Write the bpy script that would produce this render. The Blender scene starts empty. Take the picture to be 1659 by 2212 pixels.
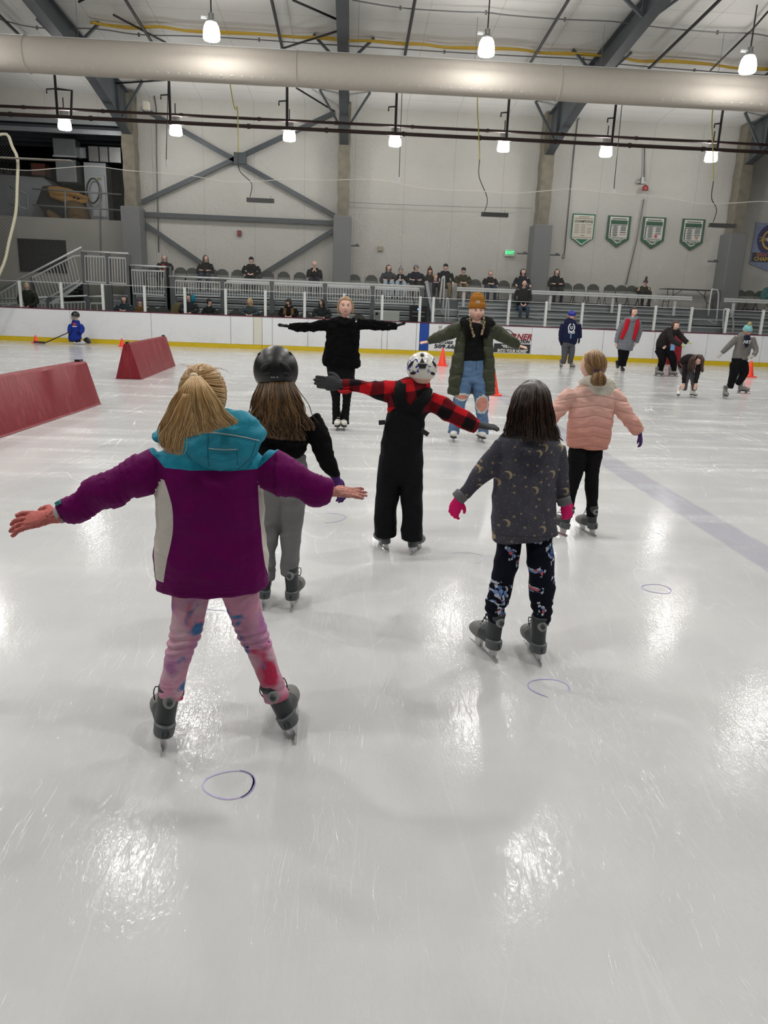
import bpy, bmesh, math, random
import numpy as np
from mathutils import Vector, Matrix, noise as mnoise
R=math.radians
FPX=1600.0; CX,CY=829.5,1106.0; CAMH=1.5
PITCH,YAW,ROLL=R(15.5),R(3.0),R(2.2)
CAMM=Matrix.Rotation(-YAW,3,'Z')@Matrix.Rotation(math.pi/2-PITCH,3,'X')@Matrix.Rotation(ROLL,3,'Z')
CAMP=Vector((0,0,CAMH))
def ray(px,py): return (CAMM@Vector(((px-CX)/FPX,-(py-CY)/FPX,-1)))
def W(px,py,Y):
    "point on the upright plane y=Y seen at a pixel"
    d=ray(px,py); return CAMP+d*(Y/d.y)
def G(px,py,z=0.0):
    "point at height z seen at a pixel"
    d=ray(px,py); return CAMP+d*((z-CAMH)/d.z)
def XP(px,py,X):
    d=ray(px,py); return CAMP+d*(X/d.x)
def SC(p):
    "metres per pixel at a point"
    return -(CAMM.transposed()@(p-CAMP)).z/FPX
def PJ(p):
    q=CAMM.transposed()@(Vector(p)-CAMP); return (CX+q.x/-q.z*FPX, CY-q.y/-q.z*FPX)
import ast
SC_=bpy.context.scene; COL=SC_.collection
random.seed(7); rng=np.random.default_rng(7)
ORG={}
V=Vector
def org(parent): return ORG[parent.name] if parent else V((0,0,0))
def tag(o,label=None,cat=None,group=None,kind=None):
    if label: o['label']=label
    if cat: o['category']=cat
    if group: o['group']=group
    if kind: o['kind']=kind
    return o
def thing(name,loc,label,cat,group=None):
    o=bpy.data.objects.new(name,None); COL.objects.link(o); o.location=loc; o.empty_display_size=.1
    ORG[o.name]=V(loc); return tag(o,label,cat,group)
def link_mesh(name,me,mats,parent=None,at=None):
    o=bpy.data.objects.new(name,me); COL.objects.link(o)
    for m in (mats if isinstance(mats,(list,tuple)) else [mats]): me.materials.append(m)
    if parent: o.parent=parent; ORG[o.name]=org(parent)
    else:
        o.location=at or (0,0,0); ORG[o.name]=V(at or (0,0,0))
    return o
def copy_tree(o,parent=None,loc=None,rotz=None):
    c=o.copy(); COL.objects.link(c); c.parent=parent; ORG[c.name]=ORG.get(o.name,V((0,0,0)))
    if loc is not None: c.location=loc
    if rotz is not None: c.rotation_euler=(0,0,rotz)
    for ch in o.children: copy_tree(ch,c)
    return c
def cr(pts,sub):
    "Catmull-Rom through rows of numbers"
    P=np.array(pts,float); n=len(P); out=[]
    if n<3 and sub<2: return P
    for i in range(n-1):
        p0=P[max(i-1,0)]; p1=P[i]; p2=P[i+1]; p3=P[min(i+2,n-1)]
        for k in range(sub):
            t=k/sub
            out.append(.5*((2*p1)+(-p0+p2)*t+(2*p0-5*p1+4*p2-p3)*t*t+(-p0+3*p1-3*p2+p3)*t**3))
    out.append(P[-1]); return np.array(out)
class MB:
    def __init__(s): s.v=[];s.f=[];s.m=[];s.ch=[]
    def add(s,vs,fs,m=0):
        b=len(s.v); s.v.extend([tuple(x) for x in vs]); s.f.extend([tuple(i+b for i in f) for f in fs]); s.m.extend([m]*len(fs)); return s
    def box(s,c,d,M=None,m=0):
        c=V(c); vs=[]
        for x in(-.5,.5):
            for y in(-.5,.5):
                for z in(-.5,.5):
                    p=V((x*d[0],y*d[1],z*d[2])); vs.append(c+((M@p) if M else p))
        return s.add(vs,[(0,1,3,2),(4,6,7,5),(0,4,5,1),(2,3,7,6),(0,2,6,4),(1,5,7,3)],m)
    def box2(s,a,b,m=0):
        a,b=V(a),V(b); return s.box((a+b)/2,[abs(q) for q in (b-a)],m=m)
    def bar(s,p,q,w,h,up=(0,0,1),m=0):
        p,q=V(p),V(q); t=(q-p); L=t.length; t.normalize(); u=t.cross(V(up)); 
        if u.length<1e-4: u=t.cross(V((0,1,0)))
        u.normalize(); v=u.cross(t)
        M=Matrix((u,t,v)).transposed(); return s.box((p+q)/2,(w,L,h),M,m)
    def tube(s,pts,r,n=8,m=0,close=False,sub=1):
        pts=[V(p) for p in pts]
        if sub>1:
            rr=r if isinstance(r,(list,tuple)) else [r]*len(pts)
            q=cr([tuple(p)+(k,) for p,k in zip(pts,rr)],sub); pts=[V(x[:3]) for x in q]; r=[x[3] for x in q]
        N=len(pts); prev=None; vs=[]
        for i,p in enumerate(pts):
            t=(pts[(i+1)%N if close else min(i+1,N-1)]-pts[(i-1)%N if close else max(i-1,0)])
            if t.length<1e-9: t=V((0,0,1))
            t.normalize()
            if prev is None:
                a=V((0,0,1)) if abs(t.z)<.9 else V((1,0,0)); u=t.cross(a).normalized()
            else:
                u=prev-t*prev.dot(t); u=u.normalized() if u.length>1e-6 else t.orthogonal().normalized()
            prev=u; w=t.cross(u); rad=r[i] if isinstance(r,(list,tuple)) else r
            for k in range(n):
                a=2*math.pi*k/n; vs.append(p+(u*math.cos(a)+w*math.sin(a))*rad)
        fs=[(i*n+k,i*n+(k+1)%n,((i+1)%N)*n+(k+1)%n,((i+1)%N)*n+k) for i in range(N if close else N-1) for k in range(n)]
        if not close: fs+=[tuple(range(n-1,-1,-1)),tuple((N-1)*n+k for k in range(n))]
        return s.add(vs,fs,m)
    def loft(s,rings,m=0,cap=True):
        n=len(rings[0]); vs=[p for r in rings for p in r]
        fs=[(i*n+k,i*n+(k+1)%n,(i+1)*n+(k+1)%n,(i+1)*n+k) for i in range(len(rings)-1) for k in range(n)]
        if cap: fs+=[tuple(range(n-1,-1,-1)),tuple((len(rings)-1)*n+k for k in range(n))]
        return s.add(vs,fs,m)
    def chain(s,pts,a,b=None,ref=(0,1,0),n=20,sub=4,cap=.6,m=0,sq=1.0):
        "tapering elliptical limb through joints; a half width, b half depth"
        K=len(pts); a=a if isinstance(a,(list,tuple)) else [a]*K
        b=a if b is None else (b if isinstance(b,(list,tuple)) else [x*b for x in a])
        q=cr([tuple(p)+(x,y) for p,x,y in zip(pts,a,b)],sub if K>1 else 1)
        s.ch.append(q.copy()); ref=V(ref); rings=[]; N=len(q)
        def ring(c,t,x,y):
            t=V(t).normalized(); u=t.cross(ref)
            if u.length<.15: u=t.cross(V((0,0,1)) if abs(t.z)<.8 else V((1,0,0)))
            u.normalize(); v=u.cross(t); R_=[]
            for k in range(n):
                th=2*math.pi*k/n; cc,ss=math.cos(th),math.sin(th)
                if sq!=1: cc=math.copysign(abs(cc)**sq,cc); ss=math.copysign(abs(ss)**sq,ss)
                R_.append(V(c)+u*cc*x+v*ss*y)
            return R_
        T=[q[min(i+1,N-1)][:3]-q[max(i-1,0)][:3] for i in range(N)]
        t0=V(T[0]).normalized(); t1=V(T[-1]).normalized()
        if cap:
            for k in (.97,.75,.4): rings.append(ring(V(q[0][:3])-t0*min(q[0][3],q[0][4])*cap*k,T[0],q[0][3]*math.sqrt(1-k*k),q[0][4]*math.sqrt(1-k*k)))
        for i in range(N): rings.append(ring(q[i][:3],T[i],q[i][3],q[i][4]))
        if cap:
            for k in (.4,.75,.97): rings.append(ring(V(q[-1][:3])+t1*min(q[-1][3],q[-1][4])*cap*k,T[-1],q[-1][3]*math.sqrt(1-k*k),q[-1][4]*math.sqrt(1-k*k)))
        return s.loft(rings,m)
    def ell(s,c,r,M=None,seg=20,rg=12,m=0,fn=None):
        vs=[];c=V(c)
        for i in range(rg+1):
            th=math.pi*i/rg
            for k in range(seg):
                ph=2*math.pi*k/seg; p=V((math.sin(th)*math.cos(ph),math.sin(th)*math.sin(ph),math.cos(th)))
                if fn: p=V(fn(p))
                p=V((p.x*r[0],p.y*r[1],p.z*r[2])); vs.append(c+((M@p) if M else p))
        fs=[(i*seg+k,(i+1)*seg+k,(i+1)*seg+(k+1)%seg,i*seg+(k+1)%seg) for i in range(rg) for k in range(seg)]
        return s.add(vs,fs,m)
    def prism(s,poly,d,m=0):
        "polygon of 3D points pushed along d"
        n=len(poly); d=V(d); vs=[V(p) for p in poly]+[V(p)+d for p in poly]
        return s.add(vs,[tuple(range(n)),tuple(range(2*n-1,n-1,-1))]+[(k,k+n,(k+1)%n+n,(k+1)%n) for k in range(n)],m)
    def mesh(s,name,o=(0,0,0),smooth=True,fixn=True):
        me=bpy.data.meshes.new(name); o=V(o)
        me.from_pydata([(x-o.x,y-o.y,z-o.z) for x,y,z in s.v],[],s.f)
        me.polygons.foreach_set('material_index',s.m)
        if fixn:
            bm=bmesh.new(); bm.from_mesh(me); bmesh.ops.remove_doubles(bm,verts=bm.verts,dist=1e-6); bmesh.ops.recalc_face_normals(bm,faces=bm.faces)
            bm.to_mesh(me); bm.free()
        me.polygons.foreach_set('use_smooth',[smooth]*len(me.polygons)); me.update(); return me
    def build(s,name,mats,parent=None,smooth=False,at=None,bevel=0,fixn=True):
        me=s.mesh(name,org(parent) if parent else (at or (0,0,0)),bool(smooth),fixn)
        ob=link_mesh(name,me,mats,parent,at)
        if smooth=='auto': me.polygons.foreach_set('use_smooth',[True]*len(me.polygons)); me.set_sharp_from_angle(angle=R(35))
        if bevel:
            b=ob.modifiers.new('b','BEVEL'); b.width=bevel; b.segments=2; b.limit_method='ANGLE'
        return ob
    def skin(s,name,mats,parent=None,at=None,vox=.006,sm=3,wr=None,region=None,uv=False,bych=None):
        "one continuous surface out of overlapping closed shapes"
        o=org(parent) if parent else V(at or (0,0,0))
        me=s.mesh(name+'_t',o,True,False); t=bpy.data.objects.new('t',me); COL.objects.link(t)
        m=t.modifiers.new('r','REMESH'); m.mode='VOXEL'; m.voxel_size=vox; m.use_smooth_shade=True
        if sm:
            m=t.modifiers.new('s','SMOOTH'); m.factor=.5; m.iterations=sm
        dg=bpy.context.evaluated_depsgraph_get(); me2=bpy.data.meshes.new_from_object(t.evaluated_get(dg))
        bpy.data.objects.remove(t); bpy.data.meshes.remove(me); me2.name=name; me2.materials.clear()
        n=len(me2.vertices); co=np.empty(n*3); me2.vertices.foreach_get('co',co); co=co.reshape(-1,3)
        no=np.empty(n*3); me2.vertex_normals.foreach_get('vector',no); no=no.reshape(-1,3)
        if (wr or uv or bych) and s.ch:
            S=[];I=[]
            for ic,q in enumerate(s.ch):
                I+=[ic]*len(q)
                d=np.r_[0,np.cumsum(np.linalg.norm(np.diff(q[:,:3],axis=0),axis=1))]
                S.append(np.c_[q[:,:3]-np.array(o),d,q[:,3]])
            S=np.concatenate(S); I=np.array(I); lv=np.empty(n); ci=np.zeros(n,int)
            for a in range(0,n,20000):
                D=np.linalg.norm(co[a:a+20000,None,:]-S[None,:,:3],axis=2)-S[None,:,4]; k=D.argmin(1); lv[a:a+20000]=S[k,3]; ci[a:a+20000]=I[k]
        if wr and not s.ch: lv=np.zeros(n)
        if wr: co=co+no*wr(co,no,lv)[:,None]; me2.vertices.foreach_set('co',co.ravel())
        if uv: me2.attributes.new('lv','FLOAT','POINT').data.foreach_set('value',lv.astype(np.float32))
        if bych:
            fv=np.array([p.vertices[0] for p in me2.polygons]); me2.polygons.foreach_set('material_index',np.array(bych,np.int32)[ci[fv]])
        if region:
            pc=np.empty(len(me2.polygons)*3); me2.polygons.foreach_get('center',pc); me2.polygons.foreach_set('material_index',region(pc.reshape(-1,3)).astype(np.int32))
        me2.polygons.foreach_set('use_smooth',[True]*len(me2.polygons)); me2.update()
        return link_mesh(name,me2,mats,parent,None if parent else o)
def nz(co,f,seed=0,k=6):
    "cheap smooth noise in -1..1"
    g=np.random.default_rng(seed); out=np.zeros(len(co)); f=np.array(f,float)*np.ones(3)
    for i in range(k):
        d=g.normal(size=3); d/=np.linalg.norm(d); e=g.normal(size=3); e/=np.linalg.norm(e)
        out+=np.sin((co*f)@d*6.28*g.uniform(.6,1.4)+g.uniform(0,6)+1.6*np.sin((co*f)@e*3.1+g.uniform(0,6)))
    return out/k*1.6
def folds(amp,f=(6,6,14),seed=0,fine=.3):
    def w(co,no,lv):
        a=nz(co,f,seed); r=1-np.abs(a)*2; return amp*(.6*r+.5*nz(co,np.array(f)*.5,seed+1)+fine*nz(co,np.array(f)*2.3,seed+2))
    return w
# ---- pixel-traced limbs: rows of (px, py, half width px, depth offset m[, depth ratio])
def pc(mb,Y,rows,ratio=1.0,**k):
    pts=[];a=[];b=[]
    for r in rows:
        p=W(r[0],r[1],Y+(r[3] if len(r)>3 else 0)); s=SC(p); pts.append(p); a.append(r[2]*s); b.append(r[2]*s*(r[4] if len(r)>4 else ratio))
    mb.chain(pts,a,b,**k); return pts
# ---- materials
class NT:
    def __init__(s,name):
        s.m=bpy.data.materials.new(name); s.m.use_nodes=True; s.t=s.m.node_tree; s.n=s.t.nodes; s.b=s.n['Principled BSDF']; s.out=s.n['Material Output']
    def node(s,ty,**k):
        n=s.n.new(ty)
        for a,v in k.items(): setattr(n,a,v)
        return n
    def put(s,sock,v):
        if hasattr(v,'is_output'): s.t.links.new(v,sock)
        elif isinstance(v,(tuple,list)) and len(v)==3 and sock.type=='RGBA': sock.default_value=(*v,1)
        else: sock.default_value=v
    def co(s,kind='Object'): return s.node('ShaderNodeTexCoord').outputs[kind]
    def sep(s,v):
        n=s.node('ShaderNodeSeparateXYZ'); s.put(n.inputs[0],v); return n.outputs
    def comb(s,x,y,z):
        n=s.node('ShaderNodeCombineXYZ'); [s.put(n.inputs[i],q) for i,q in enumerate((x,y,z))]; return n.outputs[0]
    def mapv(s,v,sc=(1,1,1),rot=(0,0,0),loc=(0,0,0)):
        n=s.node('ShaderNodeMapping'); s.put(n.inputs[0],v); n.inputs[1].default_value=loc; n.inputs[2].default_value=rot; n.inputs[3].default_value=sc; return n.outputs[0]
    def noise(s,v,sc=5,det=3,ro=.5,dist=0,out=0):
        n=s.node('ShaderNodeTexNoise'); s.put(n.inputs['Vector'],v); n.inputs['Scale'].default_value=sc; n.inputs['Detail'].default_value=det; n.inputs['Roughness'].default_value=ro; n.inputs['Distortion'].default_value=dist; return n.outputs[out]
    def vor(s,v,sc=5,rnd=1,feat='F1',dim='3D'):
        n=s.node('ShaderNodeTexVoronoi',voronoi_dimensions=dim,feature=feat); s.put(n.inputs['Vector'],v); n.inputs['Scale'].default_value=sc; n.inputs['Randomness'].default_value=rnd; return n.outputs
    def ramp(s,f,stops,interp='LINEAR'):
        n=s.node('ShaderNodeValToRGB'); s.put(n.inputs[0],f); r=n.color_ramp; r.interpolation=interp
        while len(r.elements)<len(stops): r.elements.new(.5)
        for e,(p,c) in zip(r.elements,stops): e.position=p; e.color=(*c,1) if isinstance(c,(tuple,list)) else (c,c,c,1)
        return n.outputs[0]
    def mix(s,f,a,b):
        n=s.node('ShaderNodeMix',data_type='RGBA'); s.put(n.inputs[0],f); s.put(n.inputs[6],a); s.put(n.inputs[7],b); return n.outputs[2]
    def math(s,op,*a):
        n=s.node('ShaderNodeMath',operation=op); [s.put(n.inputs[i],q) for i,q in enumerate(a)]; return n.outputs[0]
    def e(self,expr,**env):
        def g(x):
            if isinstance(x,ast.Constant): return float(x.value)
            if isinstance(x,ast.Name): return env[x.id]
            if isinstance(x,ast.UnaryOp): return self.math("MULTIPLY",g(x.operand),-1.0)
            if isinstance(x,ast.BinOp):
                o={ast.Add:'ADD',ast.Sub:'SUBTRACT',ast.Mult:'MULTIPLY',ast.Div:'DIVIDE',ast.Pow:'POWER'}[type(x.op)]; return self.math(o,g(x.left),g(x.right))
            if isinstance(x,ast.Compare):
                return self.math("LESS_THAN" if isinstance(x.ops[0],ast.Lt) else 'GREATER_THAN',g(x.left),g(x.comparators[0]))
            if isinstance(x,ast.Call):
                o={'min':'MINIMUM','max':'MAXIMUM','abs':'ABSOLUTE','sin':'SINE','cos':'COSINE','sqrt':'SQRT','floor':'FLOOR','frac':'FRACT','atan2':'ARCTAN2','mod':'FLOORED_MODULO'}[x.func.id]; return self.math(o,*[g(a) for a in x.args])
        return g(ast.parse(expr,mode='eval').body)
    def bump(s,h,st=.3,d=.01):
        n=s.node('ShaderNodeBump'); s.put(n.inputs['Height'],h); n.inputs['Strength'].default_value=st; n.inputs['Distance'].default_value=d; s.t.links.new(n.outputs[0],s.b.inputs['Normal']); return n
    def fin(s,col=None,rough=.6,metal=0,spec=.5,**k):
        if col is not None: s.put(s.b.inputs['Base Color'],col)
        s.put(s.b.inputs['Roughness'],rough); s.put(s.b.inputs['Metallic'],metal); s.put(s.b.inputs['Specular IOR Level'],spec)
        for a,v in k.items(): s.put(s.b.inputs[a.replace('_',' ')],v)
        return s.m
def srgb(r,g,b):
    f=lambda c:(c/255/12.92 if c<=10.3 else ((c/255+.055)/1.055)**2.4); return (f(r),f(g),f(b))
_mc={}
def M(name,rgb,rough=.6,metal=0,var=.08,sc=20,bump=0,bsc=60,spec=.5,**k):
    "plain procedural material: rgb in 0..255, mottled a little"
    if name in _mc: return _mc[name]
    t=NT(name); c=srgb(*rgb); co=t.co(); f=t.noise(co,sc,3)
    col=t.mix(f,tuple(x*(1-var) for x in c),tuple(min(1,x*(1+var)) for x in c))
    if bump: t.bump(t.noise(co,bsc,3),bump,.01)
    _mc[name]=t.fin(col,rough,metal,spec,**k); return _mc[name]
def cloth(name,rgb,var=.12,rough=.85,wz=1.0,fine=180,spec=.25,bump=.35):
    if name in _mc: return _mc[name]
    t=NT(name); c=srgb(*rgb); co=t.co(); f=t.noise(co,9,4)
    g=t.noise(t.mapv(co,(1,1,1.6)),14,4,.6,1.0); h=t.noise(co,fine,2)
    t.bump(t.e('g*1.0+h*0.12',g=g,h=h),bump,.02)
    _mc[name]=t.fin(t.mix(f,tuple(x*(1-var) for x in c),tuple(min(1,x*(1+var)) for x in c)),rough,0,spec); return _mc[name]
def emit(name,rgb,st):
    t=NT(name); t.put(t.b.inputs['Emission Color'],rgb); t.b.inputs['Emission Strength'].default_value=st; return t.fin(tuple(min(1,c) for c in rgb),.4)
def text(name,s,loc,size,mat,parent,rot=(math.pi/2,0,0),ext=.002,align='CENTER',sx=1.0,bold=0,shear=0,M3=None):
    cu=bpy.data.curves.new('c','FONT'); cu.body=s; cu.size=size; cu.extrude=ext; cu.align_x=align; cu.align_y='CENTER'; cu.offset=bold; cu.shear=shear; cu.resolution_u=2
    o=bpy.data.objects.new('c',cu); COL.objects.link(o); me=bpy.data.meshes.new_from_object(o.evaluated_get(bpy.context.evaluated_depsgraph_get())); bpy.data.objects.remove(o)
    from mathutils import Euler
    X=(M3.to_4x4() if M3 else Euler(rot).to_matrix().to_4x4())@Matrix.Diagonal((sx,1,1,1))
    me.transform(Matrix.Translation(V(loc)-org(parent))@X); me.materials.clear(); me.name=name
    return link_mesh(name,me,mat,parent)
YB=25.0
def RZ(y): return 8.35+.07*(29.5-y) if y>6 else 8.35+.07*23.5-.07*(6-y)
def RP(px,py,off=.0):
    d=ray(px,py); z0=8.35+.07*29.5-off
    t=(z0-CAMH)/(d.z+.07*d.y); return CAMP+d*t
# ---------- materials of the hall
def mk_ice():
    t=NT('scraped_ice'); co=t.co(); s=t.sep(co); x,y=s[0],s[1]
    big=t.noise(co,.9,4,.55); cl=t.noise(t.mapv(co,(1,.6,1)),2.6,5,.6,.6)
    scr=[]
    for i,(a,scx,k) in enumerate(((.15,2.2,.0045),(1.2,1.9,.004),(-.5,1.6,.004),(2.1,2.6,.004),(.7,1.3,.003),(-1.05,3.0,.005))):
        v=t.mapv(co,(1,.16,1),(0,0,a),(i*3.1,i*1.7,0)); w=t.noise(v,scx,.6,.4,.3)
        gate=t.noise(t.mapv(co,(1,1,1),(0,0,0),(i*7.3,i,0)),1.3,2)
        scr.append(t.e('max(0,1-abs(w-0.5)/k)*max(0,min(1,(g-0.5)*7))',w=w,k=k,g=gate))
    m=scr[0]
    for q in scr[1:]: m=t.math('MAXIMUM',m,q)
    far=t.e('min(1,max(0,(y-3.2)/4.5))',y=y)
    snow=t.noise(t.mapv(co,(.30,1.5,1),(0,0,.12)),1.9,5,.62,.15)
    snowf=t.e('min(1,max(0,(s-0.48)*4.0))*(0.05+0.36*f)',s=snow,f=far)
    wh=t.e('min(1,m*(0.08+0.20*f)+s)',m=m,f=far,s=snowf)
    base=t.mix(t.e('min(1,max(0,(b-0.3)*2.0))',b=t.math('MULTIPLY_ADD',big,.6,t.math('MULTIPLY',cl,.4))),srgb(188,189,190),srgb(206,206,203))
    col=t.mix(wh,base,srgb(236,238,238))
    # painted blue line frozen under the ice, then yellower colour towards the boards
    scrk=m
    e1=t.e('(x-2.77+(n-0.5)*0.06)/0.16',x=x,n=t.noise(co,3,3)); blue=t.e('max(0,min(1,(1-abs(e))*6))*(0.16+0.2*c)*(1-0.75*s)',e=e1,c=cl,s=wh)
    col=t.mix(blue,col,srgb(88,84,140))
    yel=t.e('max(0,min(1,(y-22.6+(n-0.5)*3)/3))*0.22',y=y,n=cl); col=t.mix(yel,col,srgb(205,190,120))
    fine=t.noise(t.mapv(co,(1,.35,1),(0,0,.3)),55,3,.6); 
    fl1=t.noise(t.mapv(co,(1,.12,1),(0,0,.35)),38,1,.4,.2); fl2=t.noise(t.mapv(co,(1,.12,1),(0,0,-1.0)),44,1,.4,.2); fl3=t.noise(t.mapv(co,(1,.1,1),(0,0,1.5)),36,1,.4,.2); flm=t.e('max(max(0,1-abs(a-0.5)*90),max(max(0,1-abs(b-0.5)*90),max(0,1-abs(c-0.5)*90)))',a=fl1,b=fl2,c=fl3)
    t.bump(t.e('0.02*m+0.10*f-0.25*fl+0.45*q',fl=flm,m=m,f=fine,q=t.noise(t.mapv(co,(1,.7,1),(0,0,.5)),62,4,.6,.8)),.24,.006)
    ro=t.e('min(0.6,0.03+0.50*w+0.08*c+0.10*k+0.18*fl)',w=wh,c=cl,k=scrk,fl=flm)
    t.b.inputs['IOR'].default_value=1.31; return t.fin(col,ro,0,.32)
def mk_vinyl(name,rgb,seam=1.22,hseam=0,amp=1.0,X='x',wr=(1,1,1)):
    t=NT(name); co=t.co(); s=t.sep(co); x=s[0]; z=s[2] if X!='c' else s[1]
    w1=t.noise(t.mapv(co,wr),1.4,5,.62,1.6); w2=t.noise(t.mapv(co,(2.2,1,.9)),3.4,4,.6,2.0)
    rid=t.e('1-abs(a-0.5)*6',a=w2)
    sm=t.e('max(0,1-abs(frac(x/k+0.5)-0.5)*k/0.02)',x=x,k=seam)
    hs=t.e('max(0,1-abs(frac(z/k+0.5)-0.5)*k/0.03)',z=z,k=hseam) if hseam else t.e('0*x',x=x)
    c=srgb(*rgb); col=t.mix(t.noise(co,.8,4,.6),tuple(q*.90 for q in c),tuple(min(1,q*1.05) for q in c))
    col=t.mix(t.e('min(1,a*0.30+b*0.18)',a=sm,b=hs),col,srgb(96,94,88))
    if X=='c': # ceiling quilted between purlins
        pil=t.e('abs(sin(z*3.1416/k))',z=z,k=hseam or 1.5); h=t.e('w*0.5+p*0.5-a*0.3-b*0.4+r*0.05',w=w1,p=pil,a=sm,b=hs,r=rid)
    else: h=t.e('w*0.8+max(0,r)*0.28-a*0.15-b*0.1',w=w1,r=rid,a=sm,b=hs)
    t.bump(h,.36*amp,.2); return t.fin(col,.55,0,.3)
def mk_boards():
    t=NT('scuffed_board_plastic'); co=t.co(); s=t.sep(co)
    a=t.noise(t.mapv(co,(.5,1,2.2)),9,5,.7,1.2); sc=t.e('max(0,1-abs(a-0.5)/0.012)*max(0,min(1,(g-0.47)*6))*max(0.1,min(1,(1.02-z)*1.6))',a=a,g=t.noise(co,2.0,4,.6),z=s[2])
    sp=t.e('max(0,min(1,(g-0.60)*14))*max(0,min(1,(0.75-z)*2))',g=t.noise(t.mapv(co,(.7,1,2)),14,4,.7),z=s[2])
    col=t.mix(t.e('min(1,a*0.75+b*0.4)',a=sc,b=sp),srgb(226,228,231),srgb(120,120,128)); return t.fin(col,.35,0,.4)
ice=mk_ice()
vin=mk_vinyl('white_vinyl_insulation',(190,188,180),1.83,0)
vce=mk_vinyl('quilted_roof_insulation',(218,216,211),1.83,1.5,.5,'c')
steel=M('dark_grey_painted_steel',(72,77,80),.5,.1,.12,6)
grey=cloth('grey_padded_cladding',(112,113,113),.06,.6,bump=.1)
conc=M('stained_foam_and_concrete',(118,112,98),.9,0,.42,4,.5,16)
blk=M('black_pipe_paint',(30,29,30),.5); brn=M('rust_brown_pipe',(62,46,42),.5,.2,.25,4)
alu=M('brushed_aluminium',(196,199,200),.4,.3,.1,8); alud=M('weathered_aluminium',(140,143,146),.42,.3,.15,5)
whp=M('white_powder_coat',(205,207,206),.4); galv=M('galvanised_sheet',(150,154,156),.36,.6,.22,3)
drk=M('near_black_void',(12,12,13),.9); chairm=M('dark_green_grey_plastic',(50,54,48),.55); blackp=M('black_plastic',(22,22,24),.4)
def structure(o,k='structure'): o['kind']=k; return o
# ---------- shell
def slab(name,a,b,mat): return structure(MB().box2(a,b).build(name,mat))
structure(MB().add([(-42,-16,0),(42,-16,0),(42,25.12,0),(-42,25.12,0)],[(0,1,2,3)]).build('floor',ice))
slab('floor',(-42,25.13,-.3),(42,40,.42),M('concourse_concrete',(120,118,114),.8,0,.1,2))
slab('wall_back',(-8.2,29.5,1.5),(42,29.75,8.5),vin)
slab('trim_1',(-8.2,28.15,.42),(42,29.75,1.82),M('platform_grey',(118,119,118),.7))
dwl=M('dim_grey_wall',(104,104,102),.8); slab('wall_left',(-42,-16,0),(-41.8,40,10.2),dwl); slab('wall_right',(41.8,-16,0),(42,40,10.2),dwl); slab('wall_front',(-42,-16.2,0),(42,-16,10.2),dwl)
m=MB(); ys=[-16,-5,6,17,29.8]
m.add([(x,y,RZ(y)) for y in ys for x in(-42,42)],[(2*i,2*i+1,2*i+3,2*i+2) for i in range(4)])
structure(m.build('ceiling',vce))
# ---------- frames: columns, rafters
BAYX=[-15.4,-7.97,-.40,6.95,14.3]
who=['beyond the left mezzanine','at the edge of the left mezzanine opening','in the middle of the photo, behind the woman in black','between the exit sign and the green pennants','at the right beside the blue pennant']
for i,x in enumerate(BAYX):
    if i==0: continue
    t=thing('column',(x,29.1,1.8),'tall column, stained tan above and grey cladding below, '+who[i],'column','building columns along the far wall')
    m=MB(); n=14
    m.loft([[V((x+ .21*sx*(1+.08*math.sin(k*1.9+sx)),29.1+.30*sy,z)) for sx,sy in((-1,-1),(1,-1),(1,1),(-1,1))] for k,z in [(k,4.3+k*(RZ(29)-4.35)/n) for k in range(n+1)]])
    m.build('shaft',conc,t); MB().box2((x-.33,28.62,1.82),(x+.33,29.5,4.6)).build('cladding',grey,t,bevel=.03)
for i,x in enumerate(BAYX):
    if i==0: continue
    t=thing('roof_rafter',(x,29.2,6.9),'dark grey tapered steel roof rafter '+['','above the left mezzanine','running straight up the middle of the ceiling','slanting to the upper right above the exit sign','at the far right edge above the last column'][i],'rafter','steel rafters under the ceiling')
    pf=[(29.25,6.75),(28.9,6.95),(27.4,7.32),(25.4,7.75),(22.8,8.1),(19.7,8.42),(6,9.25),(-16,7.6)]
    wb=MB(); 
    for (y0,z0),(y1,z1) in zip(pf,pf[1:]):
        a,b=RZ(y0)-.12,RZ(y1)-.12
        wb.add([(x+s*.015,y,z) for s in(-1,1) for y,z in((y0,z0),(y1,z1),(y1,b),(y0,a))],[(0,1,2,3),(7,6,5,4),(0,4,5,1),(2,6,7,3),(0,3,7,4),(1,5,6,2)])
    for y in (27.6,24.3,20.2,16):
        z0=np.interp(-y,[-p[0] for p in pf],[p[1] for p in pf]); wb.box2((x-.13,y-.02,z0),(x+.13,y+.02,RZ(y)-.1))
    wb.build('web',steel,t); f=MB(); g=MB()
    for (y0,z0),(y1,z1) in zip(pf,pf[1:]): f.bar((x,y0,z0),(x,y1,z1),.30,.03)
    g.bar((x,29.3,RZ(29.3)-.12),(x,6,RZ(6)-.12),.3,.03); f.build('bottom_flange',steel,t); g.build('top_flange',steel,t)
    for y in (27.9,23.6,20.1,15.5):
        z0=np.interp(-y,[-p[0] for p in pf],[p[1] for p in pf])
        for s in(-1,1): MB().bar((x+s*.05,y,z0+.02),(x+s*.85,y,RZ(y)-.02),.09,.07).build('flange_brace',steel,t)
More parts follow.
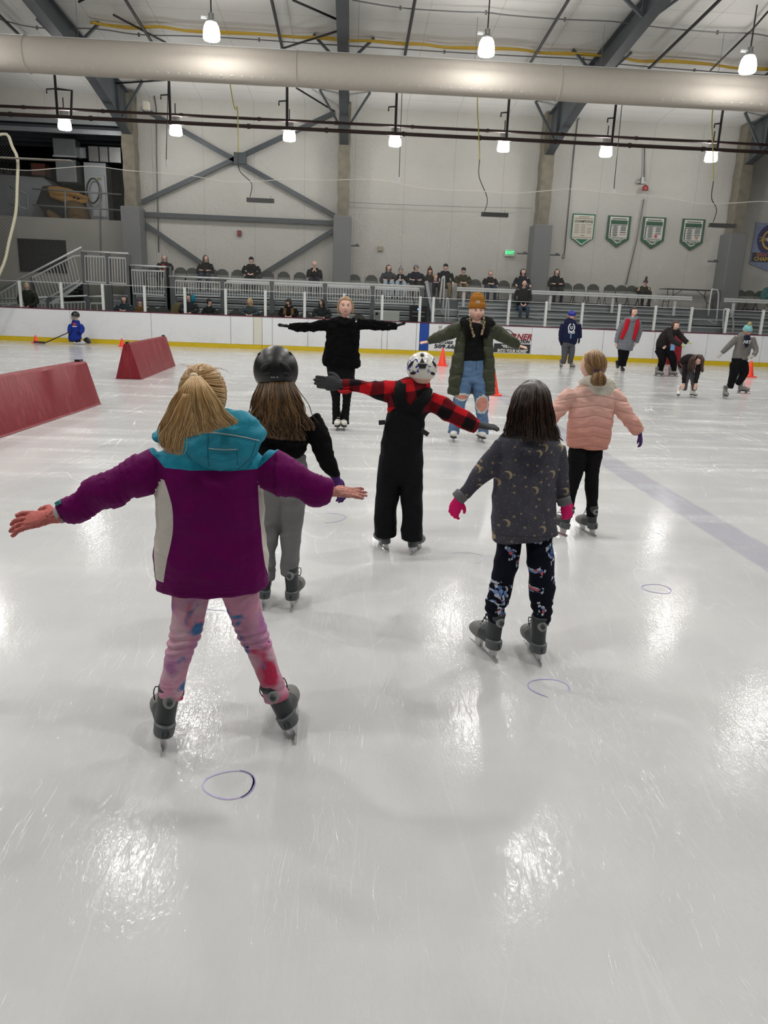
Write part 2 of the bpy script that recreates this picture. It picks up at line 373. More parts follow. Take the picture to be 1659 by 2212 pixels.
# cross bracing in the bay left of the middle column
t=thing('wall_brace',(-4.2,29.25,4.4),'dark grey steel X bracing with horizontal strut on the white wall','brace')
def bw(name,a,b,w=.17,d=.12,Y=29.3,mat=steel,par=None): return MB().bar(W(*a,Y),W(*b,Y),d,w,(0,1,0)).build(name,mat,par) 
def strip(a,b,w,Y,th=.1):
    p,q=W(*a,Y),W(*b,Y); t_=(q-p).normalized(); u=t_.cross(V((0,1,0))).normalized()*w/2; m=MB(); return m.prism([p+u,q+u,q-u,p-u],(0,-th,0))
for a,b in (((308,437),(718,247)),((312,237),(722,466)),((305,463),(720,482)),((310,482),(500,612)),((720,498),(520,622))): strip(a,b,.16,29.42).build('strut',steel,t)
MB().box(W(519,342,29.33),(.45,.1,.38)).build('gusset',steel,t)
# ---------- roof services
rods=[((245,32),(360,93)),((632,0),(735,45)),((607,106),(735,65)),((250,180),(375,172)),((640,190),(722,240)),((1618,70),(1535,152)),((1659,25),(1618,72)),((170,4),(190,-6))]
for k,(a,b) in enumerate(rods):
    tag(MB().tube([RP(*a,.25),RP(*b,.25)],.028,6).build('tie_rod',blk,at=RP(*a,.25),smooth=True),'thin dark diagonal rod under the ceiling '+['left of the first lamp','upper left of the middle rafter','lower left of the middle rafter, above the duct','below the duct by the left column','below the duct left of the middle rafter','reaching down to a red box at the right','at the top right corner','at the top left rafter'][k],'rod')
bx=[RP(x,0).x for x in (285,592,893,1215,1532)]; bx=[bx[0]-(bx[1]-bx[0])]+bx+[bx[-1]+(bx[-1]-bx[-2])]
nm=['leftmost one, over the mezzanine','right of the left rafter','left of the middle rafter','right of the middle rafter','left of the right rafter','right of the right rafter','at the right edge of the ceiling']
for k,(x,px,py) in enumerate(zip(bx,(124,368,620,854,1094,1322,1550),(245,260,270,285,295,305,318))):
    p=W(px,py,26.6); z0=RZ(26)-.35
    m=MB().tube([(x,12,RZ(12)-.25),(x,24.5,RZ(24.5)-.25),(p.x,26.45,z0),(p.x,26.6,z0-.12),(p.x,26.6,7.0)],.042,8)
    m.tube([(p.x,26.6,7.75),(p.x-.25,26.5,7.70),(p.x-.25,26.5,7.58)],.025,6)
    if k==0: m.tube([(p.x,26.6,7.75),(p.x+.5,26.6,7.72),(p.x+.42,26.6,6.95)],.04,8)
    tag(m.build('sprinkler_branch_pipe',blk,smooth='auto',at=(p.x,26.6,7)),'black sprinkler branch pipe dropping to the long main, '+nm[k],'pipe','black sprinkler branch pipes')
for nme,y,z,r,mt,lab,x0 in (('sprinkler_main_pipe',26.5,6.93,.058,brn,'long rust-brown main pipe, lower of the pair along the far side',-16),('sprinkler_main_pipe',26.8,7.22,.045,brn,'long thinner brown pipe, upper of the pair along the far side',-16)):
    m=MB().tube([(x0,y,z),(20,y,z)],r,10)
    for k in range(14): m.tube([(-14+k*2.5+y%1,y,z),(-13.9+k*2.5+y%1,y,z)],r*1.35,10)
    tag(m.build(nme,mt,smooth='auto',at=(x0,y,z)),lab,'pipe')
# yellow cable swags and thin conduits under the roof
yel=M('yellow_cable',(196,160,48),.6)
pts=[(195,48),(230,54),(290,60),(345,58),(400,66),(480,70),(560,74),(640,80),(700,82),(750,88),(800,88),(860,94),(915,96),(960,102),(1035,104),(1120,107),(1170,114),(1230,116),(1330,122),(1380,132),(1450,132),(1540,140),(1590,147),(1659,149)]
m=MB()
for j in range(3): m.tube([RP(a,b+(j-1)*1.3+.7*math.sin(i*2.1+j*2),.12) for i,(a,b) in enumerate(pts)],.028,6,sub=3)
tag(m.build('yellow_cable',yel,smooth=True,at=RP(195,48,.1)),'bundle of yellow cable swagged under the ceiling behind the duct','cable')
cond=M('grey_conduit',(105,105,104),.5,.3)
for k,(pp,off,r,lab) in enumerate((([(0,42),(80,60),(205,62),(300,75),(420,78),(560,86),(640,92),(735,98),(850,105),(960,112),(1100,120),(1260,128),(1330,138),(1500,152),(1659,163)],.18,.016,'lower thin grey conduit crossing under the ceiling'),([(760,0),(865,17),(985,25),(1050,27),(1100,33),(1220,42),(1320,46),(1390,55),(1450,62),(1550,70),(1620,72),(1659,78)],.18,.016,'upper thin grey conduit at the top right of the ceiling'))):
    m=MB().tube([RP(*p,off) for p in pp],r,6,sub=3)
    for p in pp[1:-1:2]: q=RP(*p,off); m.box(q,(.05,.05,.09))
    tag(m.build('ceiling_conduit',cond,smooth='auto',at=RP(*pp[3],off)),lab,'conduit')
# ---------- fabric air duct
fab=cloth('grey_duct_fabric',(172,165,155),.05,.8,bump=.12)
DY,DZ,DR=22.0,7.43,.425
t=thing('air_duct',(0,DY,DZ),'huge long round grey-beige fabric air duct crossing under the ceiling','duct')
m=MB(); rg=[]
seams=[W(50,118,DY-.3).x,W(640,150,DY-.3).x,W(1210,190,DY-.3).x]; sp=(seams[2]-seams[0])/2
for x in np.arange(-17,20,.3):
    d=min(abs(((x-seams[0]+sp/2)%sp)-sp/2),1.2); r=DR*(1-.025*math.exp(-(d/.35)**2)); rg.append([V((x,DY+r*math.cos(a),DZ+r*math.sin(a))) for a in np.linspace(0,2*math.pi,33)[:-1]])
m.loft(rg).build('tube',fab,t,smooth='auto')
for x in (seams[0]-sp,*seams,seams[2]+sp): MB().tube([(x,DY+(DR)*math.cos(a),DZ+DR*math.sin(a)) for a in np.linspace(0,2*math.pi,41)[:-1]],.014,6,close=True).build('seam_band',M('duct_seam',(172,168,160),.7),t,smooth=True)
MB().tube([(-17,DY,DZ+DR+.012),(20,DY,DZ+DR+.012)],.02,8).build('top_rail',whp,t)
a=R(48); nml=V((0,-math.cos(a),-math.sin(a))); no=None
for k in range(96):
    x=-10.6+k*.272
    if min(abs(x-s) for s in seams)<.2: continue
    c=V((x,DY,DZ))+nml*(DR+.004)
    if no is None:
        q=nml.to_track_quat('Z','Y').to_matrix(); m=MB()
        m.tube([q@V((.018*math.cos(b),.018*math.sin(b),0)) for b in np.linspace(0,6.283,13)[:-1]],.006,5,0,True); m.add([q@V((.014*math.cos(b),.014*math.sin(b),.001)) for b in np.linspace(0,6.283,13)[:-1]],[tuple(range(12))],1)
        me=m.mesh('nozzle'); no=link_mesh('nozzle',me,[M('nozzle_rim',(215,213,205),.5),drk],t); no.location=c-V((0,DY,DZ))
    else:
        q=no.copy(); COL.objects.link(q); q.parent=t; q.location=c-V((0,DY,DZ))
for px,py in ((168,0),(457,20),(1031,-20),(1305,0),(1566,-10),(752,30)):
    x=W(px,py+70,DY).x; MB().tube([(x,DY,DZ+DR),(x,DY,RZ(DY))],.006,5).build('hanger_wire',cond,t)
# ---------- lamps
glow=emit('lit_lamp_glass',(1.0,.985,.965),72); glow2=emit('lit_small_lamp_glass',(1.0,.99,.985),62); glow0=emit('lit_near_row_glass',(1.0,.985,.965),30); glow3=emit('lit_lamp_opening',(1.0,.985,.965),350); sil=M('lamp_housing',(140,140,138),.4,.5)
def lathe(mb,c,prof,n=16,m=0):
    return mb.loft([[V((c[0]+r*math.cos(2*math.pi*k/n),c[1]+r*math.sin(2*math.pi*k/n),c[2]+z)) for k in range(n)] for r,z in prof],m)
def lamp(x,y,z,lab,big=True,g=None):
    t=thing('hanging_lamp',(x,y,z),lab,'lamp',g)
    lathe(MB(),(x,y,z),[(.185,.0),(.205,.03),(.20,.15),(.175,.28),(.13,.36)]).build('glass_bell',(glow0 if y>20 else glow) if big else glow2,t,smooth='auto')
    if big: MB().add([(x+.18*math.cos(k*.3927),y-.18*math.sin(k*.3927),z-.006) for k in range(16)],[tuple(range(16))]).build('bright_opening',glow3,t,fixn=False)
    lathe(MB(),(x,y,z),[(.12,.362),(.12,.40),(.07,.44),(.065,.56)] if big else [(.135,.362),(.135,.60),(.10,.63)]).build('housing',sil,t,smooth='auto')
    if big: MB().box((x-.14,y,z+.47),(.2,.04,.05)).build('bracket',whp,t)
    MB().tube([(x,y,z+.55),(x,y,RZ(y) if big else 7.6)],.018,6).build('stem',blk,t)
    return t
for x,l in ((-3.54,'large glowing bell lamp above the duct at the left'),(3.16,'large glowing bell lamp above the duct, right of the middle'),(9.78,'large glowing bell lamp at the right end of the near row')): lamp(x,20.5,7.5 if x>9 else 7.56,l)
for k,(x,l) in enumerate(zip((-9.46,-5.89,-2.19,1.31,4.95,8.44,12.08),('in front of the dark mezzanine','just right of the left column','above the X bracing, left of the middle column','right of the middle column','left of the fourth rafter','above the first green pennants','rightmost, above the last small heater'))):
    lamp(x,27.0,6.66,'small glowing lamp of the far row, '+l,False)
for y in (15.6,10.9,5.8,.8):
    for x in (-3.55,3.2,10,-10.3): lamp(x,y,7.9,'large glowing bell lamp hanging over the near ice, out of the photo above','b','lamps above the near ice')
for x in (-10.3,16.7): lamp(x,20.5,7.5,'large glowing bell lamp of the near row beyond the photo edge','b','lamps of the near row outside the photo')
# ---------- heaters, cords, wall fittings
ycd=M('yellow_cord',(190,184,96),.6)
for k,(a,b,yc) in enumerate((((533,430),(592,437),[(497,180),(507,235),(513,235),(515,330)]),((1040,461),(1097,468),[(1031,222),(1034,285),(1036,345)]),((1533,486),(1588,490),[(1538,252),(1540,320),(1541,392)]))):
    p,q=W(*a,25.5),W(*b,25.5); L=(q.x-p.x); c=(p+q)/2
    t=thing('radiant_heater',c,['black hanging infrared heater in front of the X bracing','black hanging infrared heater left of the exit sign','black hanging infrared heater by the rightmost column'][k],'heater')
    m=MB(); m.prism([(c.x-L/2,c.y-.1,c.z-.05),(c.x-L/2,c.y+.1,c.z-.05),(c.x-L/2,c.y+.06,c.z+.07),(c.x-L/2,c.y-.06,c.z+.07)],(L,0,0)); m.build('housing',blackp,t)
    MB().box((c.x,c.y,c.z-.055),(L*.8,.08,.01)).build('element',M('dull_element',(120,118,112),.5),t)
    for s in(-1,1): MB().tube([(c.x+s*L*.38,c.y,c.z+.06),(c.x+s*L*.38,c.y,c.z+.16)],.012,5).build('bracket',sil,t)
    t2=thing('power_cord',W(*yc[0],25.5),['yellow and black power cord hanging down to the left heater','yellow and black power cord hanging down to the middle heater','yellow and black power cord hanging down to the right heater'][k],'cord')
    MB().tube([V((W(*yc[0],25.5).x,25.5,RZ(25.5)))]+[W(*u,25.5) for u in yc],.018,6,sub=4).build('yellow_length',ycd,t2,smooth=True)
    e=W(*yc[-1],25.5); MB().tube([e,(e.x+.02,25.5,e.z-.5),(c.x-L*.38+.05,25.5,c.z+.5),(c.x-L*.38,25.5,c.z+.1)],.014,6,sub=4).build('black_length',blk,t2,smooth=True)
for a,b,l in (((363,178),(359,345),'over the left column'),((868,210),(862,383),'right of the middle column'),((1343,232),(1326,408),'above the first green pennant')):
    p=W(*a,25.8); q=W(*b,25.8); t=thing('pull_cord',q,'dark hanging pull cord with a small white switch '+l,'cord')
    MB().tube([(p.x,25.8,RZ(25.8)),p,q],.012,6,sub=3).build('cord',blk,t,smooth=True); MB().box(q-V((0,0,.08)),(.09,.06,.16)).build('switch',whp,t,bevel=.01)
def wallbox(name,px,py,w,h,mat,lab,cat,d=.08,Y=29.45):
    p=W(px,py,Y); return tag(MB().box(p,(w,d,h)).build(name,mat,at=p,bevel=.01),lab,cat)
t=thing('exit_sign',W(1101,546,29.45),'white framed exit sign with green letters on the wall','sign'); p=W(1101,546,29.42)
MB().box(p,(.38,.06,.26)).build('housing',M('sign_grey_white',(190,200,192),.5),t,bevel=.01); MB().box(p-V((0,.032,0)),(.31,.01,.19)).build('face',M('sign_green_face',(140,190,150),.4),t)
text('letters','EXIT',p-V((0,.04,0)),.16,emit('exit_green',(.05,.8,.25),1.5),t,bold=.004)
wallbox('fire_alarm',517,504,.14,.2,M('alarm_red',(120,22,26),.4),'small red fire alarm strobe on the wall inside the X bracing','alarm')
wallbox('wall_box',822,537,.2,.17,M('beige_box',(150,140,124),.6),'small beige wall plate right of the middle column','box')
wallbox('security_camera',316,229,.2,.26,M('camera_beige',(190,184,170),.5),'small beige box camera beside the left column under the rafter','camera',.25,28.4)
wallbox('junction_box',1218,553,.09,.14,sil,'small grey junction box below the CHAMPIONS pennant','box')
t=thing('wall_horn',W(1390,403,29.4),'red horn with grey bracket on the wall above the pennants','alarm'); p=W(1394,406,29.3)
lathe(MB(),p,[(.05,-.1),(.11,-.08),(.10,.05),(.04,.1)],12).build('horn',M('horn_red',(150,34,44),.4),t,smooth='auto'); MB().box(W(1384,394,29.38),(.4,.05,.04)).build('bracket',sil,t); MB().box(W(1387,390,29.36),(.1,.12,.22)).build('mount',sil,t)
for k,(pp,l) in enumerate((([(333,205),(338,235),(340,400),(343,545)],'beside the left column'),([(1270,230),(1248,260),(1240,330),(1219,550)],'beside the CHAMPIONS pennant'),([(1392,320),(1391,390)],'down to the red horn'),([(1391,430),(1375,520),(1352,615)],'between the green pennants'))):
    tag(MB().tube([W(*q,29.42) for q in pp],.02,6).build('wall_conduit',cond,smooth=True,at=W(*pp[0],29.42)),'thin grey conduit on the white wall '+l,'conduit')
for k,(px,py,l) in enumerate(((765,531,'right of the middle column'),(1128,548,'left of the third column'),(1198,551,'right of the third column'),(1540,565,'left of the rightmost column'))):
    tag(MB().box(W(px,py,28.9),(.4,.06,.05)).box(W(px,py,28.9)+V((.1,0,.04)),(.12,.1,.05)).build('steel_bracket',steel,at=W(px,py,28.9)),'small dark bracket arm sticking out '+l,'bracket')
tag(MB().tube([W(*q,29.3) for q in ((750,437),(860,442),(1000,447),(1150,450))],.008,5).build('guy_wire',cond,at=W(750,437,29.3)),'thin wire along the wall right of the middle column','wire')
# ---------- pennants
grn=M('pennant_green',(44,84,62),.7); grn2=M('pennant_bright_green',(14,104,72),.7); wht=M('pennant_white',(206,206,198),.7); crm=M('pennant_cream',(202,196,180),.7); ink=M('pennant_ink',(40,44,48),.7); redk=M('pennant_red',(180,60,64),.7)
def pent(cx,z0,w,h,y,k=.74): return [(cx-w/2,y,z0),(cx+w/2,y,z0),(cx+w/2,y,z0-h*k),(cx,y,z0-h),(cx-w/2,y,z0-h*k)]
def pennant(i,px0,py0,px1,pyt,lab):
    a=W(px0,py0,29.45); b=W(px1,py0+2,29.45); cx=(a.x+b.x)/2; w=b.x-a.x; z0=a.z; h=z0-W((px0+px1)/2,pyt,29.45).z; y=29.44
    t=thing('pennant',(cx,y,z0),lab,'banner')
    if i<4:
        MB().prism(pent(cx,z0,w,h,y),(0,.02,0)).build('backing',grn2 if i==0 else grn,t)
        MB().prism(pent(cx,z0-.05*w,w*(.9 if i==0 else .8),h*(.93 if i==0 else .84),y-.004),(0,.003,0)).build('border',wht,t)
        MB().prism(pent(cx,z0-.08*w,w*(.86 if i==0 else .76),h*(.87 if i==0 else .79),y-.008),(0,.003,0)).build('field',grn2 if i==0 else grn,t)
        MB().box2((cx-w*(.43 if i==0 else .38),y-.012,z0-h*.78 if i==0 else z0-h*.72),(cx+w*(.43 if i==0 else .38),y-.009,z0-h*.06)).build('panel',crm if i==0 else wht,t)
    Y=y-.016; m=MB()
    if i==0:
        text('lettering','CHAMPIONS',(cx,Y,z0-h*.235),.125,ink,t,bold=.003)
        for k,(f,l) in enumerate(((.09,.45),(.14,.8))): m.box((cx,Y,z0-h*f),(w*l,.002,h*.018))
        for r in range(6):
            for c_ in range(3):
                if r==1 and c_==2: continue
                m.box((cx+(c_-1)*w*.27,Y,z0-h*(.33+.05*r)),(w*.2,.002,h*.014))
        m.box((cx,Y,z0-h*.67),(w*.16,.002,h*.02)); m.box((cx,Y,z0-h*.73),(w*.8,.002,h*.016)); m.build('fine_print',M('pennant_brown_print',(110,96,88),.7),t)
    elif i<4:
        MB().box2((cx-w*.36,Y-.002,z0-h*.27),(cx+w*.36,Y,z0-h*.14)).build('green_band',grn,t)
        m.box((cx,Y,z0-h*.10),(w*.62,.002,h*.026)); m.box((cx-w*.15,Y,z0-h*.30),(w*.42,.002,h*.02)); m.box((cx+w*.22,Y,z0-h*.30),(w*.26,.002,h*.02))
        for r in range(13): m.box((cx-w*.14,Y,z0-h*(.335+.026*r)),(w*(.16+.05*((r*7)%3)),.002,h*.014))
        for r in range(6): m.box((cx+w*.2,Y,z0-h*(.335+.026*r)),(w*(.2+.03*((r*5)%3)),.002,h*.014))
        m.box((cx+w*.2,Y,z0-h*.52),(w*.26,.002,h*.024)); m.box((cx,Y,z0-h*.69),(w*.66,.002,h*.016)); m.box2((cx-w*.36,Y,z0-h*.68),(cx-w*.32,Y+.002,z0-h*.3)); m.build('fine_print',ink,t)
        if i==1: text('red_mark','BLADES',(cx+w*.2,Y,z0-h*.59),.07,redk,t)
        elif i==2:
            MB().prism([(cx+w*.12+ (.11 if k%2==0 else .045)*w*math.sin(k*math.pi/5),Y-.003,z0-h*.6+(.11 if k%2==0 else .045)*w*math.cos(k*math.pi/5)) for k in range(10)],(0,.002,0)).build('red_star',redk,t)
        else: MB().box((cx+w*.2,Y,z0-h*.585),(w*.14,.002,h*.03)).box((cx+w*.2,Y,z0-h*.625),(w*.1,.002,h*.02)).build('red_mark',redk,t)
        text('lettering',['','Bantam','Midget','Squirt'][i]+'\nTier II',(cx,Y,z0-h*.785),.1,wht,t,bold=.002)
    else:
        pb=M('pennant_blue',(126,136,168),.7,0,.4,8)
        MB().prism(pent(cx,z0,w,h,y,.86),(0,.02,0)).build('backing',pb,t)
        c=V((cx,y-.01,z0-h*.34))
        for r,mt,n_,dy in ((.40*w,M('emblem_navy',(44,44,92),.7),'ring',0),(.27*w,M('emblem_gold',(196,160,60),.7),'gold_disc',.004),(.22*w,M('emblem_navy',(44,44,92),.7),'disc',.008)):
            MB().prism([(c.x+r*math.sin(q),c.y-dy,c.z+r*math.cos(q)) for q in np.linspace(0,6.283,33)[:-1]],(0,.003,0)).build(n_,mt,t)
        text('year','20  11',(cx,y-.02,c.z),.2,M('emblem_gold',(196,160,60),.7),t,sx=2.0); 
        MB().prism([(c.x+(.13 if k%2 else .17)*w*math.sin(k*.785),c.y-.012,c.z+(.10 if k%2 else .13)*w*math.cos(k*.785)) for k in range(8)],(0,.003,0)).build('white_crest',wht,t)
        MB().box((cx,y-.006,z0-h*.72),(w*.94,.004,h*.2)).build('dark_band',M('emblem_dark',(50,50,66),.7),t)
        text('lettering','BANTAM A',(cx,y-.014,z0-h*.66),.2,M('banner_rust',(176,92,84),.7),t,bold=.004); text('lettering','CHAMPIONS',(cx,y-.014,z0-h*.755),.2,M('emblem_gold',(196,160,60),.7),t,bold=.006)
for i,a in enumerate(((1237.4,461,1287,532,'cream CHAMPIONS pennant with green border, leftmost of the wall pennants'),(1314,465,1364,535,'green bordered pennant marked Bantam, second from left'),(1390,468,1440,538,'green bordered pennant with a red star, marked Midget'),(1475,472,1524.5,542,'green bordered pennant marked Squirt, left of the right column'),(1633,481,1712,586,'blue and gold champions pennant cut by the right photo edge'))): pennant(i,*a)
FZ=.42; UZ=1.82
X25=lambda px,py=690:W(px,py,YB).x
# ---------- dasher boards
t=thing('dasher_boards',(0,YB,0),'scuffed white rink boards with yellow kick strip along the far side of the ice','boards')
bp=mk_boards(); sx=[-17]+[X25(p) for p in (-60,152,326,498,547)]+[X25(p) for p in (566,588,665,745,826,838,901,908,928,985,1062,1152,1308,1420,1535,1655)]+[20]
for k,(a,b) in enumerate(zip(sx,sx[1:])):
    o=MB().box2((a+.006,YB,.14),(b-.006,YB+.1,1.02)).build('board_panel',bp,t)
    if k==5: o.data.materials[0]=M('cream_stripe_plastic',(214,212,200),.4); o['label']='cream vertical stripe panel'
    if k==13: o.data.materials[0]=M('board_blue',(22,66,150),.4); o['label']='blue line stripe panel'
for k,(a,b) in enumerate(zip(sx[:-1:3],sx[3::3]+[20])):
    if b>a: MB().box2((a+.004,YB-.02,0),(b-.004,YB+.1,.135)).build('kick_strip',M('kick_yellow',(206,178,22),.45,0,.1,3),t)
MB().box2((-17,YB-.012,1.02),(20,YB+.12,1.05)).build('cap_rail',M('cap_maroon',(92,30,52),.4),t)
def onb(px,py): return W(px,py,YB-.006)
adt=M('advert_white',(222,222,224),.4)
for a,b in ((929,986),(1063,1151)): MB().box2((X25(a),YB-.004,.16),(X25(b),YB,1.0)).build('advert_sheet',adt,t)
p=onb(1067,747); q=onb(1144,765); MB().box2((p.x,YB-.008,.17),(q.x,YB-.004,.46)).build('advert_black_band',ink,t)
rd=M('advert_dark_red',(140,28,44),.5)
for s,px,py,sz,mt,sxx,sh in (('TURNER',1115,728,.27,rd,1.0,.25),('RESTORATION',1115,738,.135,ink,.98,.25),('“WE PUT LIFE',1103,749,.14,wht,.72,0),('INTO YOUR HOME!”',1107,758.5,.14,wht,.78,0),('509.663',964,749,.17,ink,1.45,0),('ST: LAKE',963,740,.12,ink,.95,.15)):
    o=text('advert_lettering',s,onb(px,py)-V((0,.008,0)),sz,mt,t,bold=.008,sx=sxx,shear=sh,ext=.001)
c=onb(1095,722)
MB().tube([(c.x-.27+.54*k/14,YB-.012,c.z-.05+.2*math.sin(math.pi*k/14)) for k in range(15)],.012,5).tube([(c.x-.19,YB-.012,c.z-.04),(c.x,YB-.012,c.z+.07),(c.x+.19,YB-.012,c.z-.04)],.016,5).build('advert_roof_mark',ink,t)
m=MB(); c=onb(951,712)
for a in ((-.05,.1,.0,.1),(-.04,.13,-.04,.03),(-.07,.07,-.02,.04),(.01,.12,.05,.12),(.03,.14,.0,.04),(0,.08,.06,.08),(0,.05,.06,.04),(-.06,-.02,.0,-.02),(-.03,.01,-.03,-.12),(-.06,-.06,-.01,-.07),(.01,0,.06,0),(.02,-.03,.06,-.03),(.01,-.06,.06,-.07),(.04,-.07,.02,-.13),(.02,-.09,.06,-.13)):
    m.bar((c.x+a[0],YB-.01,c.z+a[1]),(c.x+a[2],YB-.01,c.z+a[3]),.004,.014,(0,1,0))
m.build('advert_glyphs',ink,t)
# ---------- glass and posts on the boards
g=NT('clear_shield_glass'); tr=g.node('ShaderNodeBsdfTransparent'); tr.inputs[0].default_value=(.93,.95,.94,1); gl=g.node('ShaderNodeBsdfGlossy'); gl.inputs['Roughness'].default_value=.02; mx=g.node('ShaderNodeMixShader'); lw=g.node('ShaderNodeFresnel'); g.t.links.new(g.e('f*0.8',f=lw.outputs[0]),mx.inputs[0]); g.t.links.new(tr.outputs[0],mx.inputs[1]); g.t.links.new(gl.outputs[0],mx.inputs[2]); g.t.links.new(mx.outputs[0],g.out.inputs[0]); glass=g.m
t=thing('rink_shield',(0,YB+.05,1.05),'low clear glass shield with white posts standing on the far boards','shield')
ps=[-15.9,-14.4,-12.9]+[X25(p,650) for p in (-45,44,133,222,312,399,487,573,658,743,826,908,937,1018,1101,1182,1261,1341,1420,1499,1577,1655,1735)]
for a in ps: MB().box2((a-.042,YB+.01,1.05),(a+.042,YB+.09,1.86)).build('post',whp,t,bevel=.008)
for a,b in zip(ps,ps[1:]):
    MB().box2((a+.045,YB+.045,1.06),(b-.045,YB+.057,1.80)).build('glass_pane',glass,t)
MB().tube([(ps[0],YB+.05,1.86),(ps[-1],YB+.05,1.80)],.010,5).build('top_cord',alu,t)
# ---------- netting
def netmat(name,rgb,p,w):
    n=NT(name); s=n.sep(n.co()); f=n.e('max((abs(frac((x+z)/p)-0.5)*2>1-w),(abs(frac((x-z)/p)-0.5)*2>1-w))',x=s[0],z=s[2],p=p,w=w); n.fin(srgb(*rgb),.8); n.t.links.new(f,n.b.inputs['Alpha']); return n.m
t=thing('safety_net',(0,YB+.06,1.86),'fine spectator safety net hanging above the far boards','net')
nm_=netmat('fine_net_twine',(135,135,130),.07,.05); m=MB(); xs=np.arange(-16,20.1,1.0)
top=[5.18+.10*math.cos(x*.83)+.04*math.sin(x*2.1) for x in xs]
m.add([(x,YB+.06,z) for x,zt in zip(xs,top) for z in(1.86,zt)],[(2*i,2*i+2,2*i+3,2*i+1) for i in range(len(xs)-1)]).build('netting',nm_,t,fixn=False)
MB().tube([(x,YB+.06,z) for x,z in zip(xs,top)],.011,5,sub=3).build('top_cord',M('net_cord',(205,203,196),.7),t)
t=thing('end_net',W(36,420,24.2),'black goal-end net with cream edge rope at the left photo edge','net')
ep=[W(*q,24.2) for q in ((-70,322),(-20,298),(14,290),(26,316),(38,345),(37,400),(34,460),(20,520),(8,570),(-25,640))]
MB().tube(ep,.045,7,sub=3).build('edge_rope',M('cream_rope',(196,190,166),.8),t,smooth=True); q=[V(p) for p in ep]; m=MB()
for a,b in zip(q,q[1:]): m.add([a,b,(-16,24.2,b.z),(-16,24.2,a.z)],[(0,1,2,3)])
m.build('netting',netmat('black_net_twine',(20,20,20),.09,.16),t)
tag(MB().box2(W(-40,336,23.8),W(152,347,23.8)+V((0,.25,0))).build('overhead_beam',M('beige_beam',(150,142,134),.5),at=W(100,340,23.8),bevel=.02),'beige horizontal beam sticking in from the left edge below the mezzanine ceiling','beam')
# ---------- mezzanine bay at the left
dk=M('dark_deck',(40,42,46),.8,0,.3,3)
slab('wall_back',(-42,29.5,.42),(-8.35,29.7,4.18),M('mezzanine_grey_wall',(140,137,130),.7))
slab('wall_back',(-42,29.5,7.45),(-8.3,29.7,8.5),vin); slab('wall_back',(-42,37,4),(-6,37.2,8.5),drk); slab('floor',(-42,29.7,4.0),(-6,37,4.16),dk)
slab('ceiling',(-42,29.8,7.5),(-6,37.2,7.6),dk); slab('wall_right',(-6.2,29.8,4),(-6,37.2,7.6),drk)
for k,(z0,z1,y) in enumerate(((7.32,7.46,29.4),(7.05,7.2,29.6))): slab('trim_2',(-30,y,z0),(-8.3,y+.1,z1),galv)
for y in (30.4,31.2,32,32.9,33.9): slab('trim_3',(-30,y,7.3),(-6.2,y+.08,7.45),M('dim_purlin',(78,82,88),.6))
o=slab('window_1',(W(38,515,29.5).x,29.46,W(90,588,29.5).z),(W(147,588,29.5).x,29.5,W(90,517,29.5).z),drk)
def mz(name,a,b,Y,d,mat,lab,cat,dx=0):
    p=W(*a,Y);q=W(*b,Y); t_=thing(name,(p.x,Y,q.z),lab,cat); m=MB(); m.prism([(p.x,Y,p.z),(q.x,Y,p.z),(q.x+dx,Y,q.z),(p.x+dx,Y,q.z)],(0,d,0)); m.build('body',mat,t_,bevel=.01); return t_,p,q
t,p,q=mz('metal_duct',(113,298),(164,339),31,.6,galv,'tall galvanised metal duct, upper section, in the dark mezzanine','duct')
MB().box2((p.x-.03,30.97,q.z-.03),(q.x+.03,31,q.z+.03)).build('flange',alu,t)
t,p,q=mz('metal_duct',(119,343),(166,394),31,.6,galv,'galvanised metal duct, lower section below the flange','duct')
t,p,q=mz('metal_duct',(190,315),(262,352),31.6,.5,M('shiny_foil',(190,190,188),.3,.7,.3,4),'shiny foil-faced horizontal duct beside the left column','duct')
for f in (.33,.62): MB().box((p.x+(q.x-p.x)*f,31.58,(p.z+q.z)/2),(.04,.04,abs(p.z-q.z)+.04)).build('strap',blk,t)
t,p,q=mz('metal_duct',(166,318),(186,342),31.5,.5,galv,'short dark sheet metal elbow between the two ducts','duct')
t,p,q=mz('hvac_cabinet',(180,350),(236,486),30.9,.6,M('pale_sheet_metal',(168,172,174),.4,.3),'pale metal air handler cabinet with a door behind the guard rail','cabinet')
a,b=W(196,378,30.88),W(231,470,30.88); MB().box2((a.x,30.86,b.z),(b.x,30.9,a.z)).build('door',M('pale_sheet_metal2',(178,182,184),.4,.3),t,bevel=.01); a=W(214,386,30.84); MB().box(a,(.14,.01,.07)).build('yellow_label',M('dull_yellow',(150,140,70),.6),t)
tag(MB().tube([W(201+14*math.cos(k*.4488),412+27*math.sin(k*.4488),30.6) for k in range(14)],.03,6,close=True,sub=1).build('hose',blackp,at=W(201,412,30.6),smooth=True),'black oval loop of hose hanging before the pale cabinet','hose')
t,p,q=mz('storage_box',(66,352),(98,379),32,.6,M('rust_orange_box',(112,62,48),.7),'rust orange box up in the dark mezzanine','box')
t_=thing('equipment_housing',W(60,470,31.3),'large pale grey sloped sheet metal housing behind the guard rail','housing')
MB().prism([W(*u,31.3) for u in ((-60,372),(94,384),(112,400),(88,440),(100,482),(-60,476))],(0,1.2,0)).build('body',M('pale_sheet_metal3',(136,140,143),.5,.2,.15,3),t_)
t_=thing('costume_bundle',W(135,478,30.3),'brown and yellow stuffed bundle slumped over dark cloth behind the guard rail','bundle')
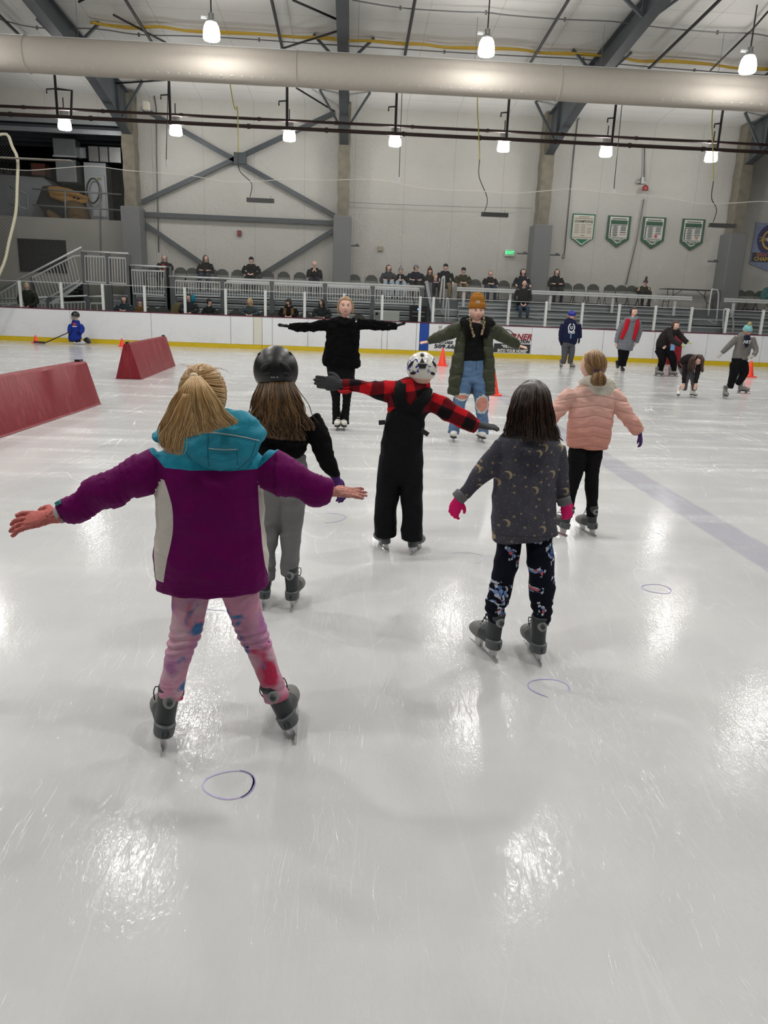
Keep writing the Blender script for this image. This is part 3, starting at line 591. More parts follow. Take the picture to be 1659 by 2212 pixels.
m=MB(); m.ch=[]; pc(m,30.3,[(108,410,8,0),(125,415,12,0),(150,416,8,0),(175,424,5,0),(192,429,3,0)]); pc(m,30.3,[(112,420,8,0),(140,430,8,0),(165,436,5,0),(190,436,3,0)]); m.skin('stuffed_arms',M('tan_felt',(140,104,52),.9,0,.3,6),t_,vox=.03,sm=2)
m=MB(); pc(m,30.35,[(150,440,12,0),(165,455,22,0),(170,476,26,0)]); pc(m,30.3,[(104,458,6,0),(116,470,10,0),(125,478,10,0)]); m.skin('stuffed_body',M('brown_felt',(92,70,40),.9,0,.35,6),t_,vox=.03,sm=2)
MB().prism([W(*u,30.5) for u in ((92,402),(78,440),(96,460),(112,465),(150,470),(150,430),(118,400))],(0,.1,0)).build('dark_cloth',blackp,t_)
t=thing('guard_rail',W(150,478,29.7),'grey pipe guard rail in front of the mezzanine equipment','railing')
for a,b in (((20,403),(58,419)),((70,408),(262,420)),((20,440),(58,452)),((70,443),(262,454))): MB().tube([W(*a,29.65),W(*b,29.65)],.028,7).build('rail',M('rail_grey',(120,124,126),.5,.3),t,smooth=True)
for px,py,b in ((59,419,474),(140,412,478),(216,416,480),(41,425,473)): MB().tube([W(px,py,29.65),W(px+2,b,29.65)],.028,7).build('post',M('rail_grey',(120,124,126),.5,.3),t,smooth=True)
tag(MB().tube([W(214,400,29.45),W(216,455,29.44),W(217,552,29.44)],.015,6).build('wall_conduit',cond,at=W(216,500,29.45)),'thin dark conduit down the grey mezzanine wall','conduit')
# ---------- bleachers
def plank(m,x0,x1,y,z,d=.25,h=.04): return m.box2((x0,y,z-h),(x1,y+d,z))
wav=M('dark_plank_edge',(66,68,70),.6)
t=thing('bleacher',(-3,27,FZ),'aluminium plank bleacher behind the picket railing, left part of the stands','bleacher')
xl0,xl1=W(232,640,27.2).x,W(916,680,27.2).x
for k in range(6):
    for j,(dz,mt,n_) in enumerate(((0,alu,'seat_plank'),(-.065,alud,'riser_plank'))):
        y=26.98+.2*k; z=.82+.185*k+dz; plank(MB(),xl0 if k<5 else xl0+1,xl1,y,z,.16 if j==0 else .04,.05 if j==0 else .08).build(n_,mt,t)
t=thing('bleacher',(8,27,FZ),'open aluminium plank bleacher right of the aisle, behind the skaters','bleacher')
for (pa,pb) in ((990,1497),(1570,1720)):
    for k in range(4):
        y=28.0-.5*k; z=1.80-.27*k; a,b=W(pa,660+k*14,y).x,W(pb,668+k*14,y).x
        plank(MB(),a,b,y,z,.30,.045).build('seat_plank',alud,t); m=MB(); n=int((b-a)/.1)
        m.add([(a+(b-a)*i/n,y-.02,z+.02+.03*abs(math.sin((a+(b-a)*i/n)*1.9))*s-.02*(1-s)) for i in range(n+1) for s in(0,1)],[(2*i,2*i+2,2*i+3,2*i+1) for i in range(n)]).build('seat_hem',wav,t)
        for j in range(4): plank(MB(),a,b,y+.02,z-.055-.058*j,.03,.05).build('riser_plank',alu if j!=1 else alud,t)
    for xx in np.linspace(W(pa,660,28).x+.5,W(pb,660,28).x-.5,5 if pb<1600 else 2): MB().box2((xx-.04,26.6,FZ),(xx+.04,28.1,.9)).build('support',alud,t)
slab('trim_4',(-8,28.1,FZ),(20,28.15,1.8),M('riser_dim',(96,98,100),.6))
t=thing('aisle_steps',W(952,700,27),'grey aluminium aisle steps between the two bleachers, under the hooped handrails','steps')
for a_,b_ in ((917,990),(1500,1568)):
    for k in range(5):
        y=26.6+.38*k; z=.66+.28*k; x0,x1=W(a_,690-k*8,y).x,W(b_,690-k*8,y).x
        MB().box2((x0,y,z-.05),(x1,y+.4,z)).build('tread',alu,t); MB().box2((x0,y+.02,z-.24),(x1,y+.05,z-.05)).build('riser',alud,t)
# guard planks above the bleachers
for a,b,l,Y in (((988,620),(1117,626),'above the bleacher left of the bald man',27.7),((1149,627),(1495,644),'long one in front of the row of empty chairs',27.7),((1565,644),(1760,653),'at the right photo edge',27.7),((489,600),(917,622),'on top of the picket railing',26.95)):
    p,q=W(*a,Y),W(*b,Y); t=thing('guard_plank',((p.x+q.x)/2,Y,p.z),'white horizontal aluminium guard plank '+l,'guard plank')
    for dz in (0,-.075): MB().box2((p.x,Y-.03,p.z-.06+dz),(q.x,Y+.03,p.z+.002+dz)).build('plank',whp,t,bevel=.006)
    if Y>27: 
        for f in np.linspace(.12,.9,max(2,int((q.x-p.x)/1.6))): x=p.x+(q.x-p.x)*f; MB().box2((x-.045,Y+.03,1.55),(x+.045,Y+.09,p.z-.1)).build('post',whp,t)
# picket railing
RY=26.9; PG=M('rail_post_grey',(92,95,97),.5,.2)
def pick(t,a,b,c,d,Y=RY,sp=.088):
    "panel with corner pixels: top a-b, bottom c-d"
    A,B,C_,D=W(*a,Y),W(*b,Y),W(*c,Y),W(*d,Y); m=MB(); n=max(2,int((B.x-A.x)/sp))
    for i in range(n+1): f=i/n; m.bar(A.lerp(B,f),C_.lerp(D,f),.024,.024,(0,1,0))
    m.bar(A,B,.05,.05); m.bar(C_,D,.05,.05); return m.build('picket_panel',alu,t)
def post(t,px,py,Y=RY,w=.16,z0=FZ,mt=PG): p=W(px,py,Y); return MB().box2((p.x-w/2,Y+.02,z0),(p.x+w/2,Y+.14,p.z)).build('post',mt,t)
def rail(t,a,b,Y=RY,r=.035,mt=alu): return MB().tube([W(*a,Y),W(*b,Y)],r,8).build('top_rail',mt,t,smooth=True)
t=thing('picket_railing',(0,RY,FZ),'long aluminium picket railing on grey posts in front of the left bleacher','railing')
rail(t,(365,597),(490,602)); ppx=[363,374,480,587,702,805,911]
for x,y in zip(ppx,(575,600,605,607,612,618,622)): post(t,x,y)
for i,(a,b) in enumerate(zip(ppx[1:],ppx[2:])): y0=606+i*4.4; pick(t,(a+5,y0),(b-5,y0+4),(a+5,y0+31),(b-5,y0+34))
t=thing('picket_railing',W(230,640,RY),'tall stepped aluminium picket railing around the landing at the left','railing')
rail(t,(177,543),(277,548)); rail(t,(281,573),(359,577))
for x,y in ((179,543),(231,546),(276,550),(283,573),(360,577)): post(t,x,y)
pick(t,(183,553),(227,555),(185,608),(229,611)); pick(t,(235,556),(271,558),(237,611),(273,613)); pick(t,(284,583),(354,586),(288,634),(354,638))
t=thing('stair_railing',W(90,640,RY),'sloping aluminium stair railing climbing to the landing at the far left','railing')
rail(t,(-10,630),(176,534)); pick(t,(70,600),(160,553),(88,652),(172,606),sp=.10); MB().bar(W(160,553,RY),W(174,552,RY),.05,.05).build('rail_end',alu,t)
pick(t,(-5,638),(44,606),(0,665),(44,650),sp=.12); post(t,67,598,w=.1); MB().prism([W(*u,RY+.06) for u in ((100,658),(178,606),(178,612),(112,662))],(0,.06,0)).build('stringer',alu,t)
tag(MB().prism([W(*u,28.4) for u in ((120,650),(176,610),(178,655))],(0,.3,0)).build('stair_shade_sheet',drk,at=W(150,640,28.4)),'near-black sheet standing in for the shade under the stairs','panel')  # shade below the stairs drawn as a near-black sheet
for k in range(8):
    y=27.05; p=W(92+k*10.5,652-k*6,27.1); 
    if k==0: st=thing('stairs',p,'grey metal stair treads behind the sloping railing','stairs')
    MB().box2((p.x-.1,27.1,p.z-.03),(p.x+.2,28.1,p.z)).build('tread',alud,st)
t=thing('picket_railing',W(110,650,26.0),'low front railing with short pickets just above the boards at the left','railing')
for a,b in (((-10,647),(103,642)),((103,642),(188,639)),((192,641),(222,640))): rail(t,a,b,26.0,.03)
for x,y in ((103,641),(190,639)): post(t,x,y,26.0,.13)
pick(t,(-10,656),(98,654),(-10,678),(98,676),26.0,.11); pick(t,(108,654),(184,652),(108,676),(184,674),26.0,.11); pick(t,(196,655),(224,655),(196,672),(224,672),26.0,.2)
# hooped handrails
for k,(lab,pts_) in enumerate((('at the left side of the middle aisle',[(922,622),(941,704),(940,702)]),('tall hoop in the middle of the middle aisle',[(950,655),(955,605),(957,600),(960,604),(956,680)]),('lower hoop in the middle aisle',[(961,698),(965,650),(967,645),(969,652),(968,698)]),('tall one beside the folding table',[(1530,682),(1537,630),(1542,626),(1552,634),(1547,700)]),('lower hoop right of the folding table aisle',[(1562,715),(1564,672),(1574,670),(1584,690),(1583,720)]))):
    Y=27.2 if k in(0,1,3) else 26.7
    t=thing('handrail',W(*pts_[-1],Y),'bent aluminium pipe handrail, '+lab,'handrail','hooped handrails')
    MB().tube([W(*q,Y) for q in pts_],.03,8,sub=4 if k else 1).build('hoop',alu,t,smooth=True)
    p=W(*pts_[0],Y); q=W(*pts_[-1],Y); MB().tube([V((p.x,Y,(p.z+q.z)/2)),V((q.x,Y,(p.z+q.z)/2-.15))],.02,6).build('mid_bar',alu,t)
t=thing('picket_railing',W(919,690,26.9),'flat grey panel post railing at the left of the middle aisle','railing'); MB().bar(W(921,607,26.7),W(938,700,26.5),.1,.06,(0,1,0)).build('sloping_rail',alud,t); MB().box2(W(921,610,26.8),W(929,702,26.8)+V((0,.1,0))).build('post',PG,t)
# ---------- folding chairs
def chair():
    t=thing('folding_chair',(0,0,0),'x','chair')
    m=MB(); 
    def arc(w,zb,zt,y0,y1): return [V((w*math.cos(a)*(1 if abs(math.cos(a))>.9 else 1),y0+(y1-y0)*math.sin(a),zb+(zt-zb)*math.sin(a)**.6)) for a in np.linspace(0,math.pi,13)]
    o=arc(.205,.56,.79,.17,.20); m.prism([(p.x,p.y,p.z) for p in o],(0,.02,0)); m.build('backrest',chairm,t,smooth='auto')
    MB().box2((-.2,.15,.50),(.2,.165,.57)).build('lower_slat',M('chair_grey_slat',(120,122,120),.5),t)
    MB().box2((-.2,-.22,.43),(.2,.16,.455)).build('seat',chairm,t,bevel=.02)
    for s in(-1,1):
        MB().tube([(s*.22,-.26,0),(s*.22,.16,.5),(s*.21,.19,.7)],.011,6).build('frame',blk,t); MB().tube([(s*.20,.24,0),(s*.2,-.12,.44)],.011,6).build('leg',blk,t)
    MB().tube([(-.22,-.2,.08),(.22,-.2,.08)],.009,5).build('crossbar',blk,t); MB().tube([(-.2,.2,.08),(.2,.2,.08)],.009,5).build('crossbar',blk,t)
    return t
ch0=chair(); first=True
def put_chair(px,py,Y,z,lab,grp):
    global first
    p=W(px,py,Y); 
    if first: o=ch0; o.location=(p.x,Y,z); first=False
    else: o=copy_tree(ch0,loc=(p.x,Y,z))
    o['label']=lab; o['group']=grp; return o
UP=((329,'beside the grey-haired woman, left end of the upper row'),(358,'under the grey-haired woman in the upper row'),(389,'first empty one right of the grey-haired woman'),(414,'left of the long-haired woman on the upper row'),(441,'under the long-haired woman on the upper row'),(479,'right of the long-haired woman on the upper row'),(512,'left of the man in black on the upper row'),(543,'under the man in black with a cap'),(577,'first empty one right of the man in black'),(612,'second empty one right of the man in black'),(647,'left of the balding man holding a phone'),(683,'under the balding man holding a phone'),(765,'first right of the middle column'),(802,'second right of the middle column'),(838,'under the person in the grey hood'),(865,'under the person in the grey pompom hat'),(898,'under the large man in navy'),(930,'under the person in the maroon hat'),(964,'under the man in black with tan trousers'),(1002,'under the man in the olive jacket'),(1028,'empty one right of the olive jacket man'),(1060,'under the woman in black between empty chairs'),(1090,'empty one left of the leaning person in navy'),(1120,'under the leaning person in the navy hood'),(1202,'under the dark-haired woman with crossed arms'),(1226,'right beside the dark-haired woman with crossed arms'),(1254,'empty, third from the third column'),(1285,'empty, below the CHAMPIONS pennant'),(1321,'empty, below the Bantam pennant'),(1347,'empty, two left of the bent person in olive'),(1369,'empty, right beside the bent person in olive'),(1393,'under the bent person in olive'),(1607,'first right of the rightmost column'),(1627,'second right of the rightmost column'),(1651,'under the teal backpack'))
for px,l in UP: put_chair(px,620,28.75,UZ,'dark green folding chair, '+l,'folding chairs on the upper platform')
FR=((62,'under the person in olive at the far left'),(268,'under the person in the blue-grey hood'),(300,'under the child in tan'),(326,'empty, right of the child in tan'),(350,'empty, second right of the child in tan'),(378,'beside the khaki bag in the front row'),(409,'under the person with the turquoise hood'),(451,'under the child in the dark helmet'),(476,'empty, right of the child in the dark helmet'),(509,'empty, left of the blonde woman'),(538,'under the blonde woman in teal grey'),(573,'empty, right of the blonde woman'),(598,'empty, left of the man in the tan vest'),(626,'under the man in the tan vest'),(659,'empty, right of the man in the tan vest'),(694,'under the dark-haired woman in grey'),(775,'empty, behind the shoulder of the woman in black'))
for px,l in FR: put_chair(px,690,26.05,FZ,'dark green folding chair, '+l,'folding chairs in the front row behind the boards')
# ---------- table, bag, cabinet, screen
t=thing('folding_table',W(1487,630,28.9),'black folding table on the upper platform left of the rightmost column','table'); p,q=W(1430,626,28.9),W(1546,632,28.9); zt=UZ+.73
MB().box2((p.x,28.5,zt-.03),(q.x,29.2,zt)).build('tabletop',blackp,t,bevel=.01)
for s,x in ((1,p.x+.3),(-1,q.x-.3)):
    for yy in (28.6,29.1): MB().tube([(x,yy,zt-.03),(x+s*.02,yy,UZ+.45),(x-s*.10,yy,UZ+.3),(x-s*.12,yy,UZ)],.014,6,sub=2).build('leg',blk,t)
    MB().tube([(x-s*.1,28.6,UZ+.25),(x-s*.1,29.1,UZ+.25)],.012,5).build('crossbar',blk,t); MB().tube([(x,28.85,UZ+.4),(x+s*.45,28.85,zt-.04)],.012,5).build('brace',blk,t)
t=thing('backpack',W(1652,632,28.6),'teal backpack on a chair at the right photo edge','backpack'); c=V((W(1655,640,28.6).x,28.62,UZ+.5)); m=MB(); m.chain([c+V((0,0,-.02)),c+V((0,0,.18)),c+V((0,-.02,.36))],[.2,.21,.13],.6); m.skin('bag',cloth('teal_bag',(48,98,96)),t,vox=.02,wr=folds(.01)); MB().box(c+V((.02,-.14,.12)),(.2,.05,.16)).build('pocket',cloth('teal_bag2',(62,116,110)),t,bevel=.02); MB().tube([c+V((-.04,-.05,.38)),c+V((0,-.05,.43)),c+V((.05,-.05,.38))],.012,5,sub=3).build('handle',blackp,t)
t=thing('utility_cabinet',W(843,690,26.4),'low white cabinet with a grey panel behind the boards near the blue stripe','cabinet'); p,q=W(808,671,26.4),W(862,700,26.4)
MB().box2((p.x,26.4,FZ),(q.x,26.8,p.z)).build('body',M('cabinet_offwhite',(176,178,172),.5),t,bevel=.01); MB().box2((p.x+.02,26.38,FZ+.1),(p.x+.22,26.4,p.z-.03)).build('control_panel',sil,t); MB().box((p.x+.1,26.375,p.z-.1),(.08,.01,.08)).build('dark_display',drk,t)
t=thing('media_cart',W(904,690,26.3),'black electronics rack with a small blue light behind the blue stripe','electronics'); p,q=W(887,659,26.3),W(922,690,26.3)
MB().box2((p.x,26.3,FZ+.2),(q.x,26.8,p.z)).build('case',blackp,t,bevel=.01); MB().box(W(903,668,26.29),(.035,.02,.035)).build('blue_light',emit('led_blue',(.1,.3,1),6),t)
for dz,py in ((0,674),(0,683)): MB().box(W(904,py,26.29),(.42,.02,.03)).build('silver_strip',sil,t)
MB().tube([W(893,645,26.3),W(895,655,26.3),W(893,660,26.3)],.012,5).build('cable',blackp,t); MB().box2((p.x-.4,26.2,FZ),(q.x+.2,26.7,.95)).build('base_cover',M('cart_dark_green',(44,50,46),.6),t)
# ---------- soft cushions and cones on the ice
def padm():
    t=NT('red_vinyl_pad'); co=t.co(); s=t.sep(co); w=t.noise(t.mapv(co,(3,3,.45),(0,.5,0)),3,4,.6,1.0); sc=t.noise(co,7,4,.65)
    col=t.mix(t.e('max(0,min(1,(a-0.52)*7))*0.55',a=w),srgb(122,14,28),srgb(156,66,74)); col=t.mix(t.e('max(0,min(1,(a-0.62)*9))*0.6',a=sc),col,srgb(70,18,26)); t.bump(w,.5,.03); return t.fin(col,.42,0,.5)
pad=padm()
def cushion(a,b,h,wb,wt,lab,side=-1):
    a,b=V(a),V(b); d=(b-a).normalized(); n=V((-d.y,d.x,0))*side; t=thing('foam_divider',a,lab,'foam divider')
    m=MB(); N=14; L=(b-a).length; rg=[]
    for i in range(N+1):
        p=a+d*(L*i/N); o=.008*math.sin(i*2.3)
        pr=[(0,.004),(.02,.02),(wb*.5-wt*.5-.01+o,h*.96),(wb*.5-wt*.5+.02,h),(wb*.5+wt*.5-.02,h),(wb*.5+wt*.5+.01,h*.96),(wb-.02,.02),(wb,.004)]
        rg.append([p+n*x+V((0,0,z)) for x,z in pr])
    m.loft(rg).build('pad',pad,t,smooth='auto'); 
    for f in (.02,.98): p=a+d*(L*f)+n*(wb*.5)+V((0,0,h+.012)); MB().bar(p-d*.06,p+d*.06,wt*.5,.03).build('strap',blackp,t)
g1=G(220,873); g0=G(0,947); dd=(g1-g0).normalized(); cushion(g1-dd*4.6,g1,.60,.5,.14,'large red foam divider wedge cut by the left photo edge',1)
a,b=G(307,820),G(373,793); cushion(a,a+(b-a).normalized()*3.3,.66,.5,.1,'red foam divider wedge standing on the ice behind the ponytail girl',1)
a=V((W(1442,776,24.4).x,24.4,0)); cushion(a,a+V((.5,.1,0)),.98,.3,.16,'tall dark red foam pad against the boards behind the crouching skater in black',1)
con=M('cone_orange_red',(246,66,40),.5)
def cone(px,py,h,r,lab,far=False):
    p=G(px,py); t=thing('traffic_cone',p,lab,'cone','orange training cones on the ice'); 
    MB().box(p+V((0,0,.012)),(r*2.6,r*2.6,.024)).build('base',con,t,bevel=.006); lathe(MB(),p,[(r,.02),(r*.95,.04),(r*.25,h-.01),(r*.18,h)],16).build('body',con,t,smooth='auto')
cone(955,790,.46,.115,'tall orange cone beside the olive coat'); cone(1064,853,.42,.115,'orange cone mostly hidden behind the olive coat legs'); cone(1618,814,.43,.115,'orange cone at the right edge behind the teal hat skater'); cone(78,741,.24,.08,'small orange cone behind the hockey stick blade'); cone(264,748,.24,.08,'small orange cone right of the kneeling child')
# ---------- felt-pen circles on the ice
def circ(px,py,r,lab,a0=0,a1=6.283,w=.006,c=(118,96,170)):
    p=G(px,py); m=MB(); n=40; vs=[]
    for i in range(n+1):
        a=a0+(a1-a0)*i/n; rr=r*(1+.05*math.sin(3*a+px)); ww=w*(.6+.4*math.sin(a*1.3+px)**2)
        for s in(-1,1): vs.append((p.x+(rr+s*ww)*math.cos(a),p.y+(rr*.9+s*ww)*math.sin(a),.0012))
    m.add(vs,[(2*i,2*i+1,2*i+3,2*i+2) for i in range(n)]); return tag(m.build('drawn_circle',M('violet_marker%d'%c[0],c,.5,0,.3,30),at=p,fixn=False),'faint violet circle drawn on the ice, '+lab,'drawn circle')
circ(495,1695,.080,'nearest one, below the purple jacket girl',w=.004,c=(174,164,200)); circ(495,1695,.083,'darker right arc of the nearest one',-1.0,1.3,.005,(140,128,178)); circ(1187,1486,.085,'right below the moon hoodie girl’s skates',-.3,4.4,.004,(156,146,192)); circ(1419,1272,.080,'at the right, clear of all skaters',w=.004,c=(152,140,190))
circ(704,1118,.14,'between the grey trousers and the black overalls',-1.6,1.5,.004,(150,145,190)); circ(1005,1205,.12,'between plaid shirt boy and moon hoodie girl',-1.2,2.6,.003,(170,165,195)); circ(480,1304,.1,'behind the purple jacket girl’s legs',1.4,5,.003,(150,140,190)); circ(243,968,.14,'at the left by the raised purple sleeve',.5,2.8,.005,(120,116,150))
from mathutils.bvhtree import BVHTree
def bvh(ob):
    me=ob.data; o=ORG[ob.name]; return BVHTree.FromPolygons([v.co+o for v in me.vertices],[tuple(p.vertices) for p in me.polygons])
def hit(tree,px,py,off=.002):
    d=ray(px,py).normalized(); r=tree.ray_cast(CAMP,d); 
    return (r[0]-d*off,r[1]) if r[0] else (None,None)
def hitline(ob,pts,r,name,mat,par,sub=6,off=0.0):
    "thin seam or piping following a surface"
    t=bvh(ob); q=cr([(a,b) for a,b in pts],sub); P=[hit(t,a,b,off)[0] for a,b in q]; P=[p for p in P if p]
    if len(P)>1: return MB().tube(P,r,6).build(name,mat,par,smooth=True)
skinm=M('skin',(224,180,162),.5,0,.05,12,spec=.35); skinp=M('pink_skin',(208,138,120),.5,0,.06,12)
def frame(f,up=(0,0,1)):
    f=V(f).normalized(); r=f.cross(V(up)).normalized(); u=r.cross(f); return Matrix((r,f,u)).transposed()
def head(mb,c,r,f,seg=36,rg=28):
    def fn(p):
        x,y,z=p; 
        if z<0: k=(-z)**1.6; x*=1-.30*k; y*=(1-.05*k) if y>0 else (1-.45*k)
        if y>0:
            g=lambda a,b,cx,cz: math.exp(-(((abs(x)-cx)/a)**2+((z-cz)/b)**2))
            y*=.96; y+=.20*g(.12,.10,0,-.22)+.10*g(.09,.2,0,-.02)-.10*g(.17,.12,.37,.07)+.05*g(.22,.06,0,-.5)+.07*g(.25,.14,0,-.8)+.04*g(.2,.08,.35,.27)+.03*g(.2,.2,.5,-.25)
        return (x,y,z)
    Mx=frame(f); mb.ell(c,(r,r*1.24,r*1.40),Mx,seg,rg,fn=fn)
    for s in(-1,1): mb.ell(V(c)+Mx@V((s*r*.98,-.05*r,-.08*r)),(.10*r,.2*r,.30*r),Mx,10,8)
    return Mx
irism=M('dark_iris',(40,34,30),.2); whitem=M('eye_white',(214,206,202),.3); lipm=M('lip_pink',(176,98,98),.45)
def face(par,c,r,Mx,brow=(92,70,50),det=True):
    c=V(c)
    for s in(-1,1):
        e=c+Mx@V((s*.37*r,1.045*r,.10*r)); m=MB(); m.ell(e,(.155*r,.07*r,.085*r),Mx,10,8); m.ell(e+Mx@V((0,.035*r,0)),(.075*r,.05*r,.08*r),Mx,8,6,m=1); m.build('eye',[whitem,irism],par,smooth=True)
        MB().tube([c+Mx@V((s*(.18+.4*t)*r,(1.20-.16*t*t)*r,(.29+.10*math.sin(t*2.6))*r)) for t in (0,.25,.5,.75,1)],.022*r,5).build('eyebrow',M('brow%d'%brow[0],brow,.8),par,smooth=True)
        MB().tube([c+Mx@V((s*(.2+.36*t)*r,(1.125-.06*t)*r,(.145+.05*math.sin(t*3))*r)) for t in (0,.25,.5,.75,1)],.014*r,5).build('eyelash',irism,par,smooth=True)
    m=MB(); m.ell(c+Mx@V((0,1.165*r,-.655*r)),(.25*r,.09*r,.045*r),Mx,12,8); m.ell(c+Mx@V((0,1.165*r,-.72*r)),(.2*r,.09*r,.05*r),Mx,12,8); m.build('lips',lipm,par,smooth=True)
def hand(mb,w,d,n,L,thumb=1,curl=.25,spread=.12,k=1.0,fl=1.0,tang=.9):
    "w wrist, d along the hand, n back-of-hand normal, thumb=+1/-1 side"
    w=V(w);d=V(d).normalized();n=(V(n)-d*V(n).dot(d)).normalized();s=d.cross(n)*thumb
    mb.chain([w-d*.10*L,w+d*.06*L,w+d*.28*L,w+d*.48*L],[x*L*k for x in(.115,.13,.19,.20)],[x*L*k for x in(.095,.10,.09,.075)],ref=n,n=14,sub=3,cap=.5)
    for i,(o,l) in enumerate(((.145,.40),(.05,.46),(-.045,.43),(-.135,.33))):
        b=w+d*.44*L+s*o*L; dd=(d+s*o*spread*8).normalized(); P=[b];a=0; cu=curl*(1+.12*i)
        for q in(.44,.32,.24):
            P.append(P[-1]+(dd*math.cos(a)-n*math.sin(a))*l*L*q*fl); a+=cu*1.4
        mb.chain(P,[x*L*k for x in(.050,.048,.044,.038)],None,ref=n,n=10,sub=3,cap=.9)
    b=w+d*.10*L+s*.10*L; t1=(d*.65+s*tang-n*.25).normalized(); t2=(d*.85+s*tang*.45-n*.3).normalized(); p1=b+t1*.19*L; p2=p1+t2*.15*L
    mb.chain([b,p1,p2,p2+(d+s*.1-n*.25).normalized()*.10*L],[x*L*k for x in(.07,.06,.052,.042)],None,ref=n,n=10,sub=3,cap=.9)
def capfn(zl=.50,sx=.9):
    def fn(q):
        x,y,z=q; s=lambda a,b,v: min(1,max(0,(v-a)/(b-a)))
        t=s(-.05,.25,y)*s(zl+.10,zl-.12,z)*s(sx+.08,sx-.1,abs(x)); k=1-.34*t; return (x*k,y*k,z)
    return fn
# ---- skates
boot_d=M('rental_boot_dark',(54,59,60),.5,0,.12,20); boot_g=M('rental_boot_grey',(120,118,114),.6,0,.15,30); solem=M('rental_sole_grey',(86,89,92),.5); steelb=M('blade_steel',(190,190,190),.22,.9); boot_w=M('white_leather',(222,218,210),.45,0,.08,15); solek=M('skate_sole_dark',(44,38,34),.5)
def skate(par,heel,up,hd,sc=1.0,kind='rental',num=None,vox=.006):
    heel=V(heel); f=V((math.sin(R(hd)),math.cos(R(hd)),0)); u=V(up); u=(u-f*u.dot(f)*.8).normalized(); f=(f-u*f.dot(u)).normalized(); s=f.cross(u)
    Q=lambda x,y,z: heel+(s*x+f*y+u*z)*sc
    m=MB(); z0=.062; k=sc
    m.chain([Q(0,.045,z0+.045),Q(0,.11,z0+.042),Q(0,.18,z0+.036),Q(0,.225,z0+.030)],[.034*k,.040*k,.043*k,.034*k],[.046*k,.042*k,.036*k,.028*k],ref=u,sub=4,cap=.8)
    m.chain([Q(0,.058,z0+.02),Q(0,.056,z0+.07),Q(0,.05,z0+.12),Q(0,.042,z0+.172)],[.034*k,.034*k,.036*k,.040*k],[.050*k,.046*k,.043*k,.046*k],ref=f,sub=4,cap=.25)
    main={'rental':boot_d,'white':boot_w,'hockey':M('hockey_boot',(36,36,38),.4),'grey':boot_g}[kind]
    b=m.skin('skate',main,par,vox=max(vox,.006),sm=2)
    if kind=='rental':
        m=MB(); m.chain([Q(0,.145,z0+.042),Q(0,.19,z0+.036),Q(0,.229,z0+.030)],[.0445*k,.0465*k,.038*k],[.042*k,.041*k,.031*k],ref=u,sub=4,cap=.8); m.build('toe_shell',boot_g,b,smooth=True)
        m=MB(); m.chain([Q(0,.045,z0-.002),Q(0,.045,z0+.012),Q(0,.045,z0+.038)],[.034*k,.036*k,.037*k],[.046*k,.048*k,.049*k],ref=f,sub=3,cap=.15); m.build('heel_cup',solem,b,smooth='auto')
        P=[Q(.030*math.sin(a),-.006+.012*(1-math.cos(a*.9)),z0+.155-.048*math.cos(a*.5)**3) for a in np.linspace(-1.5,1.5,11)]
        MB().loft([[Q(.022*math.cos(a)*q,.000-.004*q+.012*abs(math.cos(a)*q)**2-(.004 if i else 0),z0+.134+.022*math.sin(a)*q) for a in np.linspace(0,6.283,17)[:-1]] for i,q in enumerate((1,1,.75))]).build('ankle_badge',M('badge_light_grey',(150,152,150),.5),b,smooth='auto')
        MB().ell(Q(0,-.010,z0+.134),(.011*k,.007*k,.011*k),Matrix((s,f,u)).transposed(),10,8).build('badge_dot',boot_d,b,smooth=True)
    else:
        m=MB(); m.chain([Q(0,.01,z0-.008),Q(0,.10,z0-.006),Q(0,.18,z0-.008),Q(0,.245,z0-.006)],[.028*k,.032*k,.042*k,.03*k],[.008*k]*4,ref=u,sub=4,cap=.5); m.build('sole',solek if kind!='grey' else solem,b,smooth='auto')
    m=MB(); n=9; pr=[(-.012+.29*i/n,.004*(2*i/n-1)**4+.0) for i in range(n+1)]
    m.prism([Q(-.002,y,z) for y,z in pr]+[Q(-.002,y,.020) for y,z in reversed(pr)],s*.004*k)
    for y in (.045,.185): m.prism([Q(-.006,y-.022,.018),Q(-.006,y+.022,.018),Q(-.010,y+.032,z0),Q(-.010,y-.032,z0)],s*.016*k)
    m.build('blade',steelb,b)
    lm=M('lace_black' if kind in('rental','hockey','grey') else 'lace_white',(34,34,36) if kind!='white' else (226,224,218),.8); m=MB()
    for i in range(5):
        t=i/4; y=.155-.06*t; z=z0+.075+.085*t; m.tube([Q(-.026,y-.01,z),Q(0,y+.012,z+.006),Q(.026,y-.01,z)],.003*k,5)
    for q in(-1,1): m.tube([Q(q*.03,.08,z0+.15),Q(q*.046,.065,z0+.158),Q(q*.050,.055,z0+.14),Q(q*.043,.055,z0+.115)],.0022*k,5,sub=2)
    m.build('laces',lm,b,smooth=True)
    if num: text('number',num,Q(0,-.0085,z0+.018),.030*k,ink,b,ext=.0006,M3=Matrix((s,u,-f)).transposed(),bold=.0006)
    return b
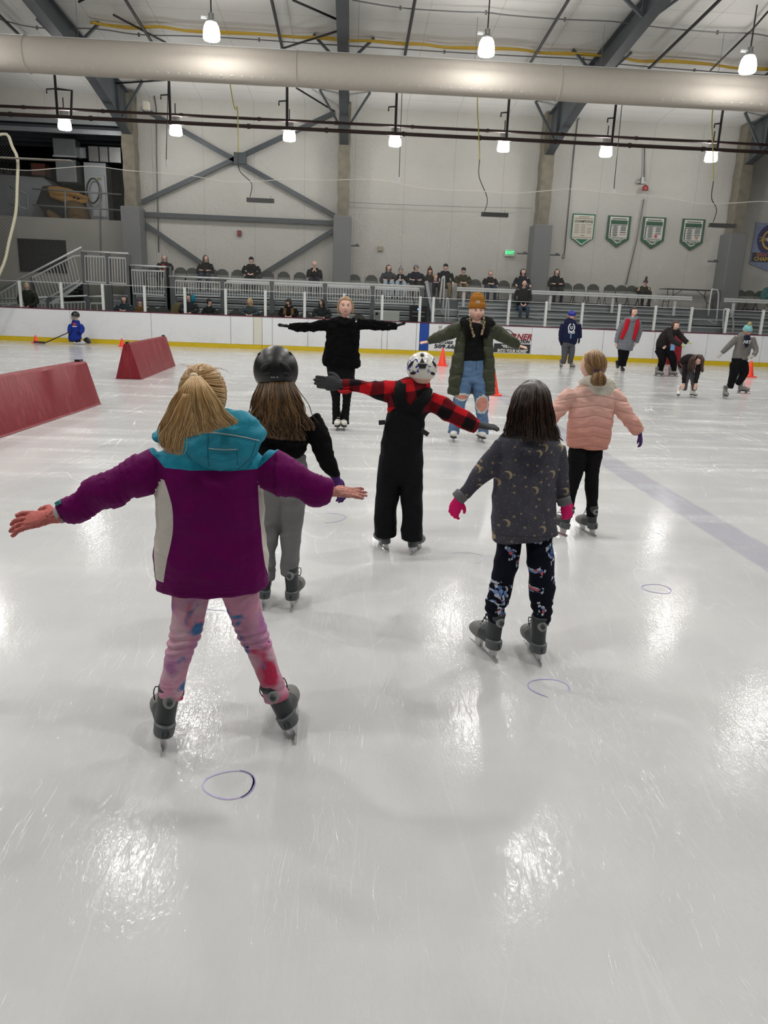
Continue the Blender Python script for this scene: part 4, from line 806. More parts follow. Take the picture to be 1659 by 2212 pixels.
def hair(name,mat,par,Y,L,Rt,bulge=.05,n=160,r=.004,wave=.006,seed=1,sub=4,tip=.25,wf=5,j=.012,lenv=.25):
    "strands flowing between a left and a right guide; guides are rows of (px,py,depth)"
    g=random.Random(seed); a=[W(p[0],p[1],Y+(p[2] if len(p)>2 else 0)) for p in L]; b=[W(p[0],p[1],Y+(p[2] if len(p)>2 else 0)) for p in Rt]
    qa=cr([tuple(p) for p in a],sub); qb=cr([tuple(p) for p in b],sub); N=len(qa); m=MB()
    for i in range(n):
        u=g.random(); ph=g.uniform(0,6.28); ph2=g.uniform(0,6.28); dep=g.uniform(.55,1.12); ln=1-lenv*g.random()**2; P=[];Rr=[]; jx=g.gauss(0,j); K=max(4,int(N*ln)); cl=.04*math.sin(u*25)
        for k in range(K):
            t=k/(N-1); uu=min(1.05,max(-.05,u+cl*t)); A=qa[k]*(1-uu)+qb[k]*uu; bz=bulge*math.sin(math.pi*min(1,max(0,uu)))*dep
            P.append((A[0]+jx*t+wave*t*math.sin(wf*t*6.28+ph*.3+u*9),A[1]-bz+wave*.7*t*math.cos(wf*t*6.28+ph2),A[2])); Rr.append(r*g.uniform(.85,1.15)*(1-.3*t)*(1 if k<K-3 else (tip if k==K-1 else .75)))
        m.tube(P,Rr,5,m=i%3)
    return m.build(name,mat,par,smooth=True,fixn=False)
def hairm(name,cols,rough=.45):
    out=[]
    for i,c in enumerate(cols):
        t=NT(name+'_%s'%('dark','mid','light')[i]); co=t.co(); f=t.noise(t.mapv(co,(30,30,3)),3,3); k=srgb(*c); t.bump(f,.3,.005); out.append(t.fin(t.mix(f,tuple(x*.7 for x in k),tuple(min(1,x*1.25) for x in k)),rough,0,.4))
    return out
# ---- generic figure from traced limbs
def body(label,Y,base,limbs,hd,hands=(),feet=(),vox=.006,k=.70,skn=None,neck=None,cat='person'):
    """limbs: list of traced rows; hd=(px,py,half width px,(facing),dy); hands=(wrist,dir,normal,L,thumb,curl)"""
    m=MB()
    for i,rows in enumerate(limbs):
        if i==0: rows=rows[:-1]
        pc(m,Y,[(r[0],r[1],r[2]*k,r[3] if len(r)>3 else 0,(r[4] if len(r)>4 else .7)*.9) for r in rows],cap=.2)
    c=W(hd[0],hd[1],Y+(hd[4] if len(hd)>4 else 0)); r=hd[2]*SC(c); Mx=head(m,c,r,hd[3],36 if vox<.009 else 24,28 if vox<.009 else 18)
    nb=neck or W(limbs[0][0][0],limbs[0][0][1],Y); m.chain([c+Mx@V((0,-.25*r,-.55*r)),(c+V(nb))/2+V((0,0,-.3*r)),V(nb)-V((0,0,.02))],[r*.60,r*.56,r*.75],.95,sub=3)
    for h in hands: hand(m,*h)
    for a,b in feet: m.chain([a,b],[.020,.026],None,n=10,sub=2)
    m.ch=[]; o=m.skin('person',skn or skinm,None,base,vox=vox,sm=2 if vox<.009 else 1); tag(o,label,cat); return o,c,r,Mx
def garment(name,mats,par,Y,chains,vox=.006,ratio=.7,sm=3,wr=None,uv=False,bych=None,cap=.35,extra=None,sq=1.0):
    m=MB()
    for c in chains: pc(m,Y,c,ratio=ratio,cap=cap,sq=sq)
    if extra: extra(m)
    return m.skin(name,mats,par,vox=vox,sm=sm,wr=wr,uv=uv,bych=bych)
def wd(p,q,Y,dy0=0,dy1=0):
    a=W(*p,Y+dy0); b=W(*q,Y+dy1); return a,b
def glove(name,mat,par,w,t,n,L=None,thumb=1,curl=.2,k=1.1,vox=.003,cuff=None,spread=.12,fl=1.0,wr=None,tang=.9):
    w,t=V(w),V(t); d=t-w; L=L or d.length; m=MB(); hand(m,w,d,n,L,thumb,curl,spread,k,fl,tang)
    if cuff: m.chain([w-d.normalized()*cuff,w,w+d.normalized()*.02],[.15*L*k,.14*L*k,.13*L*k],[.12*L*k,.11*L*k,.1*L*k],ref=n,sub=2,cap=.1)
    m.ch=[]; return m.skin(name,mat,par,vox=vox,sm=2,wr=wr)
def ksc(o,q): return [o*x for x in q]
def sk(par,Y,hp,ap,hd,sc,kind='rental',num=None,dy=0.0,vox=.006):
    h=G(*hp); a=W(ap[0],ap[1],h.y+.05+dy); return skate(par,h,a-h,hd,sc,kind,num,vox)
def LG(Y,rows,hp):
    "bring a traced leg over its skate"
    h=G(*hp).y+.05-Y; n=len(rows); y0=rows[0][1]; y1=rows[-1][1]
    return [(r[0],r[1],r[2],h*(r[1]-y0)/(y1-y0))+tuple(r[4:]) for r in rows]
def FT(h,a):
    h=G(*h); a=W(a[0],a[1],h.y+.05); return (h+(a-h)*.5+V((0,.035,0)),a+V((0,.01,0)))
def HN(w,t,n,thumb,curl,L=None):
    w,t=V(w),V(t); return (w,t-w,n,(L or (t-w).length)*.86,thumb,curl,.12,.66)
def poly2(pts,Y,o,deg=2):
    "x as a polynomial of height through traced points, in local coordinates"
    P=[W(a,b,Y)-o for a,b in pts]; return np.polyfit([p.z for p in P],[p.x for p in P],deg)
# ===== girl in purple and teal jacket
Y=2.36; B=V((W(455,1280,Y).x,Y,0))
AL=[(352,1004,44,0),(300,1030,44,-.02),(248,1053,40,-.03),(195,1079,36,-.03),(155,1103,30,-.03),(131,1111,23,-.03)]
AR=[(566,1008,44,0),(612,1028,44,-.01),(652,1045,38,-.02),(688,1060,33,-.02),(714,1062,25,-.02)]
TO=[(457,950,58,.0,.8),(457,985,112,0,.56),(455,1030,113,0,.62),(454,1070,114,0,.66),(455,1120,116,0,.66),(455,1170,119,0,.64),(457,1220,122,0,.62),(460,1266,121,0,.60)]
LL=LG(Y,[(418,1240,46),(410,1300,39),(406,1335,35),(400,1368,34),(392,1395,30),(385,1420,29),(378,1452,26),(372,1478,27),(368,1508,27)],(350,1632))
LR=LG(Y,[(510,1240,46),(524,1300,38),(534,1335,34),(546,1368,33),(560,1400,29),(572,1432,27),(583,1462,25),(590,1482,27),(598,1508,28)],(640,1606))
o,c,r,Mx=body('person with a blonde ponytail in a purple and teal jacket, arms outstretched, nearest the camera',Y,B,[TO,AL,AR,LL,LR],(440,856,46,(.25,.96,-.12)),
 hands=[HN(W(118,1115,Y-.03),W(12,1134,Y),V((0,-.55,.8)),1,.16),HN(W(722,1062,Y-.02),W(790,1066,Y),V((0,-.4,.9)),-1,.04)],
 feet=[FT((350,1632),(368,1508)),FT((640,1606),(598,1508))])
t=NT('purple_teal_jacket'); co=t.co(); s=t.sep(co); z0=(W(457,1003,Y)-B).z; xl=(W(366,999,Y)-B).x; xr=(W(560,1003,Y)-B).x
teal=t.e('z>(z0+0.77*max(0,xl-x)+0.9*max(0,x-xr))',x=s[0],z=s[2],z0=z0,xl=xl,xr=xr)
pi_=poly2([(362,1024),(378,1051),(388,1088),(388,1120),(384,1150),(373,1201),(364,1247)],Y,B,3); pr_=poly2([(560,1033),(563,1095),(572,1185),(579,1240)],Y,B)
ztop=(W(455,1030,Y)-B).z; zbot=(W(455,1243,Y)-B).z; zmid=(W(345,1110,Y)-B).z; xo=(W(343,1110,Y)-B).x
wl=t.e('((a*z*z*z+b*z*z+c*z+d)>x)*(x>(xo+0.02*(z<zm)))*(z<zt)*(z>zb)',a=float(pi_[0]),b=float(pi_[1]),c=float(pi_[2]),d=float(pi_[3]),x=s[0],z=s[2],xo=float(xo-.03),zm=float(zmid),zt=float(ztop),zb=float(zbot))
wr_=t.e('(x>(a*z*z+b*z+c))*(z<zt)*(z>zb)',a=float(pr_[0]),b=float(pr_[1]),c=float(pr_[2]),x=s[0],z=s[2],zt=float(ztop),zb=float(zbot))
pur=srgb(102,2,84); tl=srgb(36,140,165); wt_=srgb(208,202,192)
pn=t.noise(co,10,4); purc=t.mix(pn,tuple(q*.85 for q in pur),tuple(q*1.15 for q in pur))
col=t.mix(t.e('max(a,b)',a=wl,b=wr_),purc,wt_); col=t.mix(teal,col,t.mix(pn,tuple(q*.85 for q in tl),tuple(q*1.12 for q in tl)))
t.bump(t.e('a+0.4*b+0.05*c',a=t.noise(t.mapv(co,(1,1,1.8)),9,4,.6,.8),b=t.noise(co,30,3),c=t.noise(co,300,2)),.45,.02); jk=t.fin(col,.6,0,.12)
t=NT('purple_sleeve'); co=t.co(); pn=t.noise(co,10,4); s=t.sep(co); teal=t.e('z>(z0+0.77*max(0,xl-x)+0.9*max(0,x-xr))',x=s[0],z=s[2],z0=z0,xl=xl,xr=xr)
t.bump(t.e('a+0.4*b+0.05*c',a=t.noise(t.mapv(co,(2.2,1,1)),9,4,.6,.8),b=t.noise(co,30,3),c=t.noise(co,300,2)),.45,.02); ps_=srgb(102,2,84); jks=t.fin(t.mix(teal,t.mix(pn,tuple(q*.85 for q in ps_),tuple(q*1.15 for q in ps_)),t.mix(pn,tuple(q*.85 for q in tl),tuple(q*1.12 for q in tl))),.6,0,.12)
def pw(co_,no,lv): 
    arm=np.abs(co_[:,0])>.22; a=.006*np.sin(lv*42+1.5*np.sin(co_[:,2]*18))*arm; return a+folds(.006,(4,4,8),3)(co_,no,lv)
J=garment('jacket',[jk,jks],o,Y,[TO,AL,AR],vox=.006,wr=pw,bych=[0,1,1],cap=.12)
hitline(J,[(343,1268),(400,1277),(460,1279),(520,1277),(578,1267)],.0035,'hem_seam',jks,J,off=-.001)
m=MB(); m.chain([W(134,1110,Y-.03),W(127,1113,Y-.03)],[.030,.029],None,cap=.1); m.build('cuff_lining',M('grey_lining',(168,168,172),.7),J,smooth=True); MB().bar(W(122,1088,Y-.05),W(131,1083,Y-.05),.02,.012).build('cuff_tab',M('teal_tab',(50,140,130),.6),J)
hd_=cloth('teal_hood_fabric',(36,140,165),.14,.5,bump=.5)
m=MB(); pc(m,Y,[(468,925,70,-.01,.75),(474,945,98,-.035,.50),(480,968,90,-.055,.46),(484,992,66,-.065,.46),(486,1010,36,-.06,.5)],cap=.5,n=30)
pc(m,Y,[(352,956,11,-.03),(388,938,18,-.05),(430,925,20,-.06),(480,920,20,-.06),(530,926,20,-.05),(566,944,15,-.03)],ratio=1.0); pc(m,Y,[(345,948,12,0),(340,940,8,.03),(352,930,6,.06)],ratio=1)
H=m.skin('hood',hd_,J,vox=.006,sm=3,wr=lambda c_,n_,l: .005*(1-np.abs(nz(c_,(5,5,13),9))*2)+.003*nz(c_,(16,16,20),4))
pip=M('reflective_grey_piping',(170,180,180),.4); hitline(H,[(415,934),(450,934),(490,938),(530,945),(560,952)],.002,'piping',pip,H); hitline(H,[(451,969),(480,971),(512,971)],.002,'piping',pip,H); 
for a in ([(450,934),(449,985),(452,1008)],[(512,971),(513,1005)],[(390,960),(420,1000),(450,1018)],[(553,955),(540,990),(512,1015)]): hitline(H,a,.0016,'stitched_seam',M('teal_seam_dark',(20,96,118),.7),H)
# leggings
t=NT('tie_dye_leggings'); co=t.co(); n1=t.noise(co,9,3,.5,.8); n2=t.noise(t.mapv(co,(1,1,1),(0,0,0),(3,1,7)),7,2,.5,.5); n3=t.noise(t.mapv(co,(1,1,1),(0,0,0),(9,4,2)),11,2,.5,.3); n4=t.noise(t.mapv(co,(1,1,1),(0,0,0),(1,8,2)),26,2)
col=t.mix(t.e('max(0,min(1,(n-0.45)*6))',n=n1),srgb(206,146,170),srgb(208,172,184)); col=t.mix(t.e('max(0,min(1,(n-0.52)*7))',n=t.noise(co,6,3,.5,.4)),col,srgb(170,112,160))
col=t.mix(t.e('max(0,min(1,(n-0.56)*9))',n=n2),col,srgb(200,52,88)); col=t.mix(t.e('max(0,min(1,(n-0.60)*14))',n=n3),col,srgb(72,120,170)); col=t.mix(t.e('max(0,min(1,(n-0.68)*20))',n=n4),col,srgb(40,40,120)); t.bump(t.noise(t.mapv(co,(1,1,4)),14,3,.5,.6),.4,.01); tie=t.fin(col,.75,0,.25)
def lw_(co_,no,lv): kz=(W(400,1372,Y)).z; k2=(W(370,1480,Y)).z; return .0035*np.sin(co_[:,2]*230+2*np.sin(co_[:,0]*30))*np.exp(-((co_[:,2]-kz)/.05)**2)-.006*np.exp(-((co_[:,2]-k2)/.006)**2)+.0015*nz(co_,(10,10,20),5)
garment('leggings',tie,o,Y,[LL,LR],vox=.005,ratio=.95,wr=lw_,cap=.05)
sk(o,Y,(350,1632),(364,1512),-16,1.0,num='13'); sk(o,Y,(640,1606),(601,1512),-3,1.0,num='13')
fz=cloth('fuzzy_pink_knit',(196,112,106),.3,.95,fine=400,bump=.9)
fw=lambda c_,n_,l:.0022*nz(c_,(90,90,90),3)
glove('glove',fz,o,W(118,1115,Y-.03),W(12,1134,Y),V((0,-.55,.8)),.198,1,.16,.92,.003,.03,spread=.2,wr=fw)
glove('glove',cloth('fuzzy_tan_pink_knit',(198,140,128),.3,.95,fine=400,bump=.9),o,W(720,1062,Y-.02),W(790,1066,Y),V((0,-.4,.9)),.125,-1,.04,1.05,.003,.03,spread=.16,wr=fw)
# hair: scalp cap, ponytail
bl=hairm('dark_blonde_hair',((164,124,76),(188,150,98),(208,176,126)),.42)
m=MB(); m.ell(c+Mx@V((0,-.10*r,.10*r)),(1.08*r,1.27*r,1.40*r),Mx,40,30); m.ell(c+Mx@V((-.1*r,-.75*r,-.45*r)),(.62*r,.45*r,.6*r),Mx,20,14); m.ch=[]
S=m.skin('hair',bl[0],o,vox=.005,sm=2,wr=lambda c_,n_,l:.0012*np.sin(np.arctan2(c_[:,0]-(c-B).x,c_[:,2]-(c-B).z+.03)*46))
tie_p=(420,812)
g=random.Random(5); m=MB()
for i in range(230): # strands combed towards the tie over the scalp
    th=g.uniform(0,6.283); P=[]
    T=W(tie_p[0],tie_p[1],Y)-V((0,.0,0))
    Lc=c+Mx@V((0,-.1*r,.1*r)); d0=(V((T.x,0,T.z))-V((Lc.x,0,Lc.z)))
    for k in range(7):
        q=k/6; rad=1.0-q; x=Lc.x+d0.x*q+rad*math.cos(th)*1.05*r*1.03; z=Lc.z+d0.z*q+rad*math.sin(th)*1.38*r*1.02
        ex=((x-Lc.x)/(1.1*r))**2+((z-Lc.z)/(1.42*r))**2; yy=Lc.y-1.29*r*math.sqrt(max(0,1-ex))-.002*g.random(); P.append((x,yy,z))
    m.tube(P,.0016,4,m=g.randrange(3))
m.build('combed_strands',bl,S,smooth=True,fixn=False)
hair('ponytail',bl,S,Y,[(412,812,-.13),(395,835,-.17),(370,870,-.17),(352,910,-.15),(347,940,-.13),(362,960,-.12)],[(432,812,-.13),(452,835,-.17),(475,870,-.18),(495,895,-.16),(510,910,-.13),(505,918,-.11)],.03,1000,.0017,.005,3,4,j=.006,lenv=.4,wf=2.2)
hair('ponytail_ends',bl,S,Y,[(395,850,-.19),(372,900,-.19),(352,940,-.16),(356,975,-.13)],[(425,850,-.19),(415,900,-.20),(398,945,-.17),(384,992,-.14)],.02,380,.0016,.006,4,4,j=.006,lenv=.45,wf=2)
hair('flyaway_strands',bl,S,Y,[(425,805,-.1),(405,790,-.05),(390,784,0)],[(440,800,-.1),(470,795,-.05),(492,810,0)],.0,26,.0008,.006,6,4,j=.02)
MB().ell(W(419,812,Y-.135),(.012,.012,.010),None,12,8).build('hair_tie',M('pale_tie',(220,200,170),.6),S,smooth=True)
# ===== girl in black helmet and black top
Y=3.58; B=V((W(612,1280,Y).x,Y,0))
TO=[(602,880,38,0,.7),(602,905,70,0,.55),(603,935,66,0,.6),(604,965,60,0,.62),(611,990,52,0,.64)]
AL=[(545,908,24),(533,950,20),(531,1000,16)]; AR=[(668,908,25,0),(686,940,24,-.02),(699,972,21,-.03),(710,1003,17,-.02),(723,1028,13,.0)]
HP=[(617,985,46,0,.62),(618,1012,42,0,.7),(617,1040,40,0,.6)]; LR=LG(Y,[(632,1000,33),(632,1060,30),(631,1110,25),(628,1160,22),(626,1210,20),(626,1240,20)],(629,1322)); LL=LG(Y,[(598,1000,32),(592,1070,27),(584,1130,22),(578,1190,19),(575,1250,18)],(567,1318))
o,c,r,Mx=body('person in a black helmet, black top and grey joggers, long wavy brown hair',Y,B,[TO,AL,AR,HP,LL,LR],(596,815,40,(.05,1,-.05)),
 hands=[HN(W(726,1034,Y),W(742,1083,Y),V((.7,-.6,.2)),-1,.3)],feet=[FT((629,1322),(626,1240)),FT((567,1316),(575,1250))])
bk=cloth('black_soft_fleece',(16,16,17),.3,.9,spec=.15); pile=lambda c_,n_,l:.006*(1-np.abs(nz(c_,(6,6,10),2))*2)+.002*nz(c_,(45,45,45),1)
garment('jacket',bk,o,Y,[TO,AL,AR],vox=.007,wr=pile)
gy=cloth('grey_marl',(122,122,121),.22,.95,fine=420)
garment('joggers',gy,o,Y,[HP,LL,LR],vox=.006,ratio=.95,wr=lambda c_,n_,l:.004*(1-np.abs(nz(c_,(5,5,12),7))*2),cap=.15)
sk(o,Y,(629,1322),(629,1245),6,.97,num='4'); sk(o,Y,(567,1318),(573,1250),-8,.95,num='4')
glove('glove',cloth('purple_knit',(80,46,110),.2),o,W(726,1034,Y),W(742,1083,Y),V((.7,-.6,.2)),.15,-1,.3,1.15,.0035,.03)
# helmet
def helmet(par,c,r,Mx,mat,holes,sc=(1.22,1.38,1.36),up=.22,name='helmet',low=-.50,vox=.005):
    m=MB(); cc=c+Mx@V((0,-.02*r,up*r))
    def fn(p):
        x,y,z=p
        if z<low: z=low+(z-low)*.12
        return (x,y,z)
    m.ell(cc,[q*r for q in sc],Mx,40,30,fn=fn); m.ch=[]
    h=m.skin(name,mat,par,vox=vox,sm=3); T=bvh(h); hm=M('vent_dark',(8,8,9),.6); 
    for k,(px,py,w,hh,a) in enumerate(holes):
        p,n=hit(T,px,py,0)
        if not p: continue
        n=-n if n.dot(p-CAMP)>0 else n; s_=SC(p); q=n.to_track_quat('Z','Y').to_matrix(); xa=(V((math.cos(a),0,-math.sin(a)))); xa=(xa-n*xa.dot(n)).normalized(); ya=n.cross(xa)
        MM=Matrix((xa,ya,n)).transposed(); MB().ell(p,(w*s_,hh*s_,.006),MM,18,8).build('vent',hm,h,smooth=True)
    return h
h=helmet(o,c,r,Mx,M('black_helmet_shell',(20,21,22),.38,0,.1,3,spec=.5),[(572,792,14,6,-.45),(617,792,15,6,.5),(578,808,9,3.5,-.3),(618,808,9,3.5,.35),(560,765,5,2,-.6),(627,764,5,2,.6)],sc=(1.20,1.36,1.30),up=.38,low=-.5)
for px in (587,592,599): 
    p,n=hit(bvh(h),px,815,.001); MB().box(p,(.008,.004,.006)).build('rear_mark',M('pale_mark',(150,150,150),.5),h)
br=hairm('brown_wavy_hair',((62,46,30),(94,70,44),(134,102,64)),.45)
m=MB(); pc(m,Y,[(596,820,36,-.03,.7),(598,850,42,-.04,.5),(600,885,48,-.05,.35),(604,915,42,-.055,.25)],cap=.5); hb=m.skin('hair',br[0],o,vox=.007,sm=2)
hair('hair_strands',br,hb,Y,[(560,822,-.05),(550,850,-.09),(540,880,-.10),(530,905,-.11),(522,925,-.11)],[(632,822,-.05),(646,850,-.09),(660,880,-.10),(672,908,-.11),(684,935,-.11)],.05,420,.0024,.013,8,4,j=.012,lenv=.35,wf=2.0)
hair('hair_strands',br,hb,Y,[(572,825,-.09),(566,860,-.13),(560,900,-.14),(560,925,-.13),(566,948,-.12)],[(622,825,-.09),(632,860,-.13),(645,900,-.14),(655,930,-.13),(655,958,-.12)],.02,420,.0025,.016,9,4,j=.012,lenv=.4,wf=1.8)
# ===== boy in red plaid and black overalls
Y=4.52; B=V((W(868,1180,Y).x,Y,0))
TO=[(905,832,24,0,.8),(893,848,46,0,.55),(884,875,49,0,.56),(877,905,38,0,.56),(872,930,34,0,.5)]
AL=[(858,845,23,0),(825,845,21,.0),(790,838,15,.0),(760,831,13,.0),(740,831,12,.0)]; AR=[(930,868,22,0),(955,880,22,-.02),(985,898,20,-.03),(1010,910,18,-.03),(1030,920,16,-.03)]
HP=[(880,884,34,0,.8),(876,905,42,0,.74),(871,935,44,0,.70),(868,970,46,0,.68),(866,1010,47,0,.64),(864,1045,40,0,.5)]; LL=LG(Y,[(843,985,24),(838,1060,25),(834,1100,24),(832,1135,24),(832,1156,24)],(840,1192)); LR=LG(Y,[(888,985,24),(889,1060,24),(890,1100,23),(889,1140,23),(889,1166,23)],(888,1200))
o,c,r,Mx=body('person in a white and blue helmet, red plaid shirt and black overalls, arms out',Y,B,[TO,AL,AR,HP,LL,LR],(911,803,26,(.1,1,0)),
 hands=[HN(W(738,831,Y),W(668,823,Y),V((0,-1,.1)),1,.04),HN(W(1034,918,Y-.03),W(1088,926,Y),V((0,-.3,.95)),-1,.1)],feet=[FT((840,1192),(835,1160)),FT((888,1200),(889,1170))],neck=W(907,832,Y))
def plaid(name,arm):
    t=NT(name); co=t.co(); s=t.sep(co); lv=t.node('ShaderNodeAttribute',attribute_name='lv').outputs['Fac']; k=.148
    if arm: a=t.e('frac(l/k)>0.5',l=lv,k=k); b=t.e('frac((z+x*q)/k+0.1)>0.5',z=s[2],x=s[0],q=(.42 if arm==2 else -.18),k=k)
    else: a=t.e('frac((x+z*0.25)/k+0.55)>0.5',x=s[0],z=s[2],k=k); b=t.e('frac((z-x*0.25)/k+0.15)>0.5',x=s[0],z=s[2],k=k)
    col=t.ramp(t.e('(a+b)*0.5+0.05',a=a,b=b),[(0,srgb(196,22,32)),(.3,srgb(104,16,24)),(.8,srgb(22,14,17))],'CONSTANT'); t.bump(t.e('a+0.1*b',a=t.noise(co,16,4,.6,.8),b=t.noise(co,300,2)),.4,.02); return t.fin(col,.85,0,.2)
pm=[plaid('plaid_flannel',0),plaid('plaid_left_sleeve',1),plaid('plaid_right_sleeve',2)]
J=garment('plaid_shirt',pm,o,Y,[TO,AL,AR,[(905,826,22,0,.8),(905,838,24,0,.8)]],vox=.007,uv=True,bych=[0,1,2,0],wr=lambda c_,n_,l:.007*(1-np.abs(nz(c_,(6,6,9),12))*2),cap=.15)
m=MB(); m.prism([W(*q,Y-.03) for q in ((752,842),(729,844),(735,850),(748,852),(762,846))],(0,.06,0)); m.build('open_cuff',M('plaid_cuff_red',(190,24,34),.8),J,smooth=True)
ov=cloth('black_snow_overalls',(13,14,18),.35,.8,spec=.2)
m=MB()
for c_ in (HP,LL,LR): pc(m,Y,c_,ratio=.95 if c_ is not HP else .7,cap=.12)
bd=-.088
pc(m,Y,[(868,826,10,-.02),(864,845,13,bd+.01),(866,866,14,bd),(873,890,18,bd+.01)],ratio=.22,cap=.1); pc(m,Y,[(926,838,9,-.02),(921,855,13,bd+.01),(908,872,14,bd),(893,893,18,bd+.01)],ratio=.22,cap=.1)
OV=m.skin('overalls',ov,o,vox=.006,sm=3,wr=lambda c_,n_,l:.004*(1-np.abs(nz(c_,(6,6,7),21))*2))
bq=M('black_buckle',(30,30,32),.4)
for a,b in (((818,913),(832,912)),((908,928),(925,939))): 
    p,q=W(*a,Y-.05),W(*b,Y-.05); MB().bar(p,q,.012,.028).build('waist_strap',bq,OV)
p,n=hit(bvh(OV),870,833,.003) ; 
if p: MB().box(p,(.04,.006,.03)).build('shoulder_buckle',bq,OV,bevel=.004)
sk(o,Y,(840,1192),(831,1158),-17,.85); sk(o,Y,(888,1200),(892,1168),24,.85,num='8')
gg=cloth('charcoal_ski_glove',(62,62,64),.2,.7); glove('glove',gg,o,W(738,831,Y),W(668,823,Y),V((0,-1,.1)),.185,1,.04,1.25,.004,.03,spread=.05); glove('glove',gg,o,W(1034,918,Y-.03),W(1088,926,Y),V((0,-.3,.95)),.155,-1,.10,1.25,.004,.03)
t=NT('white_blue_helmet'); co=t.co(); s=t.sep(co); hz=(c-B).z; hx=(c-B).x
spl=t.e('(n>0.54)*(abs(z-q)<0.042)*(abs(x-p)>0.022)',n=t.noise(co,34,3,.6,.6),z=s[2],q=float(hz+.045),x=s[0],p=float(hx)); hm_=t.fin(t.mix(spl,srgb(226,224,214),srgb(38,50,150)),.18,0,.5)
h=helmet(o,c,r,Mx,hm_,[(913,756,5,4.5,0),(912,767,4.5,6,0),(893,762,3.5,8,.5),(935,762,3.5,8,-.5),(888,786,9,4,-.5),(938,786,8,4,.6),(892,806,9,3.4,-.35),(935,807,9,3.4,.4)],sc=(1.27,1.40,1.32),up=.32,low=-.62)
T=bvh(h); vm=M('vent_dark',(8,8,9),.6)
for pl in (((902,786),(923,786),(919,796),(906,796)),((912,773),(917,783),(907,783))):
    q=[hit(T,*a,.007)[0] for a in pl]
    if all(q): MB().prism(q,(0,.006,0)).build('vent',vm,h)
# ===== girl in moon and star hoodie
Y=3.02; B=V((W(1130,1300,Y).x,Y,0))
TO=[(1150,930,48,0,.7),(1146,955,72,0,.58),(1140,990,69,0,.62),(1133,1040,67,0,.66),(1132,1090,69,0,.66),(1133,1130,72,0,.64),(1134,1159,72,0,.60)]
AL=[(1090,965,27,0),(1066,995,26,-.01),(1040,1025,23,-.02),(1015,1051,18,-.02),(996,1070,15,-.02)]; AR=[(1203,965,22,0),(1208,1000,20,0),(1212,1035,17,-.01),(1216,1065,15,-.01),(1219,1082,14,-.01)]
LL=LG(Y,[(1104,1150,30),(1099,1180,28),(1093,1220,26),(1085,1260,25),(1073,1295,24),(1069,1322,18),(1070,1333,15),(1070,1345,15)],(1072,1432)); LR=LG(Y,[(1160,1150,30),(1166,1180,28),(1168,1220,29),(1171,1260,28),(1171,1292,26),(1171,1318,21),(1170,1333,19),(1167,1345,17)],(1168,1440))
o,c,r,Mx=body('person with long dark hair in a grey moon and star hoodie and floral trousers',Y,B,[TO,AL,AR,LL,LR],(1149,873,36,(.05,1,-.1)),
 hands=[HN(W(991,1076,Y-.02),W(978,1112,Y),V((-.6,-.8,0)),-1,.42,.11),HN(W(1219,1084,Y-.01),W(1226,1114,Y),V((.3,-.9,0)),-1,.42,.10)],feet=[FT((1072,1432),(1070,1345)),FT((1168,1440),(1167,1345))])
def moons(name,armx=0):
    t=NT(name); co=t.co(); s=t.sep(co); v2=t.comb(s[0],s[2],0.0)
    def cells(sc,off):
        vv=t.mapv(v2,(1,1,1),(0,0,0),off); vo=t.vor(vv,sc,.9,dim='2D'); d=t.node('ShaderNodeVectorMath',operation='SUBTRACT'); t.put(d.inputs[0],t.node('ShaderNodeVectorMath',operation='SCALE').outputs[0]); sc_=d.inputs[0].links[0].from_node; t.put(sc_.inputs[0],vv); sc_.inputs['Scale'].default_value=1.0
        t.put(d.inputs[1],vo['Position']); q=t.sep(d.outputs[0]); return q[0],q[1],vo['Color']
    x,y,_c=cells(8.5,(.3,.1,0)); moon=t.e('((x*x+y*y)<0.00030)*(((x+0.008)*(x+0.008)+(y+0.005)*(y+0.005))>0.00025)',x=x,y=y)
    x,y,c2=cells(21,(.7,.5,0)); rn=t.sep(c2)[0]; star=t.e('sqrt(x*x+y*y)<(0.0035+0.0024*cos(5*atan2(x,y)))*(r>0.35)*(0.7+0.6*r)',x=x,y=y,r=rn)
    x,y,_c=cells(34,(.2,.9,0)); dot=t.e('(x*x+y*y)<0.0000022',x=x,y=y)
    n=t.noise(co,22,4,.65); base=t.mix(n,srgb(58,58,70),srgb(92,91,100)); col=t.mix(t.e('min(1,a+b+c)*0.85',a=moon,b=star,c=dot),base,srgb(178,160,124)); t.bump(t.e('a+0.1*b',a=t.noise(t.mapv(co,(1,1,.6)),10,4,.6,.8),b=t.noise(co,300,2)),.45,.02); return t.fin(col,.9,0,.2)
mo=moons('moon_star_jersey')
J=garment('hoodie',mo,o,Y,[TO,AL,AR],vox=.006,wr=folds(.007,(4,4,6),31,.2),cap=.12)
m=MB(); pc(m,Y,[(1152,945,44,-.02,.6),(1153,965,48,-.045,.5),(1153,985,36,-.05,.45),(1152,998,20,-.045,.45)],cap=.5); pc(m,Y,[(1108,948,10,-.02),(1125,960,12,-.06),(1152,966,13,-.075),(1180,960,12,-.06),(1196,948,10,-.02)],ratio=1)
H=m.skin('hood',mo,J,vox=.006,sm=2,wr=folds(.005,(6,6,12),8)); rib=cloth('grey_rib',(110,110,112),.2)
for a,b,w_ in (((999,1067),(989,1077),16),((1217,1076),(1220,1088),15)): m=MB(); p,q=W(*a,Y-.02),W(*b,Y-.02); m.chain([p,q],[w_*SC(p)*1.02]*2,None,cap=.2); m.build('cuff',rib,J,smooth=True)
hitline(J,[(1064,1152),(1100,1158),(1150,1160),(1203,1156)],.0014,'hem_stitch',M('hoodie_seam',(44,44,54),.8),J)
